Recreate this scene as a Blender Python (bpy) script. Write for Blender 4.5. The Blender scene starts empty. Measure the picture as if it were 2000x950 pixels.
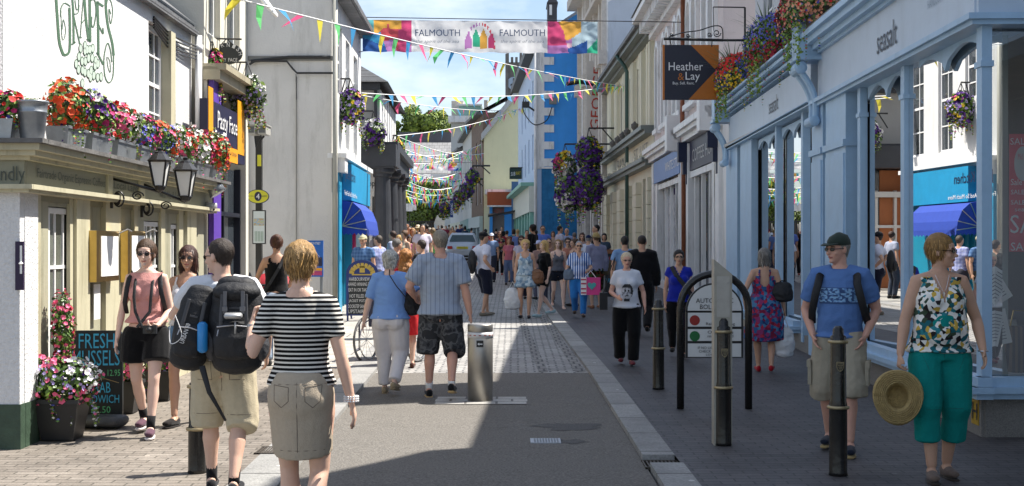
import bpy, math, random
from math import sin, cos, pi, radians as R, sqrt, atan2
from mathutils import Vector as V, Matrix, Euler, noise
random.seed(7)
SC = bpy.context.scene
COL = SC.collection
# ---------------------------------------------------------------- camera
F = 2600.0; CZ = 1.78            # focal length in photo pixels, eye height
cam = bpy.data.cameras.new("camera"); camo = bpy.data.objects.new("camera", cam); COL.objects.link(camo)
camo.location = (0, 0, CZ); camo.rotation_euler = (R(90), 0, 0)
cam.sensor_width = 36; cam.lens = F / 2000 * 36; cam.shift_y = 0.0025; cam.clip_start = .1; cam.clip_end = 3000
SC.camera = camo
# ---------------------------------------------------------------- sky and sun
EL, AZ = R(56), atan2(.86, .33)
w = bpy.data.worlds.new("World"); SC.world = w; w.use_nodes = True
nt = w.node_tree; nt.nodes.clear()
out = nt.nodes.new('ShaderNodeOutputWorld'); bg = nt.nodes.new('ShaderNodeBackground'); sky = nt.nodes.new('ShaderNodeTexSky')
sky.sky_type = 'NISHITA'; sky.sun_disc = False; sky.sun_elevation = EL; sky.sun_rotation = AZ; sky.air_density = 1.0; sky.dust_density = 1.0; sky.ozone_density = 3
tc = nt.nodes.new('ShaderNodeTexCoord'); mp = nt.nodes.new('ShaderNodeMapping'); mp.inputs['Scale'].default_value = (1, 1, 2.6); mp.inputs['Location'].default_value = (.35, .2, .1)
cn = nt.nodes.new('ShaderNodeTexNoise'); cn.inputs['Scale'].default_value = 5.5; cn.inputs['Detail'].default_value = 8; cn.inputs['Roughness'].default_value = .58
cr = nt.nodes.new('ShaderNodeValToRGB'); cr.color_ramp.elements[0].position = .44; cr.color_ramp.elements[0].color = (.10, .10, .10, 1); cr.color_ramp.elements[1].position = .72; cr.color_ramp.elements[1].color = (.8, .8, .8, 1)
mx = nt.nodes.new('ShaderNodeMix'); mx.data_type = 'RGBA'; mx.inputs[7].default_value = (7.6, 8.0, 8.6, 1)
L = nt.links.new
L(tc.outputs['Generated'], mp.inputs[0]); L(mp.outputs[0], cn.inputs[0]); L(cn.outputs[0], cr.inputs[0]); L(cr.outputs[0], mx.inputs[0]); L(sky.outputs[0], mx.inputs[6])
L(mx.outputs[2], bg.inputs[0]); L(bg.outputs[0], out.inputs[0]); bg.inputs[1].default_value = .088
sd = bpy.data.lights.new("sun", 'SUN'); so = bpy.data.objects.new("sun", sd); COL.objects.link(so)
sd.energy = 5.0; sd.angle = R(.5); sd.color = (1, .95, .87)
SUN = V((cos(EL) * sin(AZ), cos(EL) * cos(AZ), sin(EL)))
so.rotation_euler = SUN.to_track_quat('Z', 'Y').to_euler()
SC.view_settings.view_transform = 'Standard'; SC.view_settings.look = 'None'; SC.view_settings.gamma = 1; SC.view_settings.exposure = .98
SC.cycles.max_bounces = 6; SC.cycles.transparent_max_bounces = 8

# ---------------------------------------------------------------- helpers
def gz(y): return .0115 * y + max(0, y - 28) * .004 + max(0, y - 60) * .006
def G(px, py):
    d = 4628 / (py - 450.0); return V(((px - 1000) * d / F, d, gz(d)))
def P(px, py, d): return V(((px - 1000) * d / F, d, CZ + (480 - py) * d / F))
def X(px, d): return (px - 1000) * d / F
def Z(py, d): return CZ + (480 - py) * d / F

class MB:
    def __init__(s): s.v = []; s.f = []; s.m = []; s.g = []
    def add(s, v, f, mi=0):
        b = len(s.v); s.v += [tuple(p) for p in v]; s.f += [tuple(b + i for i in q) for q in f]; s.m += [mi] * len(f); s.g.append((b, len(s.v), len(s.f) - len(f), len(s.f)))
    def hexa(s, p, mi=0): s.add(p, [(0, 3, 2, 1), (4, 5, 6, 7), (0, 1, 5, 4), (1, 2, 6, 5), (2, 3, 7, 6), (3, 0, 4, 7)], mi)
    def box(s, c, h, mi=0, rot=None):
        p = [V((x * h[0], y * h[1], z * h[2])) for z in (-1, 1) for x, y in ((-1, -1), (1, -1), (1, 1), (-1, 1))]
        if rot is not None: p = [rot @ q for q in p]
        s.hexa([q + V(c) for q in p], mi)
    def bx(s, x0, x1, y0, y1, z0, z1, mi=0): s.box(((x0 + x1) / 2, (y0 + y1) / 2, (z0 + z1) / 2), (abs(x1 - x0) / 2, abs(y1 - y0) / 2, abs(z1 - z0) / 2), mi)
    def loft(s, pts, rad, n=10, fwd=(0, 1, 0), mi=0, cap=.6):
        pts = [V(p) for p in pts]; rings = []; fwd = V(fwd)
        m = len(pts)
        for i, p in enumerate(pts):
            t = (pts[min(i + 1, m - 1)] - pts[max(i - 1, 0)]).normalized()
            sd_ = t.cross(fwd)
            if sd_.length < .15: sd_ = t.cross(V((1, 0, 0)) if abs(t.x) < .9 else V((0, 0, 1)))
            sd_.normalize(); fw = sd_.cross(t).normalized(); r = rad[i]
            if not isinstance(r, (tuple, list)): r = (r, r)
            rings.append((p, sd_, fw, r[0], r[1], t))
        seq = []
        if cap > 0:
            p, a, b, rx, ry, t = rings[0]; seq.append((p - t * min(rx, ry) * cap * .75, a, b, rx * .6, ry * .6))
        seq += [q[:5] for q in rings]
        if cap > 0:
            p, a, b, rx, ry, t = rings[-1]; seq.append((p + t * min(rx, ry) * cap * .75, a, b, rx * .6, ry * .6))
        vs = []; fs = []
        for p, a, b, rx, ry in seq:
            for k in range(n):
                an = 2 * pi * k / n; vs.append(p + a * (rx * cos(an)) + b * (ry * sin(an)))
        k0 = len(seq)
        for i in range(k0 - 1):
            for k in range(n): fs.append((i * n + k, i * n + (k + 1) % n, (i + 1) * n + (k + 1) % n, (i + 1) * n + k))
        c0 = len(vs); p, a, b, rx, ry, t = rings[0]; vs.append(p - t * min(rx, ry) * cap); p, a, b, rx, ry, t = rings[-1]; vs.append(p + t * min(rx, ry) * cap)
        for k in range(n):
            fs.append((c0, (k + 1) % n, k)); fs.append((c0 + 1, (k0 - 1) * n + k, (k0 - 1) * n + (k + 1) % n))
        s.add(vs, fs, mi)
    def tube(s, pts, r, n=8, mi=0): s.loft(pts, [r] * len(pts) if not isinstance(r, list) else r, n, (0.13, .2, .97), mi, 0)
    def ell(s, c, r, n=12, m=8, rot=None, mi=0):
        vs = []; fs = []; c = V(c)
        for i in range(1, m):
            th = pi * i / m
            for k in range(n):
                ph = 2 * pi * k / n; q = V((r[0] * sin(th) * cos(ph), r[1] * sin(th) * sin(ph), r[2] * cos(th)))
                vs.append(c + (rot @ q if rot is not None else q))
        for i in range(m - 2):
            for k in range(n): fs.append((i * n + k, (i + 1) * n + k, (i + 1) * n + (k + 1) % n, i * n + (k + 1) % n))
        t = len(vs); q0 = V((0, 0, r[2])); vs += [c + (rot @ q0 if rot is not None else q0), c - (rot @ q0 if rot is not None else q0)]
        for k in range(n): fs.append((t, k, (k + 1) % n)); fs.append((t + 1, (m - 2) * n + (k + 1) % n, (m - 2) * n + k))
        s.add(vs, fs, mi)
    def lathe(s, c, prof, n=20, mi=0):
        c = V(c); vs = []; fs = []
        for z, r in prof:
            for k in range(n): vs.append(c + V((r * cos(2 * pi * k / n), r * sin(2 * pi * k / n), z)))
        m = len(prof)
        for i in range(m - 1):
            for k in range(n): fs.append((i * n + k, i * n + (k + 1) % n, (i + 1) * n + (k + 1) % n, (i + 1) * n + k))
        fs.append(tuple(range(n))[::-1]); fs.append(tuple((m - 1) * n + k for k in range(n)))
        s.add(vs, fs, mi)
    def poly(s, pts, nrm, th, mi=0):      # flat polygon with thickness
        nrm = V(nrm).normalized() * th; n = len(pts); a = [V(p) for p in pts]; b = [p + nrm for p in a]
        s.add(a + b, [tuple(range(n))[::-1], tuple(range(n, 2 * n))] + [(i, (i + 1) % n, n + (i + 1) % n, n + i) for i in range(n)], mi)
    def mesh(s, name, mats, smooth=False, org=None):
        me = bpy.data.meshes.new(name); o = V(org) if org is not None else V((0, 0, 0))
        me.from_pydata([(a[0] - o.x, a[1] - o.y, a[2] - o.z) for a in s.v], [], s.f)
        for m in (mats if isinstance(mats, (list, tuple)) else [mats]): me.materials.append(m)
        if any(s.m): me.polygons.foreach_set('material_index', s.m)
        if smooth: me.polygons.foreach_set('use_smooth', [True] * len(s.f))
        me.update(); return me

ORG = {}
def link(name, me, parent=None, loc=None):
    o = bpy.data.objects.new(name, me); COL.objects.link(o)
    if parent is not None: o.parent = parent
    if loc is not None: o.location = loc
    ORG[o.name] = ORG[parent.name] if parent is not None and parent.name in ORG else (V(loc) if loc is not None else V((0, 0, 0)))
    return o
def thing(name, label, cat, loc=(0, 0, 0), rz=0, group=None, kind=None):
    o = bpy.data.objects.new(name, None); COL.objects.link(o); o.location = loc; o.rotation_euler = (0, 0, rz); o.empty_display_size = .2
    o['label'] = label; o['category'] = cat
    if group: o['group'] = group
    if kind: o['kind'] = kind
    ORG[o.name] = V(loc); return o
SPLIT = {'window_post', 'pilaster', 'console_bracket', 'scalloped_valance', 'pane', 'bracket', 'chimney', 'open_casement', 'sign_border', 'drainpipe', 'cable', 'white_pilaster', 'fascia_pier', 'blue_post', 'leg', 'strap', 'dormer', 'arch_moulding', 'sill', 'shop_window', 'window', 'corner_render', 'plinth', 'cargo_pocket', 'webbing', 'quoin', 'inner_wall', 'granite_base', 'door', 'wall_fixing', 'stripe', 'bag_strap'}
def split(mb):      # pieces that do not touch become meshes of their own
    cs = []
    for i, (v0, v1, f0, f1) in enumerate(mb.g):
        vs = mb.v[v0:v1]; lo = [min(q[k] for q in vs) - .004 for k in range(3)]; hi = [max(q[k] for q in vs) + .004 for k in range(3)]; m = [c for c in cs if all(c[0][k] <= hi[k] and c[1][k] >= lo[k] for k in range(3))]
        n_ = [lo, hi, [i]]
        for c in m: cs.remove(c); n_ = [[min(a, b) for a, b in zip(n_[0], c[0])], [max(a, b) for a, b in zip(n_[1], c[1])], n_[2] + c[2]]
        cs.append(n_)
    if len(cs) < 2 or len(cs) > 60: return [mb]
    r = []
    for c in cs:
        m = MB()
        for i in sorted(c[2]):
            v0, v1, f0, f1 = mb.g[i]; b = len(m.v); m.v += mb.v[v0:v1]; m.f += [tuple(b + q - v0 for q in f) for f in mb.f[f0:f1]]; m.m += mb.m[f0:f1]
        r.append(m)
    return r
def part(name, mb, mats, parent, smooth=False, label=None):      # verts given in world space
    if name in SPLIT and mb.g:
        ms = split(mb)
        if len(ms) > 1: return [part(name + '', m, mats, parent, smooth, label) for m in ms if not setattr(m, 'g', [])][0]
    o = link(name, mb.mesh(name, mats, smooth, ORG[parent.name]), parent)
    if label: o['label'] = label
    return o
def lpart(name, mb, mats, parent, smooth=False, label=None):     # verts given in the thing's own space
    if name in SPLIT and mb.g:
        ms = split(mb)
        if len(ms) > 1: return [lpart(name, m, mats, parent, smooth, label) for m in ms if not setattr(m, 'g', [])][0]
    o = link(name, mb.mesh(name, mats, smooth), parent)
    if label: o['label'] = label
    return o
def single(name, label, cat, mb, mats, org, group=None, kind=None, smooth=False):
    o = link(name, mb.mesh(name, mats, smooth, org), None, org)
    if kind: o['kind'] = kind
    if kind != 'structure': o['label'] = label; o['category'] = cat
    if group: o['group'] = group
    return o
def remesh(mb, vox, smooth=4, keep=None):
    me = mb.mesh('tmp', []); o = bpy.data.objects.new('tmp', me); COL.objects.link(o)
    m = o.modifiers.new('r', 'REMESH'); m.mode = 'VOXEL'; m.voxel_size = vox; m.use_smooth_shade = True
    if smooth: q = o.modifiers.new('s', 'SMOOTH'); q.factor = .5; q.iterations = smooth
    dg = bpy.context.evaluated_depsgraph_get(); r = bpy.data.meshes.new_from_object(o.evaluated_get(dg))
    bpy.data.objects.remove(o); bpy.data.meshes.remove(me); return r

# ---------------------------------------------------------------- materials
MATS = {}
def srgb(h):
    h = h.lstrip('#'); c = [int(h[i:i + 2], 16) / 255 for i in (0, 2, 4)]
    return tuple(x / 12.92 if x < .04045 else ((x + .055) / 1.055) ** 2.4 for x in c)
def base(name):
    m = bpy.data.materials.new(name); m.use_nodes = True; n = m.node_tree; b = n.nodes['Principled BSDF']; MATS[name] = m; return m, n, b
def N(n, t, **k):
    x = n.nodes.new('ShaderNode' + t)
    for a, v in k.items():
        if hasattr(x, a): setattr(x, a, v)
        else: x.inputs[a.replace('_', ' ')].default_value = v
    return x
def c4(c): return (c[0], c[1], c[2], 1)
def M(name, col, rough=.6, metal=0, var=.12, scale=3, bump=0, bscale=40, spec=.5, stain=0, emit=0, sheen=0):
    if name in MATS: return MATS[name]
    if isinstance(col, str): col = srgb(col)
    m, n, b = base(name); l = n.links.new
    b.inputs['Roughness'].default_value = rough; b.inputs['Metallic'].default_value = metal; b.inputs['Specular IOR Level'].default_value = spec
    if sheen: b.inputs['Sheen Weight'].default_value = sheen
    t = N(n, 'TexCoord'); no = N(n, 'TexNoise', Scale=scale, Detail=6.0, Roughness=.65); l(t.outputs['Object'], no.inputs[0])
    mr = N(n, 'MapRange'); mr.inputs[1].default_value = .25; mr.inputs[2].default_value = .75; mr.inputs[3].default_value = 1 - var; mr.inputs[4].default_value = 1 + var
    l(no.outputs[0], mr.inputs[0]); mu = N(n, 'VectorMath', operation='SCALE'); mu.inputs[0].default_value = col; l(mr.outputs[0], mu.inputs['Scale'])
    last = mu.outputs[0]
    if stain:
        mpp = N(n, 'Mapping'); mpp.inputs['Scale'].default_value = (2.2, 2.2, .35); l(t.outputs['Object'], mpp.inputs[0])
        n2 = N(n, 'TexNoise', Scale=1.6, Detail=8.0, Roughness=.7); l(mpp.outputs[0], n2.inputs[0]); r = N(n, 'ValToRGB'); r.color_ramp.elements[0].position = .52; r.color_ramp.elements[1].position = .78; l(n2.outputs[0], r.inputs[0])
        k = N(n, 'Math', operation='MULTIPLY'); k.inputs[1].default_value = stain; l(r.outputs[0], k.inputs[0])
        mi = N(n, 'Mix', data_type='RGBA'); mi.inputs[7].default_value = (col[0] * .35, col[1] * .34, col[2] * .28, 1); l(k.outputs[0], mi.inputs[0]); l(last, mi.inputs[6]); last = mi.outputs[2]
    l(last, b.inputs['Base Color'])
    if bump:
        n3 = N(n, 'TexNoise', Scale=bscale, Detail=4.0); l(t.outputs['Object'], n3.inputs[0]); bp = N(n, 'Bump', Strength=bump, Distance=.02); l(n3.outputs[0], bp.inputs['Height']); l(bp.outputs[0], b.inputs['Normal'])
    if emit: b.inputs['Emission Color'].default_value = c4(col); b.inputs['Emission Strength'].default_value = emit
    return m
def brickmat(name, c1, c2, mortar, bw, bh, ms=.012, rough=.8, rotz=0, bump=.5, var=.25, wob=0, axes=None, bias=0, gum=0):
    m, n, b = base(name); l = n.links.new; b.inputs['Roughness'].default_value = rough
    t = N(n, 'TexCoord'); mp = N(n, 'Mapping'); mp.inputs['Rotation'].default_value = (0, 0, rotz); src = t.outputs['Object']
    if axes:
        sp = N(n, 'SeparateXYZ'); cb = N(n, 'CombineXYZ'); l(src, sp.inputs[0]); l(sp.outputs[axes[0]], cb.inputs[0]); l(sp.outputs[axes[1]], cb.inputs[1]); src = cb.outputs[0]
    l(src, mp.inputs[0]); v = mp.outputs[0]
    if wob:
        nn = N(n, 'TexNoise', Scale=7.0, Detail=2.0); l(v, nn.inputs[0]); sc = N(n, 'VectorMath', operation='SCALE'); sc.inputs['Scale'].default_value = wob; l(nn.outputs['Color'], sc.inputs[0]); ad = N(n, 'VectorMath', operation='ADD'); l(v, ad.inputs[0]); l(sc.outputs[0], ad.inputs[1]); v = ad.outputs[0]
    br = N(n, 'TexBrick', offset=.5); br.inputs['Scale'].default_value = 1; br.inputs['Color1'].default_value = c4(c1); br.inputs['Color2'].default_value = c4(c2); br.inputs['Mortar'].default_value = c4(mortar)
    br.inputs['Mortar Size'].default_value = ms; br.inputs['Brick Width'].default_value = bw; br.inputs['Row Height'].default_value = bh; br.inputs['Mortar Smooth'].default_value = .3; br.inputs['Bias'].default_value = bias
    l(v, br.inputs[0]); no = N(n, 'TexNoise', Scale=1.3, Detail=8.0, Roughness=.7); l(t.outputs['Object'], no.inputs[0])
    mr = N(n, 'MapRange'); mr.inputs[1].default_value = .25; mr.inputs[2].default_value = .75; mr.inputs[3].default_value = 1 - var; mr.inputs[4].default_value = 1 + var; l(no.outputs[0], mr.inputs[0])
    n2 = N(n, 'TexNoise', Scale=55.0, Detail=3.0); l(t.outputs['Object'], n2.inputs[0]); m2 = N(n, 'MapRange'); m2.inputs[1].default_value = .2; m2.inputs[2].default_value = .8; m2.inputs[3].default_value = .7; m2.inputs[4].default_value = 1.3; l(n2.outputs[0], m2.inputs[0])
    k = N(n, 'Math', operation='MULTIPLY'); l(mr.outputs[0], k.inputs[0]); l(m2.outputs[0], k.inputs[1])
    mu = N(n, 'VectorMath', operation='SCALE'); l(br.outputs[0], mu.inputs[0]); l(k.outputs[0], mu.inputs['Scale']); l(mu.outputs[0], b.inputs['Base Color'])
    h = N(n, 'Math', operation='MULTIPLY_ADD'); h.inputs[1].default_value = -1; l(br.outputs['Fac'], h.inputs[0]); sc2 = N(n, 'Math', operation='MULTIPLY'); sc2.inputs[1].default_value = .5; l(n2.outputs[0], sc2.inputs[0]); l(sc2.outputs[0], h.inputs[2])
    vo = N(n, 'TexVoronoi', Scale=2.6); l(t.outputs['Object'], vo.inputs[0]); gt = N(n, 'Math', operation='LESS_THAN'); gt.inputs[1].default_value = .055; l(vo.outputs['Distance'], gt.inputs[0])
    if gum: sp_ = N(n, 'Mix', data_type='RGBA'); sp_.inputs[7].default_value = (c1[0] * 2.2, c1[1] * 2.2, c1[2] * 2.2, 1); l(gt.outputs[0], sp_.inputs[0]); l(mu.outputs[0], sp_.inputs[6]); l(sp_.outputs[2], b.inputs['Base Color'])
    bp = N(n, 'Bump', Strength=bump, Distance=.012); l(h.outputs[0], bp.inputs['Height']); l(bp.outputs[0], b.inputs['Normal'])
    return m
def pattern(name, kind, cols, sc, rough=.8, dist=0, duty=.5, wp=None):
    if name in MATS: return MATS[name]
    cols = [srgb(c) if isinstance(c, str) else c for c in cols]
    m, n, b = base(name); l = n.links.new; b.inputs['Roughness'].default_value = rough; b.inputs['Specular IOR Level'].default_value = .2
    t = N(n, 'TexCoord'); src = t.outputs['Object']
    if dist:
        nn = N(n, 'TexNoise', Scale=dist, Detail=2.0); l(src, nn.inputs[0]); s = N(n, 'VectorMath', operation='SCALE'); s.inputs['Scale'].default_value = .35 / dist; l(nn.outputs['Color'], s.inputs[0]); a = N(n, 'VectorMath', operation='ADD'); l(src, a.inputs[0]); l(s.outputs[0], a.inputs[1]); src = a.outputs[0]
    if kind in ('h', 'v', 'plaid'):
        sp = N(n, 'SeparateXYZ'); l(src, sp.inputs[0])
        def st(axis, dut):
            mu = N(n, 'Math', operation='MULTIPLY'); mu.inputs[1].default_value = sc; l(sp.outputs[axis], mu.inputs[0]); fr = N(n, 'Math', operation='FRACT'); l(mu.outputs[0], fr.inputs[0]); g = N(n, 'Math', operation='GREATER_THAN'); g.inputs[1].default_value = dut; l(fr.outputs[0], g.inputs[0]); return g.outputs[0]
        mi = N(n, 'Mix', data_type='RGBA'); mi.inputs[6].default_value = c4(cols[0]); mi.inputs[7].default_value = c4(cols[1])
        if kind == 'plaid':
            q = N(n, 'Math', operation='ADD'); l(st(2, duty), q.inputs[0]); l(st(0, duty), q.inputs[1]); q2 = N(n, 'Math', operation='MULTIPLY'); q2.inputs[1].default_value = .5; l(q.outputs[0], q2.inputs[0]); l(q2.outputs[0], mi.inputs[0])
        else: l(st(2 if kind == 'h' else 0, duty), mi.inputs[0])
        l(mi.outputs[2], b.inputs['Base Color'])
    else:
        r = N(n, 'ValToRGB'); r.color_ramp.interpolation = 'CONSTANT'; e = r.color_ramp.elements
        while len(e) < len(cols): e.new(.5)
        if kind == 'flor':
            vo = N(n, 'TexVoronoi', Scale=sc); l(src, vo.inputs[0]); sp = N(n, 'SeparateXYZ'); l(vo.outputs['Color'], sp.inputs[0]); l(sp.outputs[0], r.inputs[0])
            for i, c in enumerate(cols): e[i].position = i / len(cols); e[i].color = c4(c)
        else:
            no = N(n, 'TexNoise', Scale=sc, Detail=2.0); l(src, no.inputs[0]); l(no.outputs[0], r.inputs[0])
            for i, c in enumerate(cols): e[i].position = 0 if i == 0 else .36 + .26 * i / len(cols); e[i].color = c4(c)
        l(r.outputs[0], b.inputs['Base Color'])
    return m
def glassmat(name, tint=(1, 1, 1), refl=.1, k=1.6):
    m, n, b = base(name); n.nodes.remove(b); l = n.links.new; o = n.nodes['Material Output']
    tr = N(n, 'BsdfTransparent'); tr.inputs[0].default_value = c4(tint); gl = N(n, 'BsdfGlossy'); gl.inputs['Roughness'].default_value = 0.0
    fr = N(n, 'Fresnel', IOR=1.5); ma = N(n, 'Math', operation='MULTIPLY_ADD'); ma.inputs[1].default_value = k; ma.inputs[2].default_value = refl; ma.use_clamp = True
    l(fr.outputs[0], ma.inputs[0]); mi = N(n, 'MixShader'); l(ma.outputs[0], mi.inputs[0]); l(tr.outputs[0], mi.inputs[1]); l(gl.outputs[0], mi.inputs[2]); l(mi.outputs[0], o.inputs[0]); return m
def cloth(h, rough=.85, var=.1): return M('cloth_' + (h if isinstance(h, str) else '%.2f_%.2f_%.2f' % h), h, rough, 0, var, 14, .25, 160, .15, sheen=.15)
def paint(h, rough=.45, var=.07, stain=0): return M('paint_' + h + ('s' if stain else ''), h, rough, 0, var, 2.5, .05, 25, .4, stain)

white = M('white_render', (.68, .68, .67), .8, 0, .07, 1.2, .5, 45, .2, .3)
whitepaint = M('white_paint', (.78, .78, .77), .45, 0, .05, 3, .05, 30)
black = M('black_iron', (.012, .012, .013), .35, 0, .2, 6, .1, 60)
steel = M('brushed_steel', (.40, .38, .35), .42, .85, .1, 8, .08, 90)
brass = M('brass', (.55, .38, .12), .3, 1, .15, 6)
gold = M('old_gold_band', (.36, .29, .17), .4, .7, .2, 10)
darkglass = M('window_glass', (.05, .06, .07), .03, 0, .3, 1.5, 0, 1, 1.0)
shopglass = glassmat('shop_glass', (.93, .96, .95), .2, 2.0)
lampglass = M('frosted_lamp_glass', (.72, .72, .70), .25)
slate = brickmat('slate_roof', (.10, .105, .11), (.15, .15, .155), (.04, .04, .04), .35, .22, .01, .6, axes=(1, 2))
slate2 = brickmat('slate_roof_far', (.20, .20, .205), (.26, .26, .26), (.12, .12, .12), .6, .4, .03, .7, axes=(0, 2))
granite = M('granite', (.20, .19, .175), .75, 0, .45, 90, .4, 70)
leafA = M('leaf_green', (.09, .18, .03), .5, 0, .35, 4); leafB = M('leaf_dark', (.018, .045, .012), .55, 0, .3, 4); leafC = M('leaf_lime', (.20, .30, .04), .5, 0, .3, 4)
PET = {k: M('petal_' + k, c, .6, 0, .15, 9) for k, c in dict(red=(.6, .015, .01), orange=(.75, .09, .015), crimson=(.35, .008, .03), pink=(.75, .12, .25), magenta=(.5, .015, .16), white=(.8, .78, .76), yellow=(.75, .5, .02), blue=(.10, .10, .5), purple=(.09, .015, .22), lilac=(.42, .33, .62), peach=(.75, .35, .22)).items()}

# text as real mesh, fitted to a width and a height in a plane
def text(name, s, org, xd, zd, wd, ht, mat, parent, th=.004, shear=0, local=False, keep=False):
    cu = bpy.data.curves.new('t', 'FONT'); cu.body = s; cu.size = 1; cu.shear = shear; cu.resolution_u = 2; o = bpy.data.objects.new('t', cu); COL.objects.link(o)
    dg = bpy.context.evaluated_depsgraph_get(); me = bpy.data.meshes.new_from_object(o.evaluated_get(dg)); bpy.data.objects.remove(o); bpy.data.curves.remove(cu)
    xs = [v.co.x for v in me.vertices]; ys = [v.co.y for v in me.vertices]
    x0, x1, y0, y1 = min(xs), max(xs), min(ys), max(ys); xd = V(xd).normalized(); zd = V(zd).normalized(); nn = xd.cross(zd)
    sx = wd / (x1 - x0); sy = ht / (y1 - y0)
    oo = V(org) - (V((0, 0, 0)) if local else ORG[parent.name])
    for v in me.vertices: v.co = oo + xd * ((v.co.x - x0) * sx) + zd * ((v.co.y - y0) * sy) + nn * th
    me.materials.clear(); me.materials.append(mat); me.name = name
    return link(name, me, parent)

def translucent(m, k=.5):
    n = m.node_tree; b = n.nodes['Principled BSDF']; t = n.nodes.new('ShaderNodeBsdfTranslucent'); x = n.nodes.new('ShaderNodeMixShader'); x.inputs[0].default_value = k
    c = b.inputs['Base Color']; n.links.new(c.links[0].from_socket, t.inputs[0]); n.links.new(b.outputs[0], x.inputs[1]); n.links.new(t.outputs[0], x.inputs[2]); n.links.new(x.outputs[0], n.nodes['Material Output'].inputs[0])
class Fac:      # a facade line seen from the street; a, b = plan points from near to far
    def __init__(s, a, b, side):
        s.a = V((a[0], a[1])); s.b = V((b[0], b[1])); s.d = (s.b - s.a).normalized(); s.L = (s.b - s.a).length
        n = V((s.d.y, -s.d.x)); s.n = n if n.x * side < 0 or side == 0 else -n       # side -1 = left of the street, +1 = right
        s.side = side
    def u(s, px, off=0):
        k = (px - 1000) / F; p = s.a + s.n * off      # (p + u d).x = k (p + u d).y
        return (k * p.y - p.x) / (s.d.x - k * s.d.y)
    def P(s, u, off, z): q = s.a + s.d * u + s.n * off; return V((q.x, q.y, z))
    def z(s, px, py, off=0): q = s.P(s.u(px, off), off, 0); return CZ + (480 - py) * q.y / F
    def g(s, u=0): return gz(s.P(u, 0, 0).y)
    def box(s, mb, u0, u1, o0, o1, z0, z1, mi=0):
        p = [s.P(u, o, z) for z in (z0, z1) for u, o in ((u0, o0), (u1, o0), (u1, o1), (u0, o1))]; mb.hexa(p, mi)
    def pb(s, mb, px0, px1, pyt, pyb, o0, o1, mi=0):
        a, b = s.u(px0, o1), s.u(px1, o1); s.box(mb, a, b, o0, o1, s.z(px0, pyb, o1), s.z(px0, pyt, o1), mi)
    def wall(s, mb, u0, u1, z0, z1, holes=(), rev=.16, mi=0, off=0, back=.3):
        us = sorted({u0, u1} | {min(max(h[i], u0), u1) for h in holes for i in (0, 1)}); zs = sorted({z0, z1} | {min(max(h[i], z0), z1) for h in holes for i in (2, 3)})
        for i in range(len(us) - 1):
            for j in range(len(zs) - 1):
                cu, cz_ = (us[i] + us[i + 1]) / 2, (zs[j] + zs[j + 1]) / 2
                if any(h[0] < cu < h[1] and h[2] < cz_ < h[3] for h in holes): continue
                mb.add([s.P(us[i], off, zs[j]), s.P(us[i + 1], off, zs[j]), s.P(us[i + 1], off, zs[j + 1]), s.P(us[i], off, zs[j + 1])], [(0, 1, 2, 3)], mi)
        for h in holes:
            a = [s.P(h[0], off, h[2]), s.P(h[1], off, h[2]), s.P(h[1], off, h[3]), s.P(h[0], off, h[3])]; b = [s.P(h[0], off - rev, h[2]), s.P(h[1], off - rev, h[2]), s.P(h[1], off - rev, h[3]), s.P(h[0], off - rev, h[3])]
            mb.add(a + b, [(i, (i + 1) % 4, 4 + (i + 1) % 4, 4 + i) for i in range(4)], mi)
    def body(s, mb, u0, u1, D, z0, z1, mi=0, off=0):      # sides, back and top behind a skin made by wall()
        A = [s.P(u0, off, z0), s.P(u1, off, z0), s.P(u1, -D, z0), s.P(u0, -D, z0)]; B = [V((p.x, p.y, z1)) for p in A]
        mb.add(A + B, [(1, 2, 6, 5), (2, 3, 7, 6), (3, 0, 4, 7), (4, 5, 6, 7)], mi)
        mb.add([s.P(u0, off - .34, z0), s.P(u1, off - .34, z0), s.P(u1, off - .34, z1), s.P(u0, off - .34, z1)], [(0, 1, 2, 3)], mi)
    def sash(s, u0, u1, z0, z1, nx, ny, off, fm, gm, parent, fw=.05, bar=.02, name='window', dep=.05):
        mb = MB()
        s.box(mb, u0, u0 + fw, off - dep, off, z0, z1); s.box(mb, u1 - fw, u1, off - dep, off, z0, z1); s.box(mb, u0 + fw, u1 - fw, off - dep, off, z0, z0 + fw); s.box(mb, u0 + fw, u1 - fw, off - dep, off, z1 - fw, z1)
        for i in range(1, nx): c = u0 + (u1 - u0) * i / nx; s.box(mb, c - bar / 2, c + bar / 2, off - dep + .012, off - .012, z0 + fw, z1 - fw)
        for j in range(1, ny): c = z0 + (z1 - z0) * j / ny; h = bar / 2 if j * 2 != ny else bar; s.box(mb, u0 + fw, u1 - fw, off - dep + .01, off - .008, c - h, c + h)
        w_ = part(name, mb, fm, parent); g = MB()
        g.add([s.P(u0 + fw / 2, off - dep / 2, z0 + fw / 2), s.P(u1 - fw / 2, off - dep / 2, z0 + fw / 2), s.P(u1 - fw / 2, off - dep / 2, z1 - fw / 2), s.P(u0 + fw / 2, off - dep / 2, z1 - fw / 2)], [(0, 1, 2, 3)])
        part('pane', g, gm, w_); return w_
    def text(s, name, st, px0, px1, z0, z1, off, mat, parent, **k):
        # px0 < px1; left facades read near to far, right facades far to near
        ua, ub = s.u(px0, off), s.u(px1, off); xd = (s.d if ub > ua else -s.d); a = s.P(ua, off, z0)
        return text(name, st, a, (xd.x, xd.y, 0), (0, 0, 1), abs(ub - ua), z1 - z0, mat, parent, **k)
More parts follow.
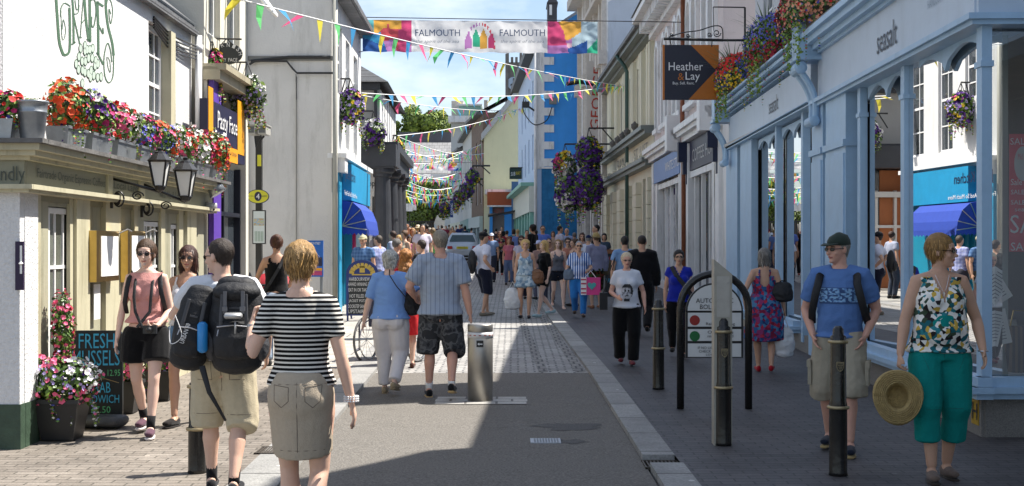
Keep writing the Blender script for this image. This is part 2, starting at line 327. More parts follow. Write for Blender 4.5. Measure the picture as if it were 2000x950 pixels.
# ================================================================ GROUND
def lerp(tab, y):
    for (a, b), (c, d) in zip(tab, tab[1:]):
        if y <= c: return b + (d - b) * (y - a) / (c - a)
    return tab[-1][1]
RK = [(3, 1.06), (10.3, 1.008), (16.6, .957), (26.3, .749), (60, .17), (260, -3.2)]
LK = [(3, -1.56), (9.35, -1.6), (12.4, -1.636), (16.9, -1.71), (60, -2.5), (260, -6)]
rk = lambda y: lerp(RK, y); lk = lambda y: lerp(LK, y)
asphalt = M('asphalt', (.155, .142, .125), .85, 0, .75, 60, .6, 140, .5, .30)
setts = brickmat('granite_setts', (.29, .28, .265), (.42, .405, .38), (.11, .11, .11), .20, .11, .016, .75, bump=1, var=.3, wob=.035)
pavL = brickmat('brick_pavers_left', (.17, .145, .12), (.225, .195, .165), (.085, .075, .06), .23, .10, .008, .85, rotz=R(1.5), var=.38, wob=.02, gum=1)
pavR = brickmat('brick_pavers_right_shaded', (.062, .058, .06), (.088, .08, .08), (.028, .026, .026), .23, .10, .008, .6, rotz=R(-1), var=.45, wob=.02, gum=1)  # same pavers as the left; the shade of this side is put into the colour
slab = brickmat('kerb_granite', (.25, .245, .235), (.31, .305, .29), (.09, .088, .085), 5, .95, .014, .85, var=.35, bump=.9, gum=1)
slabL = brickmat('stone_slabs', (.33, .31, .28), (.40, .38, .34), (.12, .11, .10), .9, .62, .012, .8, var=.28, gum=1)
def strip(name, xl, xr, y0, y1, dz, mat, h=0, step=2.0):
    mb = MB(); ys = [y0]
    while ys[-1] < y1 - 1e-6: ys.append(min(ys[-1] + step, y1))
    ys = sorted(set(ys + [y for y in (28, 60) if y0 < y < y1]))
    for a, b in zip(ys, ys[1:]):
        t = [V((xl(a), a, gz(a) + dz)), V((xr(a), a, gz(a) + dz)), V((xr(b), b, gz(b) + dz)), V((xl(b), b, gz(b) + dz))]
        if h: mb.hexa([p - V((0, 0, h)) for p in t] + t)
        else: mb.add(t, [(0, 1, 2, 3)])
    o = link(name, mb.mesh(name, mat)); o['kind'] = 'structure'; return o
strip('ground', lambda y: -160, lambda y: 160, -12, 420, -.06, M('earth', (.16, .15, .13), .9, 0, .3, .5), step=8)
strip('road', lk, rk, 2.5, 16.62, 0, asphalt)
strip('road', lk, rk, 16.62, 200, 0, setts)
strip('kerb', rk, lambda y: rk(y) + .25, 10.3, 200, .045, slab, .1)
strip('kerb', lambda y: rk(y) + .02, lambda y: rk(y) + .27, 2.5, 9.95, .045, slab, .1)
strip('kerb', lambda y: lk(y) - .34, lk, 2.5, 200, .045, slab, .1)
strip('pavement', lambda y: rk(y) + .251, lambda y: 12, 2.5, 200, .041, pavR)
strip('pavement', lambda y: -12, lambda y: lk(y) - .342, 2.5, 16.9, .041, pavL)
strip('pavement', lambda y: -12, lambda y: lk(y) - .342, 16.9, 200, .041, slabL)
strip('gutter', lambda y: rk(y) - .62, lambda y: rk(y) - .50, 16.7, 60, .005, brickmat('gutter_setts', (.20, .19, .18), (.26, .25, .23), (.07, .07, .07), .12, .3, .016, .8, wob=.02))
strip('gutter', lambda y: rk(y) - .16, lambda y: rk(y) - .03, 16.7, 60, .005, MATS['gutter_setts'])
strip('bollard_plinth', lambda y: -.80, lambda y: .16, 13.58, 14.2, .006, brickmat('plinth_setts', (.38, .37, .34), (.44, .42, .39), (.16, .15, .14), .32, .2, .015, .8))

rd = random.Random(5)
for cx, cy, rx, ry in ((.50, 12.1, .30, .22), (.50, 11.22, .17, .12)):      # darker tar repairs and stains
    mb = MB(); pts = [V((cx + rx * cos(a) * rd.uniform(.45, 1.3), cy + ry * sin(a) * rd.uniform(.4, 1.4), 0)) for a in [k * pi / 11 for k in range(22)]]
    for p in pts: p.z = gz(p.y) + .003
    mb.add(pts, [tuple(range(22))]); o = link('road_stain', mb.mesh('road_stain', M('tar_stain', (.085, .08, .075), .8, 0, .5, 50, .5, 120))); o['kind'] = 'structure'
# ================================================================ LEFT: corner pub
sage = paint('a5a28c', .5, .1, 1); sage2 = paint('86836c'); cream = paint('bdb79c', .5, .1, 1); sageD = paint('6f6d58')
grey_rough = M('pebble_render', (.42, .42, .43), .95, 0, .25, 40, .9, 45)
L1 = Fac((-3.955, 10.76), (-4.005, 17.3), -1); LL = L1.L
pub = thing('pub', 'white rendered corner pub with green lettering, sage shopfront and flower troughs along its ledge', 'pub', (-4, 10.76, gz(10.8)), 0)
uw = [L1.u(283, -.2), L1.u(327, -.2)]; uwz = (2.95, 4.36)
lw = [(L1.u(83, -.05), L1.u(134, -.05), 403, 700), (L1.u(272, -.05), L1.u(314, -.05), 431, 640), (L1.u(325, -.05), L1.u(349, -.05), 437, 640)]
mb = MB(); hole = [(uw[0], uw[1], uwz[0], uwz[1])]
L1.wall(mb, 0.0, LL, 2.3, 4.55, hole, .14, 0, -.16); L1.body(mb, 0.0, LL, 6.5, 0, 4.55, 0, -.16)
part('wall', mb, [white], pub)
mb = MB(); p0 = L1.P(0, -.16, 0); mb.bx(-10.5, p0.x - .004, 10.66, 10.757, -.2, 4.6); mb.poly([(-10.5, 10.7, 4.6), (-4.1, 10.7, 4.6), (-7.3, 10.7, 7.4)], (0, 1, 0), .06)
part('gable_wall', mb, grey_rough, pub)
mb = MB(); holes = [(a, b, .55, L1.z(px, pt, -.05)) for (a, b, pt, pb_), px in zip(lw, (83, 272, 325))]
L1.wall(mb, 0.0, LL, 0, 2.26, holes, .07, 0, 0)
mb.add([L1.P(0, 0, 0), L1.P(0, -.3, 0), L1.P(0, -.3, 2.26), L1.P(0, 0, 2.26)], [(0, 1, 2, 3)]); part('shopfront_panel', mb, sage, pub)
mb = MB()          # pilasters and mouldings
for a, b, o in ((48, 64, .05), (66, 80, .03), (137, 143, .03), (150, 176, .06), (207, 236, .05), (262, 270, .035), (315, 323, .03), (350, 358, .03), (366, 384, .05)): L1.box(mb, L1.u(a, o), L1.u(b, o), -.002, o, 0.1, 2.24)
L1.box(mb, 0, LL, .002, .045, .1, .5); part('pilaster', mb, cream, pub)
mb = MB(); L1.box(mb, .12, L1.u(372, .02), .0, .02, 2.15, 2.2); part('frieze', mb, sage2, pub)
mb = MB(); mb.bx(-10.5, L1.P(0, .06, 0).x, 10.55, 10.66, -.2, .52); L1.box(mb, -.1, .22, -.01, .062, -.2, .52); part('plinth', mb, M('plinth_green', (.035, .065, .04), .6, 0, .3, 9, .3), pub)
mb = MB(); L1.box(mb, -.1, .2, -.01, .055, .52, 2.245); mb.bx(-10.5, L1.P(0, .05, 0).x, 10.56, 10.659, .52, 2.245); part('corner_render', mb, M('rough_white', (.66, .66, .66), .9, 0, .12, 30, .8, 45), pub)
mb = MB(); L1.box(mb, -.2, LL + .05, 0, .10, 2.25, 2.47); mb.bx(-10.5, L1.P(0, .10, 0).x, 10.52, 10.655, 2.25, 2.47); part('fascia', mb, paint('8b8a76'), pub)
mb = MB()
for i, (o, z0, z1) in enumerate(((.15, 2.20, 2.25), (.19, 2.225, 2.262), (.16, 2.455, 2.49), (.23, 2.485, 2.53), (.28, 2.525, 2.575))):
    L1.box(mb, -.22 - o * .4, LL + .1, -.1, o, z0, z1); mb.bx(-10.5, L1.P(0, o, 0).x, 10.66 - o - .03, 10.75, z0 + .001, z1 + .001)
part('cornice', mb, cream, pub)
mb = MB(); L1.box(mb, -.36, LL + .12, -.2, .33, 2.575, 2.61); mb.bx(-10.5, L1.P(0, .33, 0).x, 10.28, 10.76, 2.577, 2.612); part('ledge', mb, M('ledge_lead', (.12, .115, .11), .7, 0, .5, 5, .5, 20), pub)
for (a, b, pt, pb_), px, nx in zip(lw, (83, 272, 325), (3, 5, 3)): L1.sash(a + .01, b - .01, .56, L1.z(px, pt, -.05) - .01, nx, 3, -.008, whitepaint, M('pub_glass', (.13, .14, .115), .08, 0, .4, 2.5, 0, 1, .8), pub, .05, .03)
for a, b in ((uw),): L1.sash(a + .02, L1.u(318, -.2), uwz[0] + .05, uwz[1] - .02, 3, 4, -.22, whitepaint, darkglass, pub, .06, .022)
mb = MB(); L1.box(mb, L1.u(318, -.2), uw[1], -.29, -.1, uwz[0], uwz[1]); L1.box(mb, uw[0] - .03, uw[1] + .05, -.2, -.08, uwz[0] - .06, uwz[0]); part('window_surround', mb, cream, pub)
mb = MB(); L1.box(mb, 0, LL, -.5, -.12, 4.56, 4.64); L1.box(mb, 3.0, LL, -.14, -.06, 4.5, 4.56)
a_, b_, c_, d_ = L1.P(0, -.1, 4.65), L1.P(LL, -.1, 4.65), L1.P(LL, -3.3, 7.2), L1.P(0, -3.3, 7.2); mb.add([a_, b_, c_, d_, L1.P(LL, -6.5, 4.6), L1.P(0, -6.5, 4.6)], [(0, 1, 2, 3), (3, 2, 4, 5)]); part('roof', mb, slate, pub)
mb = MB(); 
for k in range(5): mb.tube([L1.P(L1.u(325), -.145, 4.42 - .03 * k), L1.P(5.4, -.14, 4.33 - .05 * k), L1.P(LL, -.08, 4.36 - .04 * k)], .012, 5)
part('cable', mb, black, pub)
mb = MB(); mb.tube([L1.P(LL - .04, -.06, 4.5), L1.P(LL - .04, -.06, 2.6)], .045, 10); mb.tube([L1.P(LL - .04, -.06, 4.3), L1.P(LL - .04, -.06, 4.38)], .06, 10); part('drainpipe', mb, whitepaint, pub, True)
# lettering traced in strokes on the wall
green = paint('4f6b53'); ltgreen = paint('b9c7ba')
def ribbon(mb, fac, off, pts, wpx, mi=0):
    q = []
    for i, (x, y) in enumerate(pts):
        x0, y0 = pts[max(i - 1, 0)]; x1, y1 = pts[min(i + 1, len(pts) - 1)]; l = math.hypot(x1 - x0, y1 - y0) or 1
        ww = wpx[i] if isinstance(wpx, list) else wpx; nx, ny = -(y1 - y0) / l * ww / 2, (x1 - x0) / l * ww / 2; q.append(((x + nx, y + ny), (x - nx, y - ny)))
    pr = lambda p: fac.P(fac.u(p[0], off), off, fac.z(p[0], p[1], off))
    vs = [pr(p) for a in q for p in a]; mb.add(vs, [(2 * i, 2 * i + 1, 2 * i + 3, 2 * i + 2) for i in range(len(q) - 1)], mi)
def spl(pts, n=5):       # Catmull-Rom
    r = []; P_ = [pts[0]] + list(pts) + [pts[-1]]
    for i in range(1, len(P_) - 2):
        for k in range(n):
            t = k / n; r.append(tuple(.5 * ((2 * P_[i][j]) + (-P_[i - 1][j] + P_[i + 1][j]) * t + (2 * P_[i - 1][j] - 5 * P_[i][j] + 4 * P_[i + 1][j] - P_[i + 2][j]) * t * t + (-P_[i - 1][j] + 3 * P_[i][j] - 3 * P_[i + 1][j] + P_[i + 2][j]) * t ** 3) for j in range(len(pts[0]))))
    return r + [tuple(pts[-1])]
mb = MB(); Q = lambda L_: [(100 + x / 3.957, y / 3.957) for x, y in L_]
for pts, wp in (([(36, -60), (42, 30), (50, 150), (65, 330), (97, 428)], 5), ([(97, 428), (140, 400), (146, 250), (142, 60)], 4.5), ([(150, 50), (105, 25), (78, 60), (75, 130)], 2), ([(78, 130), (85, 290), (102, 300), (112, 230), (95, 150), (86, 230)], 1.2),
        ([(160, -60), (172, 100), (175, 335)], 3.8), ([(172, 110), (222, 340)], 2.4), ([(185, 0), (195, 70), (212, 60), (215, -30)], 1.6), ([(172, 110), (208, 100), (216, 40)], 1.6), ([(160, 345), (188, 325)], 3),
        ([(255, -60), (240, 100), (226, 290)], 1.6), ([(255, -60), (270, 150), (292, 320)], 4.5), ([(232, 185), (262, 150)], 1.6), ([(215, 290), (238, 292)], 1.6),
        ([(298, -60), (300, 150), (302, 325)], 5), ([(300, 10), (335, 0), (348, 90), (330, 205), (312, 190), (315, 130)], 2.2), ([(275, 300), (308, 325)], 2.5),
        ([(358, 10), (364, 200), (366, 425)], 4.5), ([(358, 20), (405, 50)], 4), ([(366, 190), (402, 262), (400, 215)], 2.4), ([(366, 425), (404, 500)], 3.5), ([(352, 405), (370, 430)], 3),
        ([(425, -40), (424, 60), (440, 200), (472, 330), (484, 430)], 4.5), ([(484, 430), (478, 590), (445, 640), (415, 580), (410, 440), (435, 335), (458, 385), (470, 480)], 2), ([(430, 440), (440, 520), (458, 560), (455, 480), (438, 440)], 1.2), ([(425, 60), (438, 0), (462, 10), (476, 90), (462, 185), (450, 130), (448, 70), (462, 110)], 1.5)):
    ribbon(mb, L1, -.156, spl(Q(pts)), wp)
part('pub_lettering', mb, green, pub)
mb = MB()
for cx, cy in ((228, 375), (262, 355), (262, 395), (280, 385), (300, 385), (322, 375), (215, 440), (240, 475), (265, 475), (290, 450), (318, 450), (194, 495), (212, 540), (243, 545), (262, 560), (288, 570), (310, 545), (340, 510), (362, 495), (330, 585), (305, 600), (360, 600), (387, 595), (242, 645), (345, 470)):
    for s_, mi, o in ((1, 0, -.1555), (.78, 1, -.152)):
        pr = []
        for k in range(12): x = 100 + (cx + 15 * s_ * cos(k * pi / 6)) / 3.957; y = (cy + 38 * s_ * sin(k * pi / 6)) / 3.957; pr.append(L1.P(L1.u(x, o), o, L1.z(x, y, o)))
        mb.add(pr, [tuple(range(12))], mi)
part('grape_emblem', mb, [green, ltgreen], pub)
L1.text('pub_lettering', 'Alehouse & Kitchen', 126, 207, L1.z(126, 208, -.15), L1.z(126, 179, -.15), -.155, paint('8f9488'), pub)
dk = paint('4a4f45')
L1.text('fascia_lettering', 'Fairtrade Organic Espresso Coffees', 72, 205, 2.31, 2.41, .103, dk, pub)
L1.text('fascia_lettering', 'Local Lager', 222, 272, 2.31, 2.41, .103, dk, pub)
L1.text('fascia_lettering', 'Real Ale & Local Cider', 312, 370, 2.31, 2.40, .103, dk, pub)
text('fascia_lettering', 'friendly', P(-40, 362, 10.51), (1, 0, 0), (0, 0, 1), .36, .15, dk, pub)
for k, px in enumerate((207, 270)): mb = MB(); L1.box(mb, L1.u(px, .1), L1.u(px + 9, .1), .1, .125, 2.262, 2.455); part('fascia_pier', mb, cream, pub)
mb = MB(); L1.pb(mb, 344, 366, 240, 257, -.16, -.12); part('name_plate', mb, paint('6d6f70'), pub)
# menu cases
for px, lab in ((178, 'brass menu case nearer the chalkboard on the sage pub front'), (240, 'brass menu case behind the girl in pink on the pub front')):
    t = thing('menu_case', lab, 'menu case', L1.P(L1.u(px, .05), .05, 1.2), 0, 'brass menu cases on the pub front')
    a, b = L1.u(px, .08), L1.u(px, .08) + .72 * (1 if px < 200 else .9); z1, z0 = L1.z(px, 450, .15), L1.z(px, 553, .15)
    mb = MB(); L1.box(mb, a, b, .055, .13, z0, z1); part('case', mb, brass, t)
    mb = MB(); L1.box(mb, a + .12, b - .05, .131, .139, z0 + .05, z1 - .05); part('menu_sheet', mb, M('paper', (.8, .8, .78), .6), t)
    mb = MB(); mb.tube([L1.P(b, .13, z1 - .02), L1.P(b + .05, .2, z1 + .02), L1.P(b + .12, .22, z1)], .008, 6); part('picture_light', mb, steel, t)
mb = MB(); L1.pb(mb, 184, 196, 556, 625, .05, .058); single('notice', 'white paper notice fixed below the first brass menu case', 'notice', mb, MATS['paper'], L1.P(L1.u(184), .05, .9))
mb = MB(); q = P(30, 568, 10.53); mb.bx(X(30, 10.54), X(46, 10.54), 10.535, 10.555, Z(567, 10.54), Z(472, 10.54)); t = thing('wall_sign', 'small dark purple banner sign with white fork emblem on the white pub corner', 'sign', q)
part('panel', mb, paint('2a1a3c'), t); mb = MB(); mb.bx(X(36, 10.5), X(40, 10.5), 10.53, 10.534, Z(535, 10.54), Z(480, 10.54)); mb.lathe((X(38, 10.5), 10.532, Z(515, 10.54)), [(-.02, .001), (-.0, .02), (.02, .001)], 10); part('emblem', mb, whitepaint, t)
# lanterns on scroll brackets
def lantern(pxr, pxl, pyt, pyb, lab):
    u = L1.u(pxr, .1); root = L1.P(u, .1, 2.43); d = root.y; x = X(pxl, d); zt, zb = Z(pyt, d), Z(pyb, d); h = zt - zb
    t = thing('wall_lantern', lab, 'lantern', root, 0, 'black lanterns on scroll brackets over the pub front')
    mb = MB(); zb_ = zb - .015; mb.tube([root, V((x, d, zb_))], .014, 8)
    for s in (1, -1):
        sp = [(root.x + .02 + .10 * (.5 + .5 * cos(a)) * (1 - a / 16), d, zb_ - .07 + .08 * sin(a) * (1 - a / 16) * s) for a in [i * .5 for i in range(20)]]; mb.tube(sp, .009, 6)
    sp = [(root.x + .25 + .06 * cos(a) * (1 - a / 14), d, zb_ - .04 + .045 * sin(a) * (1 - a / 14)) for a in [i * .5 for i in range(20)]]; mb.tube(sp, .008, 6); mb.tube([(root.x, d, zb_ - .16), (root.x, d, zb_ + .03)], .016, 6)
    part('bracket', mb, black, t, True)
    mb = MB(); c = V((x, d, 0)); r0, r1 = h * .15, h * .27
    for k in range(4):
        a, b = pi / 4 + k * pi / 2, pi / 4 + (k + 1) * pi / 2; mb.tube([(x + r0 * cos(a), d + r0 * sin(a), zb + h * .1), (x + r1 * cos(a), d + r1 * sin(a), zb + h * .66)], .011, 5)
    mb.lathe((x, d, zb), [(-.02, .01), (0, h * .1), (h * .09, h * .15), (h * .11, h * .13)], 8); mb.lathe((x, d, zb + h * .65), [(0, h * .25), (.02, h * .30), (h * .05, h * .29), (h * .2, h * .14), (h * .24, h * .12), (h * .27, h * .05), (h * .32, h * .06), (h * .36, .004)], 4 * 2); part('frame', mb, black, t)
    mb = MB(); mb.lathe((x, d, zb), [(h * .1, r0 * .96), (h * .66, r1 * .96)], 4); ob = part('glass', mb, lampglass, t)
    # square section turned to meet the bars
    for v in ob.data.vertices:
        q = V((v.co.x + ORG[t.name].x - x, v.co.y + ORG[t.name].y - d)); q.rotate(Matrix.Rotation(pi / 4, 2)); v.co.x = q.x + x - ORG[t.name].x; v.co.y = q.y + d - ORG[t.name].y
lantern(218, 312, 288, 372, 'black lantern on scroll bracket, the nearer of the two over the sage pub front')
lantern(277, 362, 306, 392, 'black lantern on scroll bracket, the farther of the two over the sage pub front')
t = thing('security_camera', 'silver dome camera under the far end of the pub ledge', 'camera', P(412, 400, 17)); q = P(412, 400, 17)
mb = MB(); mb.lathe(q, [(0, .05), (.02, .075), (-.0, .08), (-.04, .08), (-.05, .07)][::-1], 16); mb.tube([q, V((L1.P(LL, .1, 0).x, 17, q.z + .03))], .02, 8); part('housing', mb, M('camera_grey', (.5, .5, .5), .4), t, True)
mb = MB(); mb.ell(q - V((0, 0, .045)), (.055, .055, .055), 14, 8); part('dome', mb, darkglass, t, True)

# ================================================================ LEFT: pasty shop
L2 = Fac((-4.03, 17.42), (-4.06, 20.25), -1); W2 = L2.L
purple = paint('5b3c9c'); navy = paint('23233f'); amber = paint('e09a1c'); creamwall = M('cream_wall', (.62, .59, .50), .8, 0, .08, 2, .2, 40, .2, .3)
shop = thing('pasty_shop', 'narrow cream shop with navy and orange pasty sign beyond the white pub', 'shop', L2.P(0, 0, gz(17.5)))
mb = MB(); hs = [(L2.u(407), L2.u(430), 4.6, 6.6), (L2.u(443), L2.u(468), 4.6, 6.6)]; L2.wall(mb, 0, W2, 4.1, 8.6, hs, .15); L2.body(mb, 0, W2, 7, 0, 8.6); L2.box(mb, 0, .12, -.3, .04, 0, 4.1); L2.box(mb, W2 - .2, W2, -.3, .05, 0, 4.1); part('wall', mb, creamwall, shop)
for a, b, c, d in hs: L2.sash(a, b, c, d, 1, 2, -.08, whitepaint, darkglass, shop, .07, .04)
mb = MB()
for i, (a, b, c, d) in enumerate(hs):          # top casements pushed open
    for f in (.02, .55):
        u0, u1 = a + (b - a) * f, a + (b - a) * (f + .43); z1 = 5.95; q = [L2.P(u0, .02, z1), L2.P(u1, .02, z1), L2.P(u1, .55, z1 - .75), L2.P(u0, .55, z1 - .75)]
        for k in range(4): mb.tube([q[k], q[(k + 1) % 4]], .03, 5)
part('open_casement', mb, whitepaint, shop)
mb = MB(); L2.box(mb, -.05, W2, 0, .22, 3.95, 4.12); L2.box(mb, -.05, W2, 0, .3, 4.08, 4.16); part('cornice', mb, paint('a89f86', stain=1), shop)
mb = MB(); L2.box(mb, .04, .5, .05, .12, 0.1, 3.95); part('purple_pilaster', mb, purple, shop)
sg = part('sign_panel', (lambda m: (L2.pb(m, 405, 478, 192, 300, .06, .16), m)[1])(MB()), navy, shop)
zt, zb = 3.86, 2.93
mb = MB(); L2.box(mb, L2.u(407, .165), L2.u(416, .165), .16, .168, zb + .12, zt - .05); L2.box(mb, L2.u(464, .165), L2.u(477, .165), .16, .168, zb + .15, zt - .02); L2.box(mb, L2.u(418, .165), L2.u(464, .165), .16, .168, zb, zb + .2); part('sign_border', mb, amber, sg)
L2.text('sign_lettering', 'Pasty Face', 425, 463, 3.25, 3.55, .172, whitepaint, sg)
L2.text('sign_lettering', 'WE ARE TRADITIONALLY CORNISH', 424, 462, 3.02, 3.07, .172, navy, sg)
mb = MB(); L2.box(mb, .5, W2 - .2, -.2, -.12, .1, 2.9); part('shop_window', mb, darkglass, shop)
mb = MB()
for u in (.5, .95, 1.4, W2 - .25): L2.box(mb, u, u + .05, -.12, -.03, .1, 2.92)
L2.box(mb, .5, W2 - .2, -.12, -.03, 2.2, 2.26); L2.box(mb, .5, W2 - .2, -.12, 0, .1, .45); part('shopfront_frame', mb, paint('1c1f2a'), shop)
mb = MB(); L2.box(mb, 0, W2, -.3, .1, 8.6, 8.75); part('roof', mb, slate, shop)
# hanging oval sign
d = 18.4; t = thing('hanging_sign', 'black oval pasty sign with white lettering hanging from an iron bar', 'sign', P(443, 105, d)); mb = MB()
vs = [P(443 + 30 * cos(a), 105 + 21 * sin(a), d) for a in [k * pi / 16 for k in range(32)]]; mb.poly(vs, (0, 1, 0), .04); pn = part('panel', mb, M('sign_black', (.03, .035, .035), .5), t)
for k, ch in enumerate('CORNISH'):
    a = R(195 + k * 25); c = P(443 + 23 * cos(a), 107 + 15 * sin(a), d - .005); text('lettering', ch, c, (cos(a + pi / 2), 0, -sin(a + pi / 2)), (cos(a), 0, -sin(a)), .04, .055, whitepaint, pn)
for s_, x0 in (('PASTY', 424), ('FACE', 446)): text('lettering', s_, P(x0, 121, d - .005), (1, 0, 0), (0, 0, 1), .125, .05, whitepaint, pn)
mb = MB(); mb.tube([P(385, 75, d), P(472, 77, d)], .012, 6); mb.tube([P(432, 87, d), P(443, 76, d), P(454, 87, d)], .008, 5); part('bracket', mb, black, t)
for px, lab in ((437, 'yellow oval bus stop sign reflected in'),): pass

# ================================================================ LEFT: beige gable wall and blue shop
beige = M('beige_render', (.70, .675, .625), .85, 0, .10, .8, .35, 35, .2, .42)
gb = thing('gable_building', 'tall beige gabled house with a blank end wall and blue side shopfront', 'building', (-4, 28, gz(28)))
L3 = Fac((-3.77, 28), (-3.86, 34), -1)
mb = MB(); mb.bx(-9.6, -3.775, 27.9, 28.0, 0, 7.15); mb.poly([(-9.6, 27.9, 7.15), (-3.775, 27.9, 7.15), (-6.7, 27.9, 10.4)], (0, 1, 0), .1); part('gable_wall', mb, beige, gb)
h3 = [(L3.u(667), L3.u(679), 4.35, 6.45), (L3.u(684), L3.u(688), 3.6, 6.3), (L3.u(693), L3.u(699), 3.6, 6.0)]; h3 = [(a, b, L3.z(px, y1), L3.z(px, y0)) for (a, b, _, _), px, y0, y1 in zip(h3, (667, 683, 692), (30, 80, 110), (170, 270, 290))]
h3 = [(.9, 1.75, 5.1, 6.6), (2.45, 3.3, 4.0, 6.5), (4.2, 5.1, 4.0, 6.4)]
mb = MB(); L3.wall(mb, 0, 6, 3.3, 7.1, h3, .12); L3.body(mb, 0, 6, 6, 0, 7.1); part('wall', mb, white, gb)
for a, b, c, d in h3: L3.sash(a, b, c, d, 2, 4, -.06, whitepaint, darkglass, gb, .06, .03)
mb = MB(); L3.box(mb, -.15, 6.1, -.2, .3, 7.08, 7.16); L3.box(mb, -.15, 6.1, .24, .36, 7.1, 7.22); 
mb.add([L3.P(-.2, .3, 7.17), L3.P(6.1, .3, 7.17), L3.P(6.1, -2.9, 10.5), L3.P(-.2, -2.9, 10.5), L3.P(6.1, -6, 7.17), L3.P(-.2, -6, 7.17)], [(0, 1, 2, 3), (3, 2, 4, 5)]); part('roof', mb, slate, gb)
mb = MB(); mb.tube([(-3.7, 27.84, 7.1), (-3.7, 27.84, .4)], .055, 10); mb.tube([(X(479, 27.8), 27.8, 8.5), (X(479, 27.8), 27.8, .4)], .05, 10); part('drainpipe', mb, paint('a9a79c', stain=1), gb, True)
mb = MB(); mb.tube([P(490, 120, 27.86), P(565, 112, 27.86), P(645, 112, 27.86)], .035, 6); mb.tube([P(487, 126, 27.82), P(500, 119, 27.82), P(560, 120, 27.82), P(572, 135, 27.82), P(580, 143, 27.82), P(650, 143, 27.82)], .022, 6); mb.tube([P(578, 145, 27.86), P(579, 195, 27.86)], .008, 5); part('cable', mb, M('cable_black', (.03, .03, .03), .6), gb)
mb = MB(); mb.bx(X(484, 27.86), X(649, 27.86), 27.87, 27.9, Z(119, 27.9), Z(110, 27.9)); part('string_course', mb, paint('7b7a75'), gb)
mb = MB(); mb.bx(X(578, 27.88), X(579.5, 27.88), 27.87, 27.898, .3, Z(150, 27.9)); part('render_seam', mb, paint('8f8c82'), gb)
blue = M('shop_blue', (.02, .30, .52), .4, 0, .06, 2); turq = M('shop_turquoise', (.01, .22, .34), .4, 0, .1, 2); royal = M('awning_blue', (.015, .05, .33), .8, 0, .1, 5, .1, 30)
mb = MB(); L3.box(mb, -.02, .45, -.3, .14, 0, 3.35); L3.box(mb, 2.9, 3.05, -.3, .1, 0, 3.3); L3.box(mb, 0, 6, -.3, .02, 2.5, 3.3); part('shopfront', mb, blue, gb)
mb = MB(); L3.box(mb, .45, 2.9, -.3, -.1, 0, 2.6); L3.box(mb, 3.05, 5.9, -.3, -.1, 0, 2.5)
for k in range(6): L3.box(mb, .5 + .38 * k, .58 + .38 * k, -.1, -.03, .2, 2.5)
part('door', mb, turq, gb)
mb = MB(); L3.box(mb, 3.0, 3.3, -.1, .16, .2, 2.6); part('pink_panel', mb, paint('d0306a'), gb)
mb = MB(); L3.box(mb, -.1, 6.1, -.1, .3, 3.62, 3.72); L3.box(mb, -.06, .5, 0, .26, 3.32, 3.62); L3.box(mb, .5, 6.1, -.1, .1, 3.3, 3.62); part('cornice', mb, whitepaint, gb)
mb = MB(); L3.box(mb, .9, 5.3, .1, .3, 2.76, 3.55); sg = part('sign_panel', mb, M('sign_blue', (.015, .27, .50), .5), gb)
L3.text('sign_lettering', "Jake's Kitchen", 674, 694, 3.1, 3.42, .305, navy, sg)
L3.text('sign_lettering', 'Fresh Food And So Much More', 673, 697, 2.83, 2.93, .305, whitepaint, sg)
aw = thing('awning', 'royal blue folding canopy over the turquoise shop doors', 'awning', L3.P(.8, .1, 2.7)); mb = MB()
prof = [(.12, 2.76), (.34, 2.72), (.52, 2.56), (.62, 2.32), (.65, 2.12)]
for k, (o, z) in enumerate(prof[:-1]):
    o2, z2 = prof[k + 1]; mb.add([L3.P(.7, o, z), L3.P(3.6, o, z), L3.P(3.6, o2, z2), L3.P(.7, o2, z2)], [(0, 1, 2, 3)])
for uu in (.7, 3.6):
    vs = [L3.P(uu, o, z) for o, z in prof] + [L3.P(uu, .12, 2.12)]; mb.add(vs, [tuple(range(len(vs)))])
n = 14
for k in range(n):          # scalloped hem
    a, b = .7 + 2.9 * k / n, .7 + 2.9 * (k + 1) / n; mb.add([L3.P(a, .655, 2.13), L3.P(b, .655, 2.13), L3.P(b, .655, 2.03), L3.P((a + b) / 2, .655, 1.98), L3.P(a, .655, 2.03)], [(0, 1, 2, 3, 4)])
for k in range(6):
    a, b = .12 + .088 * k, .12 + .088 * (k + 1); mb.add([L3.P(.695, a, 2.12), L3.P(.695, b, 2.12), L3.P(.695, b, 2.05), L3.P(.695, (a + b) / 2, 2.0), L3.P(.695, a, 2.05)], [(0, 1, 2, 3, 4)])
part('canopy', mb, royal, aw)
mb = MB()
for o, z in prof[1:]: mb.tube([L3.P(.69, .12, 2.2), L3.P(.69, o, z)], .012, 5)
part('frame', mb, steel, aw)

# ================================================================ LEFT: orange canopied shop front just inside (seen reflected) — infill between pasty shop and gable wall
# ================================================================ LEFT: dark portico building
dark = M('dark_blue_grey_paint', (.048, .052, .062), .45, 0, .2, 2, .1); greyw = M('grey_wall', (.42, .41, .38), .85, 0, .08, 1.5, .2)
db = thing('portico_building', 'dark slate-grey building with a columned portico and hipped roof beyond the blue shop', 'building', (-4, 38, gz(38)))
L4 = Fac((X(737, 38), 38), (X(773, 46.5), 46.5), -1); zz = 6.35
mb = MB(); mb.bx(-9, X(737, 38) - .003, 37.9, 38.0, 4.5, 6.35); part('front_wall', mb, greyw, db)
mb = MB(); mb.bx(X(731, 37.9), X(737, 37.9), 37.85, 37.9, 4.55, 6.35); mb.bx(-9, X(742, 37.8), 37.7, 37.9, 6.2, 6.4); mb.bx(-9, X(775, 37.5), 37.2, 38.6, 4.0, 4.62); L4.box(mb, 0, 9, -2, .45, 4.0, 4.6); L4.box(mb, -.3, 9, -2, .6, 4.5, 4.72); L4.box(mb, 0, 8.4, -.4, -.02, 4.6, 6.4)
part('entablature', mb, dark, db)
mb = MB()
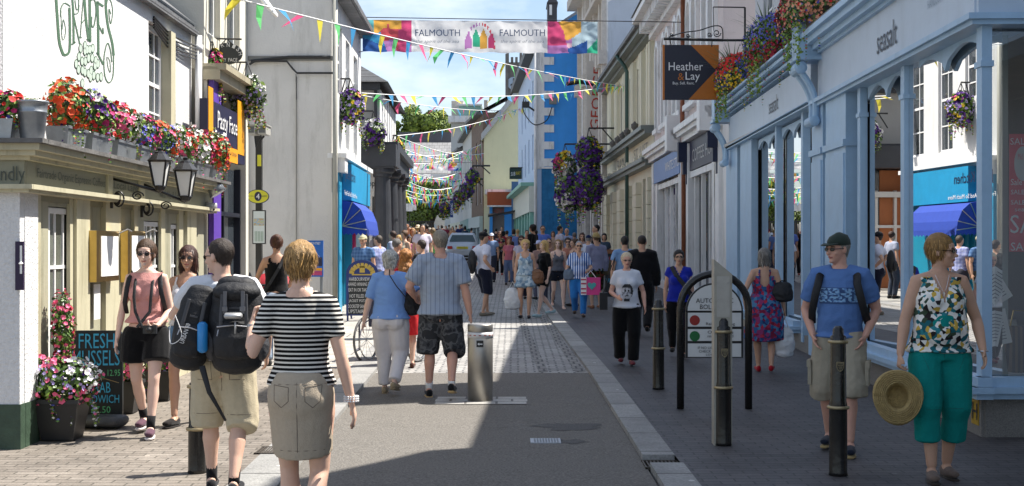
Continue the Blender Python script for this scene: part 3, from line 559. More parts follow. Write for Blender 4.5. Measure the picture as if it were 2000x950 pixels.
for k in range(7): L4.box(mb, .3 + 1.1 * k, 1.1 + 1.1 * k, -.02, .05, 4.72, 6.3)
part('white_pilaster', mb, whitepaint, db)
for k, (x, y) in enumerate(((X(747, 37.6), 37.6), (L4.P(1.9, .2, 0).x, 40.3), (L4.P(4, .2, 0).x, 42.6), (L4.P(6, .2, 0).x, 44.8))):
    mb = MB(); mb.lathe((x, y, .4), [(0, .34), (.15, .34), (.16, .29), (.3, .27), (1.8, .26), (3.3, .22), (3.32, .26), (3.4, .27), (3.45, .33), (3.6, .33)], 18); mb.bx(x - .36, x + .36, y - .36, y + .36, 3.95, 4.05); part('column', mb, dark, db, False)
mb = MB(); a = X(700, 37.5) - 1.2
e = .35; c0 = [(-9, 37.5, 6.4), (L4.P(0, e, 0).x, 37.5, 6.4), (L4.P(9, e, 0).x, 46.8, 6.4), (-9, 46.8, 6.4)]; rp = [(-4.7, 38.2, 7.15), (-6.2, 45.5, 7.6)]; mb.add(c0 + rp, [(0, 1, 4), (1, 2, 5, 4), (2, 3, 5), (0, 4, 5, 3)]); part('roof', mb, slate, db)
mb = MB(); mb.bx(X(701, 37.8), X(737, 37.8) - .1, 38.2, 38.3, 3.35, 4.0); sg = part('shop_sign', mb, whitepaint, db)
text('sign_lettering', 'surf', (X(693, 38.15), 38.19, 3.76), (1, 0, 0), (0, 0, 1), .42, .2, black, sg); text('sign_lettering', 'shop', (X(706, 38.15), 38.19, 3.42), (1, 0, 0), (0, 0, 1), .38, .24, black, sg)
mb = MB(); mb.bx(-6.5, -3.9, 38.6, 38.7, 0, 4); part('shop_window', mb, darkglass, db)
mb = MB()
for x in (-6, -5.2, -4.62, -4.3, -4.08, -3.9): mb.bx(x - .04, x + .04, 38.45, 38.6, .4, 3.4)
for z in (.4, 2.3, 3.2): mb.bx(-6.5, -3.85, 38.46, 38.6, z, z + .08)
mb.bx(-6.5, -3.85, 38.3, 38.6, 3.2, 3.36); part('window_frame', mb, whitepaint, db)
mb = MB(); L4.box(mb, .6, 9, -2, -.9, 0, 4.0); L4.box(mb, 0, 9, -6, -1.9, 0, 6.3); part('inner_wall', mb, M('inner_orange', (.45, .16, .06), .7, 0, .15, 2), db)
org_ = M('awning_orange', (.72, .16, .03), .7, 0, .06, 4); mb = MB(); L4.box(mb, 1.2, 7.5, -.88, -.80, 3.25, 3.98); part('orange_fascia', mb, org_, db)
mb = MB(); q = [L4.P(1.4, -.8, 3.2), L4.P(7.3, -.8, 3.2), L4.P(7.3, -.12, 2.5), L4.P(1.4, -.12, 2.5)]; mb.hexa([p - V((0, 0, .03)) for p in q] + q); mb.add([q[2], q[3], q[3] - V((0, 0, .22)), q[2] - V((0, 0, .22))], [(0, 1, 2, 3)]); part('orange_awning', mb, org_, db)
# beyond: low brick house then the open gap with railings
t = thing('brick_house', 'narrow red brick house beyond the dark portico', 'building', (-4, 47, gz(47))); Lb = Fac((X(774, 47), 47), (X(783, 54), 54), -1)
mb = MB(); hs = [(1, 2, 1, 2.6), (3, 4, 1, 2.6), (5, 6, 1, 2.6), (1, 2, 3.4, 4.6), (3, 4, 3.4, 4.6), (5, 6, 3.4, 4.6)]; Lb.wall(mb, 0, 7, 0, 5.2, hs); Lb.body(mb, 0, 7, 6, 0, 5.2); part('wall', mb, M('red_brick', (.24, .10, .06), .85, 0, .25, 9), t)
for q in hs: Lb.sash(*q, 2, 2, -.08, whitepaint, darkglass, t)
mb = MB(); Lb.box(mb, -.1, 7.1, -6, .25, 5.2, 5.35); part('roof', mb, slate, t)

# ================================================================ RIGHT: pale blue bay-windowed shop
sb = M('powder_blue_paint', (.36, .53, .71), .42, 0, .08, 3.5, .12, 18, .4, .22); sbl = M('pale_blue_grey_paint', (.50, .59, .69), .45, 0, .06, 2, .08, 12, .4, .15); sg_ = shopglass
ss = thing('blue_shop', 'powder blue bay windowed clothes shop on the right with carved brackets and granite base', 'shop', (4, 11.3, gz(11.3)))
R1 = Fac((3.664 + .028 * 11.2, 11.2), (3.664 + .028 * 26.6, 26.6), 1); R0 = Fac((3.98, 11.2), (9.5, 11.2), 0); R0.n = V((0, -1)); R0.side = 1
def sill(fac, u0, u1, mb, o=0):
    for a, z0, z1 in ((.12, .50, .57), (.16, .55, .60), (.10, .60, .68)): fac.box(mb, u0 - a * .9, u1, -.02, a + o, z0, z1)
U = lambda px, o=0: R1.u(px, o)
posts = [(0, .14), (U(1778), U(1760)), (U(1620), U(1600)), (U(1580), U(1565)), (U(1528), U(1512))]
mb = MB()
for c_ in (.02, U(1770), U(1684)): R1.box(mb, c_ - .07, c_ + .07, -.045, .04, .6, 3.66); R1.box(mb, c_ - .09, c_ + .09, -.055, .055, 3.28, 3.33)
for a, b in ((U(1668), U(1628)), (U(1622), U(1600))): R1.box(mb, a, b, -.12, .1, .3, 3.75); R1.box(mb, a + .05, b - .05, .1, .12, .8, 2.9); R1.box(mb, a - .03, b + .03, -.05, .14, 2.98, 3.06); R1.box(mb, a - .03, b + .03, -.05, .14, .3, .6)
for c_ in (U(1573), U(1521)): R1.box(mb, c_ - .07, c_ + .07, -.06, .05, .4, 3.75)
for a, b in ((U(1474), U(1452)), (U(1446), U(1424))): R1.box(mb, a, b, -.06, .06, .4, 3.75)
R0.box(mb, 1.9, 2.0, -.12, .06, .6, 3.6)
part('window_post', mb, sb, ss)
mb = MB(); sill(R1, -.05, U(1672), mb); sill(R0, 0.01, 5, mb); sill(R1, U(1560), U(1452), mb); part('sill', mb, sb, ss)
mb = MB(); R1.box(mb, -.0, U(1610), -.4, .03, -.1, .50); mb.bx(3.975, 9.5, 11.18, 11.5, -.1, .5); R1.box(mb, U(1590), 15.4, -.4, .03, 0, .5); part('granite_base', mb, granite, ss)
mb = MB(); R1.box(mb, -.04, U(1612), -.5, .1, 3.66, 4.32); R0.box(mb, -.09, 5, -.5, .1, 3.66, 4.32); R1.box(mb, U(1598), 15.2, -.5, .1, 3.74, 4.3); part('fascia', mb, sbl, ss)
mb = MB()
for o, z0, z1 in ((.15, 3.62, 3.68), (.19, 3.66, 3.71), (.15, 4.30, 4.35), (.22, 4.34, 4.42), (.30, 4.41, 4.5), (.36, 4.49, 4.56)):
    R1.box(mb, -o, U(1606), -.1, o, z0, z1); R0.box(mb, -.05, 5, -.1, o, z0 + .001, z1 + .001); R1.box(mb, U(1600), 15.3, -.1, o, z0 + .06, z1 + .02)
part('cornice', mb, sb, ss)
mb = MB(); R1.box(mb, -.3, 15.3, -.5, .33, 4.56, 4.6); R0.box(mb, -.3, 5, -.5, .33, 4.562, 4.602); part('ledge', mb, M('lead_grey', (.16, .16, .16), .6, 0, .3, 4), ss)
def scal(u0, u1, off=-.03, z0=3.64):
    n = 24; top = [R1.P(u0, off, z0), R1.P(u1, off, z0)]; bot = []
    for i in range(n + 1):
        t = i / n; s = abs(sin(2 * pi * t)); dz = .05 + .12 * (1 - s) ** .9 if 0.02 < t < .98 else .17
        if abs(t - .5) < .03: dz = .23
        bot.append(R1.P(u1 + (u0 - u1) * t, off, z0 - dz))
    return top, bot
mb = MB()
for a, b in ((.11, U(1770) - .09), (U(1770) + .09, U(1690)), (U(1573) + .1, U(1521) - .1), (U(1521) + .1, U(1478))):
    top, bot = scal(a, b); m = len(bot)
    for i in range(m - 1):
        t0 = top[1].lerp(top[0], i / (m - 1)); t1 = top[1].lerp(top[0], (i + 1) / (m - 1)); bk = V((R1.n.x, R1.n.y, 0)) * -.04
        mb.hexa([bot[i], bot[i + 1], bot[i + 1] + bk, bot[i] + bk, t0, t1, t1 + bk, t0 + bk])
part('scalloped_valance', mb, sb, ss)
mb = MB()
for a, b in ((.10, U(1770) - .08), (U(1770) + .08, U(1690)), (U(1573) + .09, U(1521) - .09), (U(1521) + .09, U(1478)), (U(1598), U(1573) - .09)):
    o = -.18 if b < 5 else -.09; o2 = o + .075 * (b - a) if b < 5 else o
    mb.add([R1.P(a, o, .6), R1.P(b, o2, .6), R1.P(b, o2, 3.7), R1.P(a, o, 3.7)], [(0, 1, 2, 3)])
mb.add([R0.P(.05, -.05, .6), R0.P(5, -.05, .6), R0.P(5, -.05, 3.7), R0.P(.05, -.05, 3.7)], [(0, 1, 2, 3)])
part('pane', mb, sg_, ss)
mb = MB()      # carved console brackets
for px in (1612, 1432):
    u = U(px); 
    for du in (-.13, .13):
        pts = [R1.P(u + du, .16 + .24 * t - .1 * sin(t * pi), 3.42 + .72 * t) for t in [i / 8 for i in range(9)]]; mb.loft(pts, [(.045, .035 + .003 * i) for i in range(9)], 8)
    for o, z, r in ((.36, 4.12, .085), (.18, 3.42, .07)): mb.loft([R1.P(u - .2, o, z), R1.P(u + .2, o, z)], [(r, r), (r, r)], 14, (0, 0, 1), cap=.3) 
    R1.box(mb, u - .22, u + .22, 0, .40, 4.24, 4.9); R1.box(mb, u - .25, u + .25, 0, .44, 4.88, 4.96); R1.box(mb, u - .25, u + .25, 0, .43, 4.22, 4.27)
part('console_bracket', mb, sb, ss)
greyblue = M('upper_grey_render', (.50, .52, .55), .85, 0, .05, 1.5, .2)
mb = MB(); hs = [(u, u + 1.1, 5.3, 7.2) for u in (1.2, 3.6, 8.5, 11, 13.3)]
R1.wall(mb, 0, 15.4, 4.5, 7.7, hs, .15, 0, -.45); R1.body(mb, 0, 15.4, 6, 4.3, 7.7, 0, -.45); mb.poly([R1.P(q, -.45, z) for q, z in ((0, 7.7), (0, 9.85), (.5, 9.85), (1.1, 8.9), (1.55, 8.3), (1.55, 7.7))], (1, 0, 0), 5.5); mb.bx(9, 10.1, 11.3, 26, 0, 4.5); part('upper_wall', mb, greyblue, ss)  # roofline out of view, its raking step shaped to cast the road's shadow edge
for q in hs: R1.sash(*q, 2, 2, -.52, whitepaint, darkglass, ss)
mb = MB(); R1.box(mb, 5.1, 6.35, -1.5, -.5, 7.65, 11.9); R1.box(mb, 5.05, 6.4, -1.55, -.45, 11.7, 11.85); part('chimney', mb, greyblue, ss)  # unseen stack, placed and sized so its shadow crosses the road as a strip
mb = MB(); p = [R1.P(1.5, -.4, 7.71), R1.P(15.4, -.4, 7.71), R1.P(15.4, -4, 8.9), R1.P(2, -4, 8.9)]; mb.add(p, [(0, 1, 2, 3)]); part('roof', mb, slate, ss)
# interior: floor, back wall, ceiling with tube lamps
mb = MB(); mb.bx(4.2, 9, 11.4, 26.4, .15, .42); part('display_floor', mb, M('shop_floor', (.36, .32, .26), .6), ss)
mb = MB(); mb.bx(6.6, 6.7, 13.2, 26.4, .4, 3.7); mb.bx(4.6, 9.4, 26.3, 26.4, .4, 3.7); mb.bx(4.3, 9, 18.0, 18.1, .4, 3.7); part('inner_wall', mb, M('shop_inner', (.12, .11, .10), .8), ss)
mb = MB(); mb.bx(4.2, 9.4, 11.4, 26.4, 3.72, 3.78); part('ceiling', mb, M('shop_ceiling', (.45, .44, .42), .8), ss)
ink = paint('37404d')
R1.text('fascia_lettering', 'seasalt', 1713, 1752, 3.85, 4.12, .105, ink, ss)
R1.text('fascia_lettering', 'HANDSOME PRODUCTS', 1812, 1880, 4.0, 4.08, .105, paint('8fa3b4'), ss)
R1.text('fascia_lettering', 'seasalt', 1502, 1520, 3.9, 4.15, .105, ink, ss)
mb = MB(); mb.bx(4.35, 9, 10.4, 11.17, -.1, .22); single('doorstep', 'grey granite step beside the blue shop base', 'step', mb, granite, (5, 10.8, .1))
mb = MB(); R1.pb(mb, 1897, 1911, 773, 826, .03, .036); t = thing('hydrant_plate', 'yellow hydrant plate with a black H on the granite base', 'sign', R1.P(R1.u(1900), .03, .3)); part('plate', mb, paint('b08d1e'), t); R1.text('lettering', 'H', 1899, 1909, R1.z(1899, 817, .04), R1.z(1899, 785, .04), .04, black, t)
# shop next to it (taller, mostly outside the frame) that shades the near road
t = thing('corner_building', 'tall grey building next to the blue shop, its wall at the edge of the picture', 'building', (6, 6, gz(6)))
mb = MB(); mb.bx(4.9, 10, -3, 11.1, 4.45, 9.85); mb.bx(5.6, 10, -3, 9.5, -.1, 4.45); part('wall', mb, greyblue, t); mb = MB()
for y in (-1, 2, 5, 8): mb.bx(4.86, 4.9, y, y + 1.2, 5.5, 7.6)
part('window', mb, darkglass, t); mb = MB(); mb.add([(4.9, -3, 9.86), (4.9, 11.15, 9.86), (7.4, 11.15, 10.6), (7.4, -3, 10.6)], [(0, 1, 2, 3)]); part('roof', mb, slate, t)
mb = MB(); mb.bx(4.5, 4.9, -3, 11.1, 3.62, 4.6); part('fascia', mb, sb, t)

# ================================================================ RIGHT: white shops with arched windows above
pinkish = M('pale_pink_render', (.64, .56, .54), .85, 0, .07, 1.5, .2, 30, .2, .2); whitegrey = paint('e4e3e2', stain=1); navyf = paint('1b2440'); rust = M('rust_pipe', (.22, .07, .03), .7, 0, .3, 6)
ws = thing('arched_shops', 'pair of white Victorian shopfronts with a pale pink arcaded upper floor and bracketed eaves', 'building', (4.4, 28, gz(28)))
R2 = Fac((4.43, 27.9), (4.45, 41.5), 1); U2 = lambda px, o=0: R2.u(px, o)
hs = [(u, u + .7, 5.3, 7.5) for u in (.9, 1.9, 3.7, 4.7, 6.5, 7.5, 9.3, 10.3, 12.0)]
mb = MB(); R2.wall(mb, 0, 13.6, 4.7, 8.7, hs, .18); R2.body(mb, 0, 13.6, 7, 0, 8.7); part('upper_wall', mb, pinkish, ws)
mb = MB()
for q in hs:
    c = (q[0] + q[1]) / 2
    for k in range(8):
        a, b = pi * k / 8, pi * (k + 1) / 8; pa = lambda an, r: (c + r * cos(an), 7.45 + r * sin(an))
        v = [pa(a, .35), pa(b, .35), pa(b, .52), pa(a, .52)]; mb.hexa([R2.P(u, .0, z) for u, z in v] + [R2.P(u, .1, z) for u, z in v])
    R2.box(mb, q[0] - .15, q[0] - .01, 0, .1, 5.3, 7.45); R2.box(mb, q[1] + .01, q[1] + .15, 0, .1, 5.3, 7.45); R2.box(mb, q[0] - .2, q[1] + .2, 0, .16, 5.15, 5.28)
part('arch_moulding', mb, whitegrey, ws)
for q in hs: R2.sash(*q, 1, 2, -.08, whitepaint, darkglass, ws)
mb = MB()
for k in range(34): R2.box(mb, .1 + .4 * k, .25 + .4 * k, 0, .5, 8.35, 8.7)
R2.box(mb, -.1, 13.7, -.1, .18, 8.2, 8.36); R2.box(mb, -.1, 13.7, -.1, .7, 8.68, 8.86); part('eaves', mb, whitegrey, ws)
mb = MB(); mb.add([R2.P(-.1, .75, 8.87), R2.P(13.7, .75, 8.87), R2.P(13.7, -3.3, 10.4), R2.P(-.1, -3.3, 10.4), R2.P(13.7, -7, 8.87), R2.P(-.1, -7, 8.87)], [(0, 1, 2, 3), (3, 2, 4, 5)]); part('roof', mb, slate, ws)
mb = MB()
for a, b, o in ((0, .5, .1), (.75, 1.1, .08), (4.9, 5.3, .1), (6.0, 6.4, .1), (6.7, 7.0, .08), (12.2, 12.6, .08), (13.1, 13.6, .1)): R2.box(mb, a, b, -.3, o, 0, 4.3)
for a, b in ((.0, 5.4), (6.0, 13.6)):
    R2.box(mb, a, b, -.3, .04, 3.45, 3.6); R2.box(mb, a, b, -.1, .2, 4.35, 4.5); R2.box(mb, a, b, -.1, .32, 4.48, 4.6); R2.box(mb, a, b, -.1, .4, 4.58, 4.72); R2.box(mb, a, a + .45, 0, .5, 4.2, 5.1); R2.box(mb, a, b, -.2, .06, .3, .75)
for k in range(3): R2.box(mb, 2.0 + k * 1.2, 2.07 + k * 1.2, -.1, .0, .75, 3.45); R2.box(mb, 8.2 + k * 1.3, 8.27 + k * 1.3, -.1, 0, .75, 3.45)
part('shopfront', mb, whitegrey, ws)
mb = MB(); R2.box(mb, .1, 5.3, -.3, .06, 3.62, 4.34); part('fascia', mb, navyf, ws)
mb = MB()
for u in (.05, 5.0): 
    R2.box(mb, u + .05, u + .3, 0, .32, 3.85, 4.34); R2.box(mb, u + .08, u + .27, 0, .2, 3.55, 3.85); R2.box(mb, u + .1, u + .25, 0, .12, 3.3, 3.55)
part('bracket', mb, navyf, ws)
mb = MB(); R2.box(mb, 6.45, 12.8, .05, .12, 3.66, 4.3); bs = part('blue_sign', mb, paint('5c7fb8'), ws); R2.text('sign_lettering', 'WHITE STUFF', 1299, 1330, 3.85, 4.1, .125, whitepaint, bs)
R2.text('sign_lettering', 'COFFEE HOUSE', 1352, 1402, 3.8, 4.1, .065, paint('a8a8a8'), ws)
mb = MB(); R2.box(mb, .5, 4.95, -.4, -.12, .7, 3.5); R2.box(mb, 7.0, 12.3, -.4, -.12, .7, 3.5); part('shop_window', mb, darkglass, ws)
mb = MB(); R2.box(mb, 9.2, 10.8, -.115, -.1, 1.2, 3.2); part('window_display', mb, M('lace', (.4, .4, .42), .8, 0, .8, 7), ws)
mb = MB(); mb.tube([R2.P(5.6, .12, .5), R2.P(5.6, .12, 4.2), R2.P(5.7, .14, 4.8), R2.P(5.6, .14, 8.4)], .06, 8); part('rust_drainpipe', mb, rust, ws, True)
mb = MB(); R2.box(mb, -1.25, -.01, -3, .02, 0, 5.6); single('link_wall', 'low white wall between the blue shop and the arched shops', 'wall', mb, whitegrey, R2.P(-.6, 0, .4))

# ================================================================ RIGHT: cream bank
bk = thing('bank_building', 'cream classical building with grey cornices and rusticated ground floor', 'building', (4.3, 43, gz(43))); bcream = M('bank_cream', (.74, .70, .54), .75, 0, .05, 2, .1, 30, .3, .1); bgrey = paint('6f7672'); teal = paint('44605a')
R3 = Fac((4.45, 41.7), (4.14, 58), 1); B3 = R3.L
hs = [(u, u + .85, 5.6, 7.9) for u in (1.3, 3.9, 6.4, 9.6, 12, 14.2)]; gs = [(1.0, 3.0, .9, 4.0), (4.6, 5.6, 1, 3.9), (7.4, 8.4, 1, 3.9), (10.2, 11.2, 1, 3.9), (13, 14, 1, 3.9)]
mb = MB(); R3.wall(mb, 0, B3, 0, 8.5, hs + gs, .3); R3.body(mb, 0, B3, 7, 0, 8.5); part('wall', mb, bcream, bk)
for q in hs: R3.sash(*q, 1, 2, -.2, teal, darkglass, bk)
for q in gs: R3.sash(*q, 4 if q[0] < 2 else 1, 2, -.2, teal, darkglass, bk)
mb = MB()
for u in (.05, .6, 2.3, 2.75, 4.9, 5.4, 7.6, 8.1, 10.7, 11.2, 13.1, 13.6): R3.box(mb, u, u + .32, 0, .14, 5.5, 8.2)
for u in (.1, 3.4, 3.95, 6.0, 6.6, 8.9, 9.5, 11.6, 12.3, 14.5, 15.3):
    for k in range(8): R3.box(mb, u, u + .42, 0, .2, .5 + .43 * k, .5 + .43 * k + .41)
for k, u in enumerate((1.5, 3, 5.4, 7, 8.6, 10.5, 12.5, 14.5)): R3.box(mb, u, u + .25, 0, .3, 4.5, 4.72)
part('pilaster', mb, bcream, bk)
mb = MB()
for z, o in ((4.3, .28), (4.42, .4), (5.3, .3), (5.42, .42), (8.35, .25), (8.47, .5)): R3.box(mb, -.05, B3 + .05, -.1, o, z, z + .13)
part('cornice', mb, bgrey, bk)
mb = MB(); R3.box(mb, -.05, B3, -.1, .62, 8.6, 8.72); mb.add([R3.P(0, .6, 8.73), R3.P(B3, .6, 8.73), R3.P(B3, -3.5, 11), R3.P(0, -3.5, 11), R3.P(B3, -7, 8.73), R3.P(0, -7, 8.73)], [(0, 1, 2, 3), (3, 2, 4, 5), (1, 4, 2), (0, 3, 5)]); part('roof', mb, slate, bk)
mb = MB(); mb.tube([R3.P(6.0, .6, 8.6), R3.P(6.0, .3, 8.2), R3.P(6.0, .22, 8.0), R3.P(6.0, .22, .5)], .07, 8); part('drainpipe', mb, teal, bk, True)
R3.text('lettering', 'BANK', 1206, 1226, 4.72, 5.15, .03, paint('7a7360'), bk); R3.text('lettering', 'ST. JUST', 1238, 1265, 4.72, 5.15, .03, paint('7a7360'), bk)
for i, u in enumerate((7.2, 5.6, 9.0, 11, 3.2)):
    t = thing('stone_finial', 'small dark stone urn on the bank cornice, number %s from the near end' % ('third', 'second', 'fourth', 'last', 'first')[i] if 0 else 'small dark stone urn %s on the cream bank cornice' % ('in the middle', 'just nearer than the middle', 'just beyond the middle', 'farthest along', 'nearest the camera')[i], 'finial', R3.P(u, .25, 5.55), 0, 'urns along the bank cornice'); mb = MB(); mb.lathe(R3.P(u, .25, 5.55), [(0, .1), (.06, .1), (.1, .05), (.2, .12), (.32, .13), (.36, .06), (.42, .02)], 10); part('urn', mb, M('urn_stone', (.12, .11, .10), .8), t, True)

# ================================================================ RIGHT: tall grey theatre-fronted building
tb = thing('tall_building', 'tall grey and white building with vertical red GEORGE lettering and carved pilasters', 'building', (4, 58.2, gz(58))); R4 = Fac((4.13, 58.1), (3.66, 71.8), 1); B4 = R4.L
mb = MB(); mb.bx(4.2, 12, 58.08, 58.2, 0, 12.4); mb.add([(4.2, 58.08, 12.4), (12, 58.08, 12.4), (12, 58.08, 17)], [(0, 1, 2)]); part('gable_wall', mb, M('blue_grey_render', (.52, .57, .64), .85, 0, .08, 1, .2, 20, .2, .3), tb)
hs = [(u, u + .9, z, z + 1.8) for u in (2.2, 6.2, 10.2) for z in (5.5, 8.4, 11)]; mb = MB(); R4.wall(mb, 0, B4, 0, 14.5, hs); R4.body(mb, 0, B4, 8, 0, 14.5); part('wall', mb, whitegrey, tb)
for q in hs: R4.sash(*q, 2, 2, -.1, whitepaint, darkglass, tb)
mb = MB(); stone = M('carved_stone', (.56, .51, .45), .85, 0, .2, 6, .5, 15)
for u in (0, 1.3, 4.0, 5.2, 8.2, 9.3, 12.7): R4.box(mb, u, u + .45, 0, .2, 0, 14.5); R4.box(mb, u - .1, u + .55, 0, .35, 4.4, 4.9); R4.box(mb, u - .1, u + .55, 0, .35, 9.7, 10.3)
R4.box(mb, 0, B4, -.1, .7, 14.4, 14.9); R4.box(mb, 0, B4, -.1, .45, 12.6, 12.8); R4.box(mb, 0, B4, -.1, .3, 4.0, 4.5); part('pilaster', mb, stone, tb)
d = 61.5; mb = MB(); mb.bx(X(1146, d), X(1174, d), d, d + .12, Z(290, d), Z(120, d)); pn = part('vertical_panel', mb, paint('c2bab0'), tb)
text('vertical_lettering', 'GEORGE', P(1170, 254, d - .02), (.06, 0, 1), (-1, 0, .06), 122 * d / F, 18 * d / F, paint('a8301a'), pn, th=.01)
mb = MB(); R4.box(mb, 2, 12.5, -.2, .02, .6, 3.8); part('shop_window', mb, darkglass, tb)
mb = MB(); mb.loft([R4.P(3, .3, 9.15), R4.P(3, .9, 9.3), R4.P(3, 1.5, 9.2)], [(.06, .06), (.14, .1), (.2, .1)], 10, (0, 0, 1)); t = thing('street_lamp', 'dark cobra head street lamp fixed to the tall grey building', 'lamp', R4.P(3, .2, 9.2)); part('head', mb, black, t, True)

# ================================================================ RIGHT: bright blue gable
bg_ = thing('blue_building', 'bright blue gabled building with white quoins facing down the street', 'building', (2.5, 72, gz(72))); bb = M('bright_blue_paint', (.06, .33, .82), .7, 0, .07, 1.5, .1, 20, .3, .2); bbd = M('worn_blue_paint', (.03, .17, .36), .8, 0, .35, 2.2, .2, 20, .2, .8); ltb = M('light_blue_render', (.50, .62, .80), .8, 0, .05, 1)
d = 72; xl, xr = X(1063, d), X(1131, d)
mb = MB(); mb.bx(xl, xr + 5, d, d + .3, Z(328, d), 13.2); mb.add([(xl, d, 13.2), (xr + 5, d, 13.2), (xr + 5, d, 17.5)], [(0, 1, 2)]); part('gable_wall', mb, bb, bg_)
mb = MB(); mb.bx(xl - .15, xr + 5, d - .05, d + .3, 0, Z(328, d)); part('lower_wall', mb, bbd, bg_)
mb = MB(); mb.bx(X(1047, d), xl, d - .06, d + .2, Z(328, d), 13.2); mb.bx(X(1045, d), xr, d - .1, d - .04, Z(330, d), Z(326, d))
for k in range(9): mb.bx(xl, X(1082, d) if k % 1 == 0 else xl, d - .07, d + .01, Z(325 - 33 * k, d), Z(310 - 33 * k, d))
part('quoin', mb, whitegrey, bg_)
R5 = Fac((X(1046, d), d), (X(1012, 92), 92), 1); hs = [(u, u + 1, z, z + 2) for u in (2, 6, 10, 14) for z in (6, 9)]
mb = MB(); R5.wall(mb, 0, R5.L, 4.6, 12.4, hs); R5.body(mb, 0, R5.L, 7, 0, 12.4); part('street_wall', mb, ltb, bg_)
for q in hs: R5.sash(*q, 2, 2, -.1, whitepaint, darkglass, bg_)
mb = MB(); R5.box(mb, -.1, R5.L, -.1, .5, 12.3, 12.7); mb.add([(xl - .6, d - .1, 12.9), (xr + 5.2, d - .1, 18), (xr + 5.2, 92, 18), (X(1012, 92) - .3, 92, 12.7)], [(0, 1, 2, 3)]); part('roof', mb, slate, bg_)
mb = MB(); seag = M('sea_green_paint', (.22, .46, .38), .5, 0, .08, 2)
for u in (.1, 2.6, 5.4, 8.8, 12.5, 16.3, 19.3): R5.box(mb, u, u + .6, 0, .3, 0, 4.0)
R5.box(mb, 0, R5.L, 0, .12, 3.0, 3.3); R5.box(mb, 0, R5.L, 0, .8, 5.0, 5.2); part('shopfront', mb, seag, bg_)
mb = MB(); R5.box(mb, 0, R5.L, 0, .35, 3.6, 5.0); part('fascia', mb, paint('cfd2c8'), bg_); mb = MB(); R5.box(mb, .5, R5.L, -.1, .05, .4, 3.2); part('shop_window', mb, darkglass, bg_)
mb = MB(); 
for z in (Z(20, 74), ): mb.bx(X(1070, 74), X(1088, 74), 74, 76, 13.4, Z(5, 74)); mb.poly([(X(1068, 74), 73.9, Z(6, 74)), (X(1090, 74), 73.9, Z(6, 74)), (X(1079, 74), 73.9, Z(-14, 74))], (0, 1, 0), 2.2)
part('dormer', mb, M('dormer_dark', (.06, .06, .07), .6), bg_)
mb = MB(); mb.bx(X(1073, 74), X(1078, 74), 73.93, 74, Z(30, 74), Z(10, 74)); part('dormer_window', mb, whitepaint, bg_)
mb = MB(); mb.tube([(X(1046, 71.8), 71.8, 12.6), (X(1046, 71.8), 71.8, .8)], .09, 8); part('drainpipe', mb, whitegrey, bg_, True)
for px, py, lab in ((1080, 198, 'grey floodlight on the flat blue wall'), (1027, 205, 'dark floodlight on an arm at the corner of the light blue wall')):
    q = P(px, py, 71.7); t = thing('floodlight', lab, 'floodlight', q, 0, 'floodlights at the blue building'); mb = MB(); mb.box(q, (.2, .14, .16)); mb.tube([q + V((0, .2, .25)), q, q + V((0, .2, -.05))], .03, 6); part('housing', mb, M('flood_grey', (.2, .19, .17), .5) if px > 1050 else black, t)
    if px < 1050: mb = MB(); mb.tube([q, P(1046, 218, 71.8)], .05, 6); part('arm', mb, black, t)
mb = MB(); mb.tube(spl([tuple(P(x, y, 71.7)) for x, y in ((1078, 210), (1068, 235), (1045, 244), (1028, 228), (1021, 210), (1024, 190))]), .03, 5); single('cable', 'loose black cable looping between the two floodlights', 'cable', mb, black, P(1045, 244, 71.7))

# ================================================================ RIGHT: pale yellow gable and beyond
yg = thing('yellow_building', 'pale yellow gabled building with an orange shop awning board', 'building', (-1, 95, gz(95))); yel = M('pale_yellow_render', (.70, .66, .42), .8, 0, .06, .8, .1, 20, .2, .15); d = 95
zl = Z(372, d); mb = MB(); xs_ = [X(945, d), X(1030, d)]
mb.add([(xs_[0], d, 0), (xs_[1], d, 0), (xs_[1], d, Z(165, d)), (X(1008, d), d, Z(178, d)), (xs_[0], d, Z(262, d)), ], [(0, 1, 2, 3, 4)]); mb.bx(xs_[0], xs_[1], d + .01, d + 10, 0, Z(262, d)); part('gable_wall', mb, yel, yg)
mb = MB(); q = [V((X(940, d), d - .3, Z(262, d))), V((X(1010, d), d - .3, Z(174, d))), V((X(1010, d), d + 10, Z(174, d))), V((X(940, d), d + 10, Z(262, d)))]; mb.hexa([p - V((0, 0, .5)) for p in q] + q); part('roof', mb, M('pale_verge', (.45, .45, .43), .7), yg)
mb = MB(); mb.bx(X(952, 94), X(999, 94), 93.2, 95, Z(403, 94), Z(376, 94)); part('orange_awning_board', mb, M('orange_red', (.35, .075, .02), .6), yg)
mb = MB(); mb.bx(X(947, 94.2), X(1002, 94), 93.6, 95, Z(380, 94), Z(376, 94) + .2); mb.bx(X(952, 94), X(999, 94), 93.15, 93.2, Z(405, 94), Z(402, 94)); part('awning_frame', mb, whitegrey, yg)
mb = MB(); mb.bx(X(956, 94.5), X(962, 94.5), 94.4, 94.9, 0, Z(403, 94)); mb.bx(X(985, 94.5), X(1000, 94.5), 94.5, 94.95, 0, Z(403, 94)); part('blue_post', mb, bb, yg)
mb = MB(); mb.bx(X(962, 94.8), X(985, 94.8), 94.7, 94.9, 1, Z(405, 94)); sw = part('shop_window', mb, M('dim_window', (.16, .15, .15), .2), yg); text('window_lettering', 'PASTIES', (X(962, 94.6), 94.65, Z(416, 94.6)), (1, 0, 0), (0, 0, 1), .8, .3, paint('b5463a'), sw)
t = thing('hanging_shop_sign', 'dark green hanging sign with white and yellow SUBWAY lettering', 'sign', P(1006, 340, 86)); mb = MB(); mb.bx(X(995, 86), X(1019, 86), 86, 86.15, Z(350, 86), Z(329, 86)); pn = part('panel', mb, M('dark_green', (.008, .03, .022), .5), t)
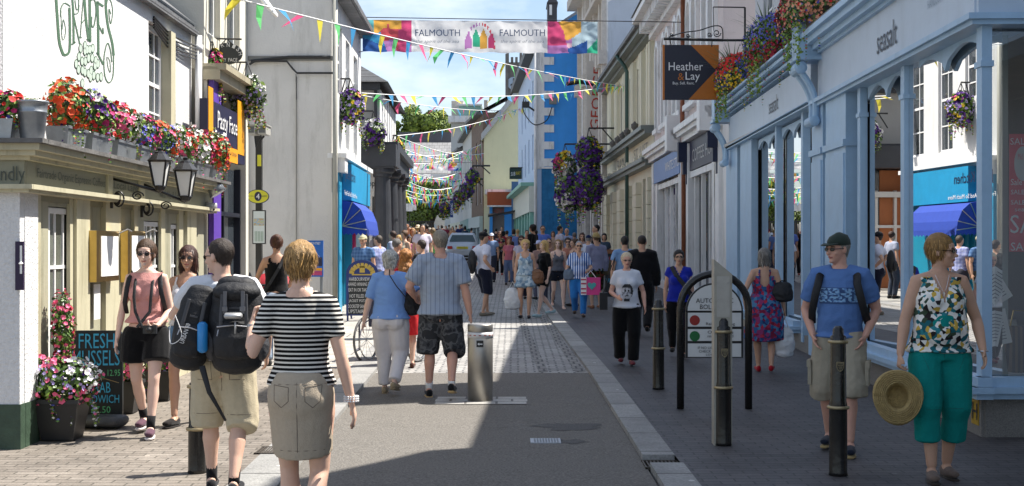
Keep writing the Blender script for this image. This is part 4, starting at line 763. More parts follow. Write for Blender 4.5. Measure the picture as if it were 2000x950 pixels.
text('lettering', 'SUB', (X(998, 86), 85.98, Z(344, 86)), (1, 0, .12), (0, 0, 1), .28, .24, whitepaint, pn); text('lettering', 'WAY', (X(1007, 86), 85.98, Z(343, 86)), (1, 0, .12), (0, 0, 1), .32, .24, M('sign_yellow', (.65, .5, .02), .5), pn)
mb = MB(); mb.tube([P(996, 328, 86), P(1024, 328, 86)], .04, 5); part('bar', mb, black, t)
t = thing('cafe', 'blue fronted shop under a thin black awning beside the pale yellow gable', 'shop', (1, 90, gz(90))); mb = MB(); mb.bx(X(999, 92.5), X(1022, 92.5), 92.5, 94, 0, Z(355, 92.5)); part('wall', mb, M('denim_blue_paint', (.06, .13, .26), .6, 0, .1, 2), t)
mb = MB(); q = [P(953, 421, 89), P(1020, 408, 89), P(1020, 412, 93), P(953, 418, 93)]; mb.hexa([p - V((0, 0, .12)) for p in q] + q); part('awning', mb, black, t)
# clock tower
ct = thing('clock_tower', 'dark stone church tower with a clock face behind the roofs', 'tower', (.5, 130, gz(130))); d = 130; dst = M('dark_stone', (.15, .14, .13), .9, 0, .3, 1.5, .4, 8)
mb = MB(); mb.bx(X(989, d), X(1020, d), d, d + 3, 0, Z(122, d))
for k in range(4): mb.bx(X(989 + 8.6 * k, d), X(994 + 8.6 * k, d), d - .1, d + 3.1, Z(122, d), Z(104 if k in (0, 3) else 112, d))
mb.bx(X(987, d), X(993, d), d - .2, d + .6, 0, Z(106, d)); part('tower_wall', mb, dst, ct)
c = P(1003, 163, d - .1); mb = MB(); vs = [c + V((.62 * cos(a), 0, .62 * sin(a))) for a in [k * pi / 12 for k in range(24)]]; mb.poly(vs, (0, 1, 0), .08); cf = part('clock_face', mb, M('clock_blue', (.35, .45, .55), .5), ct)
mb = MB(); mb.tube([c + V((0, -.05, 0)), c + V((.0, -.05, .5))], .05, 5); mb.tube([c + V((0, -.05, 0)), c + V((-.3, -.05, -.2))], .06, 5); part('clock_hand', mb, black, cf)
# row behind the yellow gable
for nm, lab, a, b, zt, mt in (('brown_timber_house', 'tall narrow house with brown timber bays beyond the yellow gable', (X(943, 96), 96), (X(921, 104), 104), Z(225, 98), M('brown_wall', (.16, .11, .08), .8, 0, .3, 3)), ('white_house', 'pale house with a teal gable end farther down the right side', (X(921, 104.2), 104.2), (X(904, 118), 118), Z(262, 110), M('pale_house', (.55, .56, .54), .8, 0, .05, 2)), ('grey_house', 'pale grey house at the far right bend of the street', (X(904, 118.2), 118.2), (X(880, 132), 132), Z(300, 125), M('grey_house', (.5, .52, .53), .8, 0, .05, 2))):
    f = Fac(a, b, 1); t = thing(nm, lab, 'house', (a[0], a[1], gz(a[1]))); hs = [(u, u + 1, z, z + 1.9) for u in [1 + 2.6 * i for i in range(int(f.L / 2.7))] for z in (4.8, 7.6)]; mb = MB(); hs = [h for h in hs if h[3] < zt]; f.wall(mb, 0, f.L, 3.8, zt, hs); f.body(mb, 0, f.L, 9, 0, zt); part('wall', mb, mt, t)
    for q in hs: f.sash(*q, 2, 2, -.08, whitepaint, darkglass, t)
    mb = MB(); f.box(mb, 0, f.L, .0, .25, 3.1, 3.9); 
    for k in range(int(f.L / 2.5)): f.box(mb, 2.5 * k, 2.5 * k + .4, 0, .2, 0, 3.1)
    part('shopfront', mb, paint(('9fb0b5', '3f7f86', 'a9b0a0')[0 if nm[0] == 'b' else 1 if nm[0] == 'w' else 2]), t); mb = MB(); f.box(mb, .2, f.L, -.1, .05, .5, 3.1); part('shop_window', mb, darkglass, t)
    mb = MB(); mb.add([f.P(-.1, .4, zt), f.P(f.L, .4, zt), f.P(f.L, -4, zt + 2.4), f.P(-.1, -4, zt + 2.4), f.P(f.L, -9, zt), f.P(-.1, -9, zt)], [(0, 1, 2, 3), (3, 2, 4, 5)]); f.box(mb, 0, f.L, -.2, .5, zt - .15, zt + .05); part('roof', mb, slate, t)
t = thing('teal_gable_house', 'house with a pale teal gable and a stone chimney against the hill', 'house', (-5, 135, gz(135))); d = 134
mb = MB(); mb.bx(X(881, d), X(945, d), d, d + 6, 0, Z(240, d)); part('wall', mb, MATS['pale_house'], t); mb = MB(); mb.poly([(X(893, d), d - .1, Z(240, d)), (X(945, d), d - .1, Z(240, d)), (X(938, d), d - .1, Z(207, d)), (X(897, d), d - .1, Z(207, d))], (0, 1, 0), 5); part('gable', mb, M('teal_render', (.25, .42, .38), .8, 0, .06, 1), t)
mb = MB(); mb.bx(X(895, d), X(942, d), d - .4, d + 5.3, Z(207, d), Z(204, d)); mb.bx(X(876, d), X(920, d), d - .9, d + 1, Z(240, d), Z(228, d)); part('eaves', mb, whitegrey, t); mb = MB(); mb.bx(X(880, d), X(904, d), d + 2, d + 4, Z(240, d), Z(193, d)); mb.bx(X(946, d), X(953, d), d - 2, d, Z(262, d), Z(200, d)); part('chimney', mb, stone, t)
# far end of the street
st = thing('slate_roofed_hall', 'long stone building with a broad slate roof closing the street', 'building', (-10, 150, gz(150))); d = 150
mb = MB(); mb.bx(X(780, d), X(890, d), d, d + 12, 0, Z(345, d)); part('wall', mb, M('hall_stone', (.42, .41, .38), .9, 0, .15, 1.2, .3, 6), st)
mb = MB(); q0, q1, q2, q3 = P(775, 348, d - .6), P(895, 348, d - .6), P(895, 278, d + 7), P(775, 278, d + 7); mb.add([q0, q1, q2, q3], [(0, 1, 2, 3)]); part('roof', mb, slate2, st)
mb = MB(); mb.bx(X(775, 156), X(890, 156), 157.2, 165, Z(300, 157), Z(258, 157)); part('upper_wall', mb, M('dark_slate_hung', (.09, .09, .10), .8, 0, .15, 2), st)
mb = MB(); mb.bx(X(844, 118), X(880, 118), 140, 148, 0, Z(352, 140)); mb.bx(X(846, 138), X(850, 138), 139.5, 140, 0, 4); single('end_house', 'plain white house at the end of the street under the bunting', 'house', mb, M('end_white', (.62, .64, .63), .8, 0, .05, 1), (-9, 140, gz(140)))
mb = MB(); d = 100
for k in range(17): x = X(776 + 4.2 * k, d); mb.bx(x - .03, x + .03, d, d + .06, gz(d), gz(d) + 1.9)
mb.bx(X(775, d), X(848, d), d - .02, d + .08, gz(d) + 1.85, gz(d) + 1.95); mb.bx(X(775, d), X(848, d), d - .02, d + .08, gz(d) + .9, gz(d) + .97); single('railing', 'dark iron railings in front of the shrubs at the far end', 'railing', mb, black, (-8, d, gz(d)))
t = thing('signboard', 'blank white panelled signboard raised over the far railings', 'sign', P(797, 406, 95)); mb = MB(); mb.bx(X(783, 95), X(792, 95), 95, 95.15, Z(411, 95), Z(400, 95)); mb.bx(X(792, 95), X(806, 95), 94.9, 95.1, Z(413, 95), Z(398, 95)); mb.bx(X(806, 95), X(813, 95), 95, 95.15, Z(411, 95), Z(400, 95)); part('panel', mb, whitegrey, t); mb = MB(); mb.bx(X(799, 95), X(800, 95), 95.1, 95.2, gz(95), Z(412, 95)); part('pole', mb, black, t)
t = thing('projecting_sign', 'tall narrow dark blue hanging sign beyond the portico', 'sign', P(786, 372, 50)); mb = MB(); mb.bx(X(780, 50), X(791, 50), 50, 50.1, Z(391, 50), Z(354, 50)); part('panel', mb, M('ink_blue', (.01, .015, .05), .5), t)
for k in range(5): mb = MB(); mb.bx(X(784, 50), X(788, 50), 49.98, 50, Z(366 + 4.5 * k, 50), Z(363.5 + 4.5 * k, 50)); part('lettering', mb, paint('c45a8c' if k < 3 else '8ab0d8'), t)
t = thing('square_sign', 'small white square hanging sign with a dark round emblem', 'sign', P(831, 390, 90)); mb = MB(); mb.bx(X(825, 90), X(837, 90), 90, 90.1, Z(397, 90), Z(384, 90)); part('panel', mb, whitegrey, t); mb = MB(); c = P(831, 390.5, 89.97); mb.poly([c + V((.14 * cos(a), 0, .16 * sin(a))) for a in [k * pi / 6 for k in range(12)]], (0, 1, 0), .02); part('emblem', mb, M('emblem_brown', (.08, .05, .03), .6), t)
t = thing('flag_banner', 'dark blue vertical banner with pale letters on the far right row', 'banner', P(882, 410, 88)); mb = MB(); mb.bx(X(879, 88), X(885, 88), 88, 88.08, Z(425, 88), Z(392, 88)); pn = part('cloth', mb, paint('1a3a78'), t); text('lettering', 'SONG', (X(884.5, 88), 87.98, Z(420, 88)), (0, 0, 1), (-1, 0, 0), .75, .14, whitepaint, pn)
# ================================================================ PEOPLE
SKIN = {'fair': (.68, .43, .32), 'pale': (.72, .48, .38), 'tan': (.53, .31, .21), 'red': (.62, .34, .25)}
def skinmat(k):
    nm = 'skin_' + k
    if nm in MATS: return MATS[nm]
    m = M(nm, SKIN[k], .5, 0, .08, 9, .12, 220, .35); b = m.node_tree.nodes['Principled BSDF']; b.inputs['Subsurface Weight'].default_value = .08; b.inputs['Subsurface Radius'].default_value = (.02, .008, .004); return m
LIP = M('lips', (.38, .12, .10), .45, 0, .1, 9); BROW = M('brows', (.06, .035, .02), .7, 0, .1, 9); EYE = M('eye_dark', (.03, .02, .015), .2)
def haircol(c):
    nm = 'hair_' + c
    if nm in MATS: return [MATS[nm], MATS[nm + '_light'], MATS[nm + '_deep']]
    a = srgb(c); f = lambda k: tuple(min(1, x * k) for x in a)
    return [M(nm, a, .5, 0, .35, 40, .5, 160, .4), M(nm + '_light', f(1.7), .42, 0, .2, 30), M(nm + '_deep', f(.5), .55, 0, .2, 30)]
def ik(a, b, l1, l2, pole):
    a, b, pole = V(a), V(b), V(pole); d = b - a; L_ = min(d.length, (l1 + l2) * .995); n = d.normalized(); b = a + n * L_
    x = (l1 * l1 - l2 * l2 + L_ * L_) / (2 * L_); h = sqrt(max(0, l1 * l1 - x * x)); p = pole - n * pole.dot(n); p.normalize(); return a + n * x + p * h, b
def smoothmesh(me): me.polygons.foreach_set('use_smooth', [True] * len(me.polygons))
NOISE = V((0, 0, 0))
def folds(me, amp, sc, seed):
    o = V((seed * 3.1, seed * 1.7, 0)); me.update()
    nr = [v.normal.copy() for v in me.vertices]
    for v, n_ in zip(me.vertices, nr):
        q = v.co; a = noise.noise(V((q.x * sc[0], q.y * sc[1], q.z * sc[2])) + o) + .9 * (.35 - abs(noise.noise(V((q.x * sc[0] * 1.6 + q.z * 5, q.y * sc[1] * 1.6 - q.z * 4, q.z * sc[2] * 1.6)) + o)) * 1.6); v.co = q + n_ * (a * amp)
    me.update()
PCOUNT = [0]
class Person: pass
def person(label, px, d, H, rz=0, sex='m', fat=0, skin='fair', hair=('short', '2a2018'), top=None, bottom=None, shoes='222222', la=None, ra=None, ll=None, rl=None, lpole=(-.5, -1, 0), rpole=(.5, -1, 0), head=(0, 0), lod=1, glasses=None, hat=None, pos=None, lhand=0, rhand=0, group=None, lean=0, hipshift=0, sock=None, kids=None):
    PCOUNT[0] += 1; seed = PCOUNT[0]; rnd = random.Random(seed * 17); k = H / 1.79; f = sex == 'f'
    x, y = (X(px, d), d) if pos is None else pos
    gy = gz(y) + (.045 if (x > rk(y) or x < lk(y)) else 0)
    t = thing('person', label, 'person', (x, y, gy), R(rz), group); p = Person(); p.t = t; p.k = k; p.rz = R(rz); p.loc = V((x, y, gy))
    vox = {2: .0085, 1: .015, 0: .024}[lod] * (k ** .5)
    sw = (.152 if f else .178) + fat * .012; hw = .098 if f else .09
    fh = 1 + fat * .30; fw = 1 + fat * .75
    B = lambda q: V(q) * k
    sh = lambda q: V((q[0] + hipshift * max(0, (q[2] - .9)), q[1] + lean * max(0, (q[2] - .95)), q[2]))       # lean forward
    prof = [(.84, .125, .10, 0), (.90, (.172 if f else .158) * fh, (.122 if f else .112) * fh, -.012), (.98, (.168 if f else .152) * fh, (.115 if f else .108) * fh, -.008), (1.08, (.130 if f else .142) * fw, (.094 if f else .102) * (1 + fat * 1.0), .012 * (1 + 2 * fat)), (1.18, (.124 if f else .142) * fw, (.092 if f else .100) * (1 + fat * .9), .010), (1.30, (.142 if f else .162) * (1 + .35 * fat), (.104 if f else .112) * (1 + fat * .4), .004), (1.38, sw * .93, .098, -.006), (1.43, sw * .80, .082, -.014), (1.465, .105, .068, -.018), (1.50, .064, .062, -.015)]
    hipJ = [V((-hw, 0, .92)), V((hw, 0, .92))]; shJ = [sh((-sw, -.012, 1.415)), sh((sw, -.012, 1.415))]
    ank = [V(ll or (-.10, 0, .085)), V(rl or (.10, 0, .085))]
    hand = [V(la or (-sw - .07, .03, .88)), V(ra or (sw + .07, .03, .88))]
    elb = [0, 0]; wr = [0, 0]; kne = [0, 0]; ak = [0, 0]
    for i in (0, 1):
        elb[i], wr[i] = ik(shJ[i], hand[i], .295, .255, (lpole, rpole)[i]); kne[i], ak[i] = ik(hipJ[i], ank[i], .425, .425, (0.12 * (i * 2 - 1), 1, 0))
    Rh = Euler((R(head[1]), 0, R(head[0]))).to_matrix(); nb = sh((0, -.018, 1.47)); hc = nb + Rh @ V((0, .022, .168))      # head centre
    hd = lambda q: hc + Rh @ V(q)
    mb = MB(); n = 14 if lod else 8
    mb.loft([B(sh((0, yo, z))) for z, rx, ry, yo in prof], [(rx * k, ry * k) for z, rx, ry, yo in prof], 16, (0, 1, 0))
    if f: 
        for s in (-1, 1): mb.ell(B(sh((.066 * s, .082 + fat * .03, 1.275))), (.062 * k * (1 + fat * .4), .055 * k * (1 + fat * .4), .06 * k * (1 + fat * .3)), 10, 8)
    for s in (-1, 1): mb.ell(B((.078 * s, -.055 - fat * .02, .905)), (.085 * k * fh, .078 * k * fh, .09 * k), 10, 8)
    if fat > .35: mb.ell(B(sh((0, .06, 1.08))), (.15 * k, .1 * k * (1 + fat * .5), .14 * k), 12, 8)
    af = 1 + fat * .45; bf = .86 if f else 1
    for i in (0, 1):
        s = i * 2 - 1; S = shJ[i]; E = elb[i]; Wt = wr[i]
        mb.loft([B(sh((s * .06, -.015, 1.44))), B(S), B(S.lerp(E, .3)), B(S.lerp(E, .7)), B(E), B(E.lerp(Wt, .25)), B(E.lerp(Wt, .6)), B(Wt)], [r * k * bf * af for r in (.055, .056, .050, .043, .038, .041, .034, .0255)], n, (0.05, .3, .95) if abs((E - S).normalized().z) < .5 else (0, 1, 0))
        # hand
        dr = (Wt - E).normalized(); hb = (lhand, rhand)[i]
        if isinstance(hb, tuple): dr = (dr * .3 + V(hb)).normalized(); hb = 1
        side = V((0, 1, 0)) if abs(dr.y) < .75 else V((0, 0, 1)); lat = (side - dr * side.dot(dr)).normalized(); nrm = lat.cross(dr) * (1 if i == 1 else -1); inw = V((-s, 0, 0)); 
        if nrm.dot(inw) < 0: nrm = -nrm
        curl = .5 + .5 * (hb if not isinstance(hb, tuple) else 0); hs_ = k * (.92 if f else 1)
        mb.loft([B(Wt - dr * .01), B(Wt + dr * .03), B(Wt + dr * .085)], [(.027 * hs_, .02 * hs_), (.037 * hs_, .017 * hs_), (.040 * hs_, .0145 * hs_)], 10, nrm)
        if lod:
            for j, (off, ln) in enumerate(((.029, .070), (.010, .082), (-.010, .076), (-.028, .058))):
                b0 = Wt + dr * .078 + lat * off; an = 0; pts = [b0]; rr = [.0095]
                for q in range(3):
                    an += (.32 + .10 * j) * curl * (1.6 if hb else 1); b0 = b0 + (dr * cos(an) + nrm * sin(an)) * ln / 3; pts.append(b0); rr.append(.0092 - .0009 * q)
                mb.loft([B(q) for q in pts], [r * k for r in rr], 7, lat)
            b0 = Wt + dr * .025 + lat * .028; mb.loft([B(b0), B(b0 + (dr * .8 + lat * .65 + nrm * .35).normalized() * .035), B(b0 + (dr * .8 + lat * .65 + nrm * .35).normalized() * .035 + (dr + nrm * .5).normalized() * .032)], [.0125 * k, .0115 * k, .0095 * k], 7, nrm)
        else: mb.loft([B(Wt + dr * .08), B(Wt + dr * .15 + nrm * .02)], [(.034 * k, .013 * k), (.024 * k, .011 * k)], 8, nrm)
        Hh = hipJ[i]; K = kne[i]; A = ak[i]; tf = 1 + fat * .35; q = A - K; cb = V((0, -.016, 0))
        mb.loft([B(Hh + V((-s * .01, 0, .0))), B(Hh.lerp(K, .25)), B(Hh.lerp(K, .6)), B(K), B(K.lerp(A, .14) + cb * .6), B(K.lerp(A, .32) + cb), B(K.lerp(A, .6) + cb * .5), B(A + V((0, 0, .02)))], [r * k * tf * (1 if not f else 1.02) for r in (.094, .084, .067, .051, .049, .054, .041, .031)], n, (0, 1, 0))
        mb.loft([B(A + V((0, -.035, -.02))), B(A + V((0, .02, -.025))), B(A + V((s * .012, .10, -.055)))], [(.032 * k, .035 * k), (.036 * k, .035 * k), (.042 * k, .018 * k)], 10, (0, 0, 1))
    # head
    mb.loft([B(nb + V((0, -.0, -.03))), B(nb + Rh @ V((0, .002, .03))), B(hd((0, -.022, -.04)))], [r * k for r in ((.066, .056, .056) if not f else (.056, .048, .05))], 12, (0, 1, 0))
    hs = k * 1.0; E3 = lambda c, r, **kw: mb.ell(B(hd(c)), tuple(q * hs for q in r), kw.get('n', 14), kw.get('m', 10), Rh)
    E3((0, -.012, .028), (.074, .094, .088)); jw = .92 if f else 1
    mb.loft([B(hd(q)) for q in ((0, .026, .05), (0, .026, .0), (0, .028, -.04), (0, .036, -.078), (0, .048, -.103))], [(a * k, b * k) for a, b in ((.066, .062), (.066, .063), (.061 * jw, .06), (.047 * jw, .05), (.026 * jw, .03))], 16, Rh @ V((0, 1, 0)))
    if lod:
        mb.loft([B(hd((0, .084, .008))), B(hd((0, .097, -.018))), B(hd((0, .107, -.036)))], [.008 * k, .010 * k, .0145 * k], 8, Rh @ V((0, 1, 0)))
        for s in (-1, 1): E3((.034 * s, .078, .02), (.026, .013, .0085), n=8, m=6); E3((.076 * s, -.006, -.008), (.011, .022, .032), n=8, m=6); E3((.036 * s, .064, -.03), (.024, .022, .022), n=8, m=6); E3((.030 * s, .076, .0), (.014, .012, .009), n=8, m=6)
        E3((0, .085, -.062), (.024, .012, .0075), n=10, m=6); E3((0, .078, -.098), (.02, .016, .014), n=8, m=6)
    me = remesh(mb, vox, 2 if lod == 2 else 1 if lod else 1); smoothmesh(me)
    for m in (skinmat(skin), LIP, BROW, EYE): me.materials.append(m)
    if lod:
        Ri = Rh.inverted(); mi = [0] * len(me.polygons)
        for i, pl in enumerate(me.polygons):
            q = Ri @ (pl.center / k - hc)
            if q.y > .06 and abs(q.x) < .06 and -.09 < q.z < .05:
                if abs(q.x) < .024 and abs(q.z + .062) < .0085 * (1 - (q.x / .03) ** 2): mi[i] = 1
                elif not f and 0: pass
                elif .014 < abs(q.x) < .050 and abs(q.z - .0235 + abs(abs(q.x) - .03) * .15) < .0048: mi[i] = 2
                elif .018 < abs(q.x) < .044 and abs(q.z - .001) < .0055: mi[i] = 3
        me.polygons.foreach_set('material_index', mi)
    ob = link('body', me, t); p.shJ, p.elb, p.wr, p.kne, p.ak, p.hipJ, p.hc, p.Rh, p.nb, p.hd, p.B, p.sh = [B(q) for q in shJ], [B(q) for q in elb], [B(q) for q in wr], [B(q) for q in kne], [B(q) for q in ak], [B(q) for q in hipJ], B(hc), Rh, B(nb), (lambda q: B(hd(q))), B, sh
    rot = Matrix.Rotation(R(rz), 3, 'Z'); p.W = lambda q: p.loc + rot @ V(q)
    # ---- clothes
    def cloth_part(mbx, name, mat, amp, sc, cut=None, sm=3, vx=None):
        mm = remesh(mbx, vx or vox * 1.15, sm if lod else 1)
        if lod: folds(mm, amp * k, sc, seed)
        smoothmesh(mm)
        if cut:
            import bmesh
            bm = bmesh.new(); bm.from_mesh(mm); dl = [fc for fc in bm.faces if cut(fc.calc_center_median() / k)]; bmesh.ops.delete(bm, geom=dl, context='FACES'); bm.to_mesh(mm); bm.free()
        mm.materials.append(mat); return link(name, mm, t)
    def thigh(mbx, kn_r, fr, e, hemr=None, low=None):      # leg tubes down to fraction fr of the whole leg
        for i in (0, 1):
            s = i * 2 - 1; Hh, K, A = hipJ[i], kne[i], ak[i]; pts = [Hh + V((-s * .012, 0, .02))]; rr = [.092 * fh + e]; N_ = 8
            for q in range(1, N_ + 1):
                u = fr * q / N_; pt = Hh.lerp(K, u * 2) if u <= .5 else K.lerp(A, u * 2 - 1); bas = .098 * (1 + fat * .35) + (.060 - .098) * min(1, u * 2) if u <= .5 else .060 - (u - .5) * .03
                pts.append(pt + V((s * .022 * min(1, u * 2) if (hemr or 0) > .005 else 0, -.006 if u > .5 else 0, 0))); rr.append(bas + e + (hemr or 0) * u / fr)
            mbx.loft([B(q) for q in pts], [r * k for r in rr], 14, (0, 1, 0), cap=.15)
    def torso(mbx, z0, z1, e, flare=0, waist=1.0):
        pr = [q for q in prof if z0 + .02 < q[0] < z1]; i0 = [q for q in prof if q[0] <= z0 + .02][-1:] or [prof[0]]
        pr = [(z0, max(i0[0][1], pr[0][1]) + flare, max(i0[0][2], pr[0][2]) + flare, pr[0][3])] + [(z, rx * (waist if 1.05 < z < 1.2 else 1), ry, yo) for z, rx, ry, yo in pr]
        mbx.loft([B(sh((0, yo, z))) for z, rx, ry, yo in pr], [((rx + e) * k, (ry + e) * k) for z, rx, ry, yo in pr], 20, (0, 1, 0), cap=.12)
        if f and z1 > 1.3:
            for s in (-1, 1): mbx.ell(B(sh((.066 * s, .084 + fat * .03, 1.275))), tuple(k * (q + e) * (1 + fat * .3) for q in (.062, .053, .06)), 10, 8)
        if fat > .35: mbx.ell(B(sh((0, .06, 1.08))), ((.15 + e) * k, (.1 * (1 + fat * .5) + e) * k, (.14 + e) * k), 12, 8)
    if bottom:
        kd, mat = bottom[0], bottom[1]; mbx = MB(); o = bottom[2] if len(bottom) > 2 else None
        if kd in ('shorts', 'trousers'):
            fr = {'shorts': .5, 'trousers': 1.0}[kd] if o is None else o; e = bottom[3] if len(bottom) > 3 else (.014 if f else .022); hm = bottom[4] if len(bottom) > 4 else (.02 if kd == 'shorts' and not f else .0)
            torso(mbx, .86, 1.06, e * .7); thigh(mbx, 0, fr, e, hm)
            for s in (-1, 1): mbx.ell(B((.078 * s, -.055 - fat * .02, .905)), tuple(k * (q * fh + e * .8 + .004) for q in (.085, .078, .09)), 10, 8)
            p.bot = cloth_part(mbx, 'shorts' if kd == 'shorts' else 'trousers', mat, .007 if not f else .004, (9, 9, 5))
        if kd == 'skirt':
            zh = o; e = .012; mz = (kne[0] + kne[1]) / 2; pts = []; rr = []
            for q in range(9):
                z = 1.05 + (zh - 1.05) * q / 8; tt = max(0, (.92 - z) / .47); cx = (hipJ[0] + hipJ[1]) / 2; c = cx.lerp(mz, min(1, tt)); pts.append(V((c.x, c.y - .005, z))); spread = abs(kne[0].y - kne[1].y) * .5 * min(1, tt)
                rx = (.128 if z > 1.03 else .155 if z > .97 else .168 if z > .86 else .168 - .02 * tt) * fh + e + (bottom[3] if len(bottom) > 3 else 0) * tt; ry = (.10 if z > 1.03 else .128 if z > .95 else .14 if z > .85 else .128) * fh + e + spread; rr.append((rx * k, ry * k))
            mbx.loft([B(q) for q in pts], rr, 22, (0, 1, 0), cap=.1); 
            for s in (-1, 1): mbx.ell(B((.078 * s, -.055 - fat * .02, .905)), tuple(k * (q * fh + .008) for q in (.080, .076, .09)), 10, 8)
            p.bot = cloth_part(mbx, 'skirt', mat, .003, (8, 8, 6))
    if top:
        sl, mat = top[0], top[1]; o = dict(z0=.93, e=.018, flare=.01, sleeve=.5, cut=None, z1=1.475); o.update(top[2] if len(top) > 2 else {}); mbx = MB()
        torso(mbx, o['z0'], o['z1'], o['e'], o['flare'])
        if sl == 'none':
            for s in (-1, 1): mbx.loft([B(sh((s * .04, -.015, 1.437))), B(sh((s * (sw - .025), -.013, 1.418)))], [(.058 + o['e']) * k * bf * af] * 2, 12, (0, 1, 0), cap=.2)
        if sl != 'none':
            for i in (0, 1):
                s = i * 2 - 1; S, E, Wt = shJ[i], elb[i], wr[i]; fr = o['sleeve']; fr = {'short': fr, 'long': 2, 'cap': .28}[sl]
                pts = [sh((s * .06, -.015, 1.435)), S]; rr = [.058, .062]
                for q in (.5, 1): u = fr * q; pts.append(S.lerp(E, u) if u <= 1 else E.lerp(Wt, u - 1)); rr.append((.054 if u < .6 else .045 if u <= 1 else .036) + (.008 if sl == 'short' and not f else 0))
                if fr > 1: pts.insert(3, E); rr.insert(3, .05); pts[2] = S.lerp(E, .5)
                mbx.loft([B(q) for q in pts], [(r * (1 + fat * .4) * bf + o['e'] * .8) * k for r in rr], 12, (0, 1, 0) if abs((E - S).normalized().z) > .5 else (0.05, .3, .95), cap=.12)
        p.top = cloth_part(mbx, o.get('name', 'shirt'), mat, o.get('amp', .006), (7, 7, 9), o['cut'])
    if top and len(top) > 2 and 'dress' in top[2]:
        zh, fl = top[2]['dress']; mbx = MB(); pts = []; rr = []
        for q in range(8):
            z = 1.12 + (zh - 1.12) * q / 7; tt = (1.12 - z) / (1.12 - zh); c = ((kne[0] + kne[1]) / 2) * min(1, max(0, (.9 - z) / .4)); pts.append(V((c.x, c.y * .8, z))); rr.append(((.145 * fw + .05 * min(1, tt * 3) + fl * tt) * k, (.11 * fw + .035 * min(1, tt * 3) + fl * tt + abs(kne[0].y - kne[1].y) * .3 * tt) * k))
        mbx.loft([B(q) for q in pts], rr, 22, (0, 1, 0), cap=.08); cloth_part(mbx, 'dress_skirt', mat, .008, (10, 10, 3))
    # ---- shoes
    if shoes:
        sm = cloth(shoes) if isinstance(shoes, str) else shoes; mbs = MB()
        for i in (0, 1):
            s = i * 2 - 1; A = ak[i]; pit = max(0, A.z - .12) * 3.0; dv = V((s * .10, cos(pit), -sin(pit))).normalized(); up = V((0, sin(pit), cos(pit))); m1 = MB() if lod else mbs
            b = A - up * .045
            m1.loft([B(b - dv * .065), B(b - dv * .03), B(b + dv * .05), B(b + dv * .12), B(b + dv * .175)], [(.033 * k, .042 * k), (.038 * k, .048 * k), (.042 * k, .042 * k), (.046 * k, .032 * k), (.034 * k, .022 * k)], 12, up)
            if lod:
                s_ = link('shoe', remesh(m1, .008, 1), t); s_.data.materials.append(sm); smoothmesh(s_.data)
                if lod == 2:
                    ms = MB(); b2 = b - up * .04; ms.loft([B(b2 - dv * .07), B(b2 - dv * .02), B(b2 + dv * .1), B(b2 + dv * .185)], [(.036 * k, .013 * k), (.039 * k, .013 * k), (.048 * k, .013 * k), (.030 * k, .012 * k)], 12, up); lpart('sole', ms, cloth(kids.get('sole', 'd8d4cc') if kids else 'd8d4cc'), s_, True)
            if sock and lod: mk = MB(); q = (A - kne[i]).normalized(); mk.loft([B(A - q * .10), B(A + q * .02)], [.040 * k, .038 * k], 12, (0, 1, 0), cap=0.02); lpart('sock', mk, cloth(sock), t, True)
        if not lod: lpart('shoes', mbs, sm, t, True)
    # ---- hair
    st, hcx = hair[0], hair[1]
    if st != 'bald':
        hm = haircol(hcx); mh = MB(); Eh = lambda c, r: mh.ell(B(hd(c)), tuple(q * k for q in r), 16, 12, Rh)
        th = {'short': .006, 'crop': .004, 'thin': .004}.get(st, .016)
        Eh((0, -.024, .036), (.0765 + th, .090 + th, .086 + th)); dn = Rh @ V((0, 0, -1))
        if st == 'short' or st == 'crop': mh.loft([B(hd((0, -.045, .02))), B(hd((0, -.050, -.045)))], [(.073 * k, .058 * k), (.060 * k, .04 * k)], 12, Rh @ V((0, 1, 0)))
        if st in ('spiky', 'bobshort'): mh.loft([B(hd((0, -.035, .03))), B(hd((0, -.040, -.02))), B(hd((0, -.045, -.062)))], [(.088 * k, .078 * k), (.083 * k, .064 * k), (.058 * k, .036 * k)], 14, Rh @ V((0, 1, 0)))
        if st == 'curlyshort': mh.loft([B(hd((0, -.030, .03))), B(hd((0, -.040, -.06)))], [(.10 * k, .092 * k), (.085 * k, .06 * k)], 14, Rh @ V((0, 1, 0))); Eh((0, -.03, .05), (.10, .105, .085))
        if st == 'bob': mh.loft([B(hd((0, -.025, .03))), B(hd((0, -.03, -.04))), B(hd((0, -.03, -.11)))], [(.092 * k, .082 * k), (.098 * k, .072 * k), (.088 * k, .055 * k)], 14, Rh @ V((0, 1, 0)))
        if st in ('long', 'longcurly'): ln = .30 if st == 'long' else .26; mh.loft([B(hd((0, -.03, .02))), B(hd((0, -.045, -.08))), B(nb + V((0, -.08, -.02))), B(nb + V((0, -.10, .10 - ln)))], [(.090 * k, .072 * k), (.095 * k, .06 * k), (.115 * k, .05 * k), (.085 * k, .035 * k)], 14, (0, 1, 0))
        if st == 'bun': Eh((0, -.09, .085), (.045, .045, .045))
        if st == 'pony': mh.loft([B(hd((0, -.10, .05))), B(hd((0, -.15, -.01))), B(hd((0, -.12, -.12)))], [.028 * k, .034 * k, .012 * k], 8)
        fa = {'curlyshort': .012, 'longcurly': .016, 'spiky': .008}.get(st, .003)
        mm = remesh(mh, vox * (1 if lod else .9), 1); folds(mm, fa * k, (22, 22, 14) if st not in ('curlyshort', 'longcurly') else (26, 26, 26), seed); smoothmesh(mm); mm.materials.append(hm[0]); ho = link('hair', mm, t)
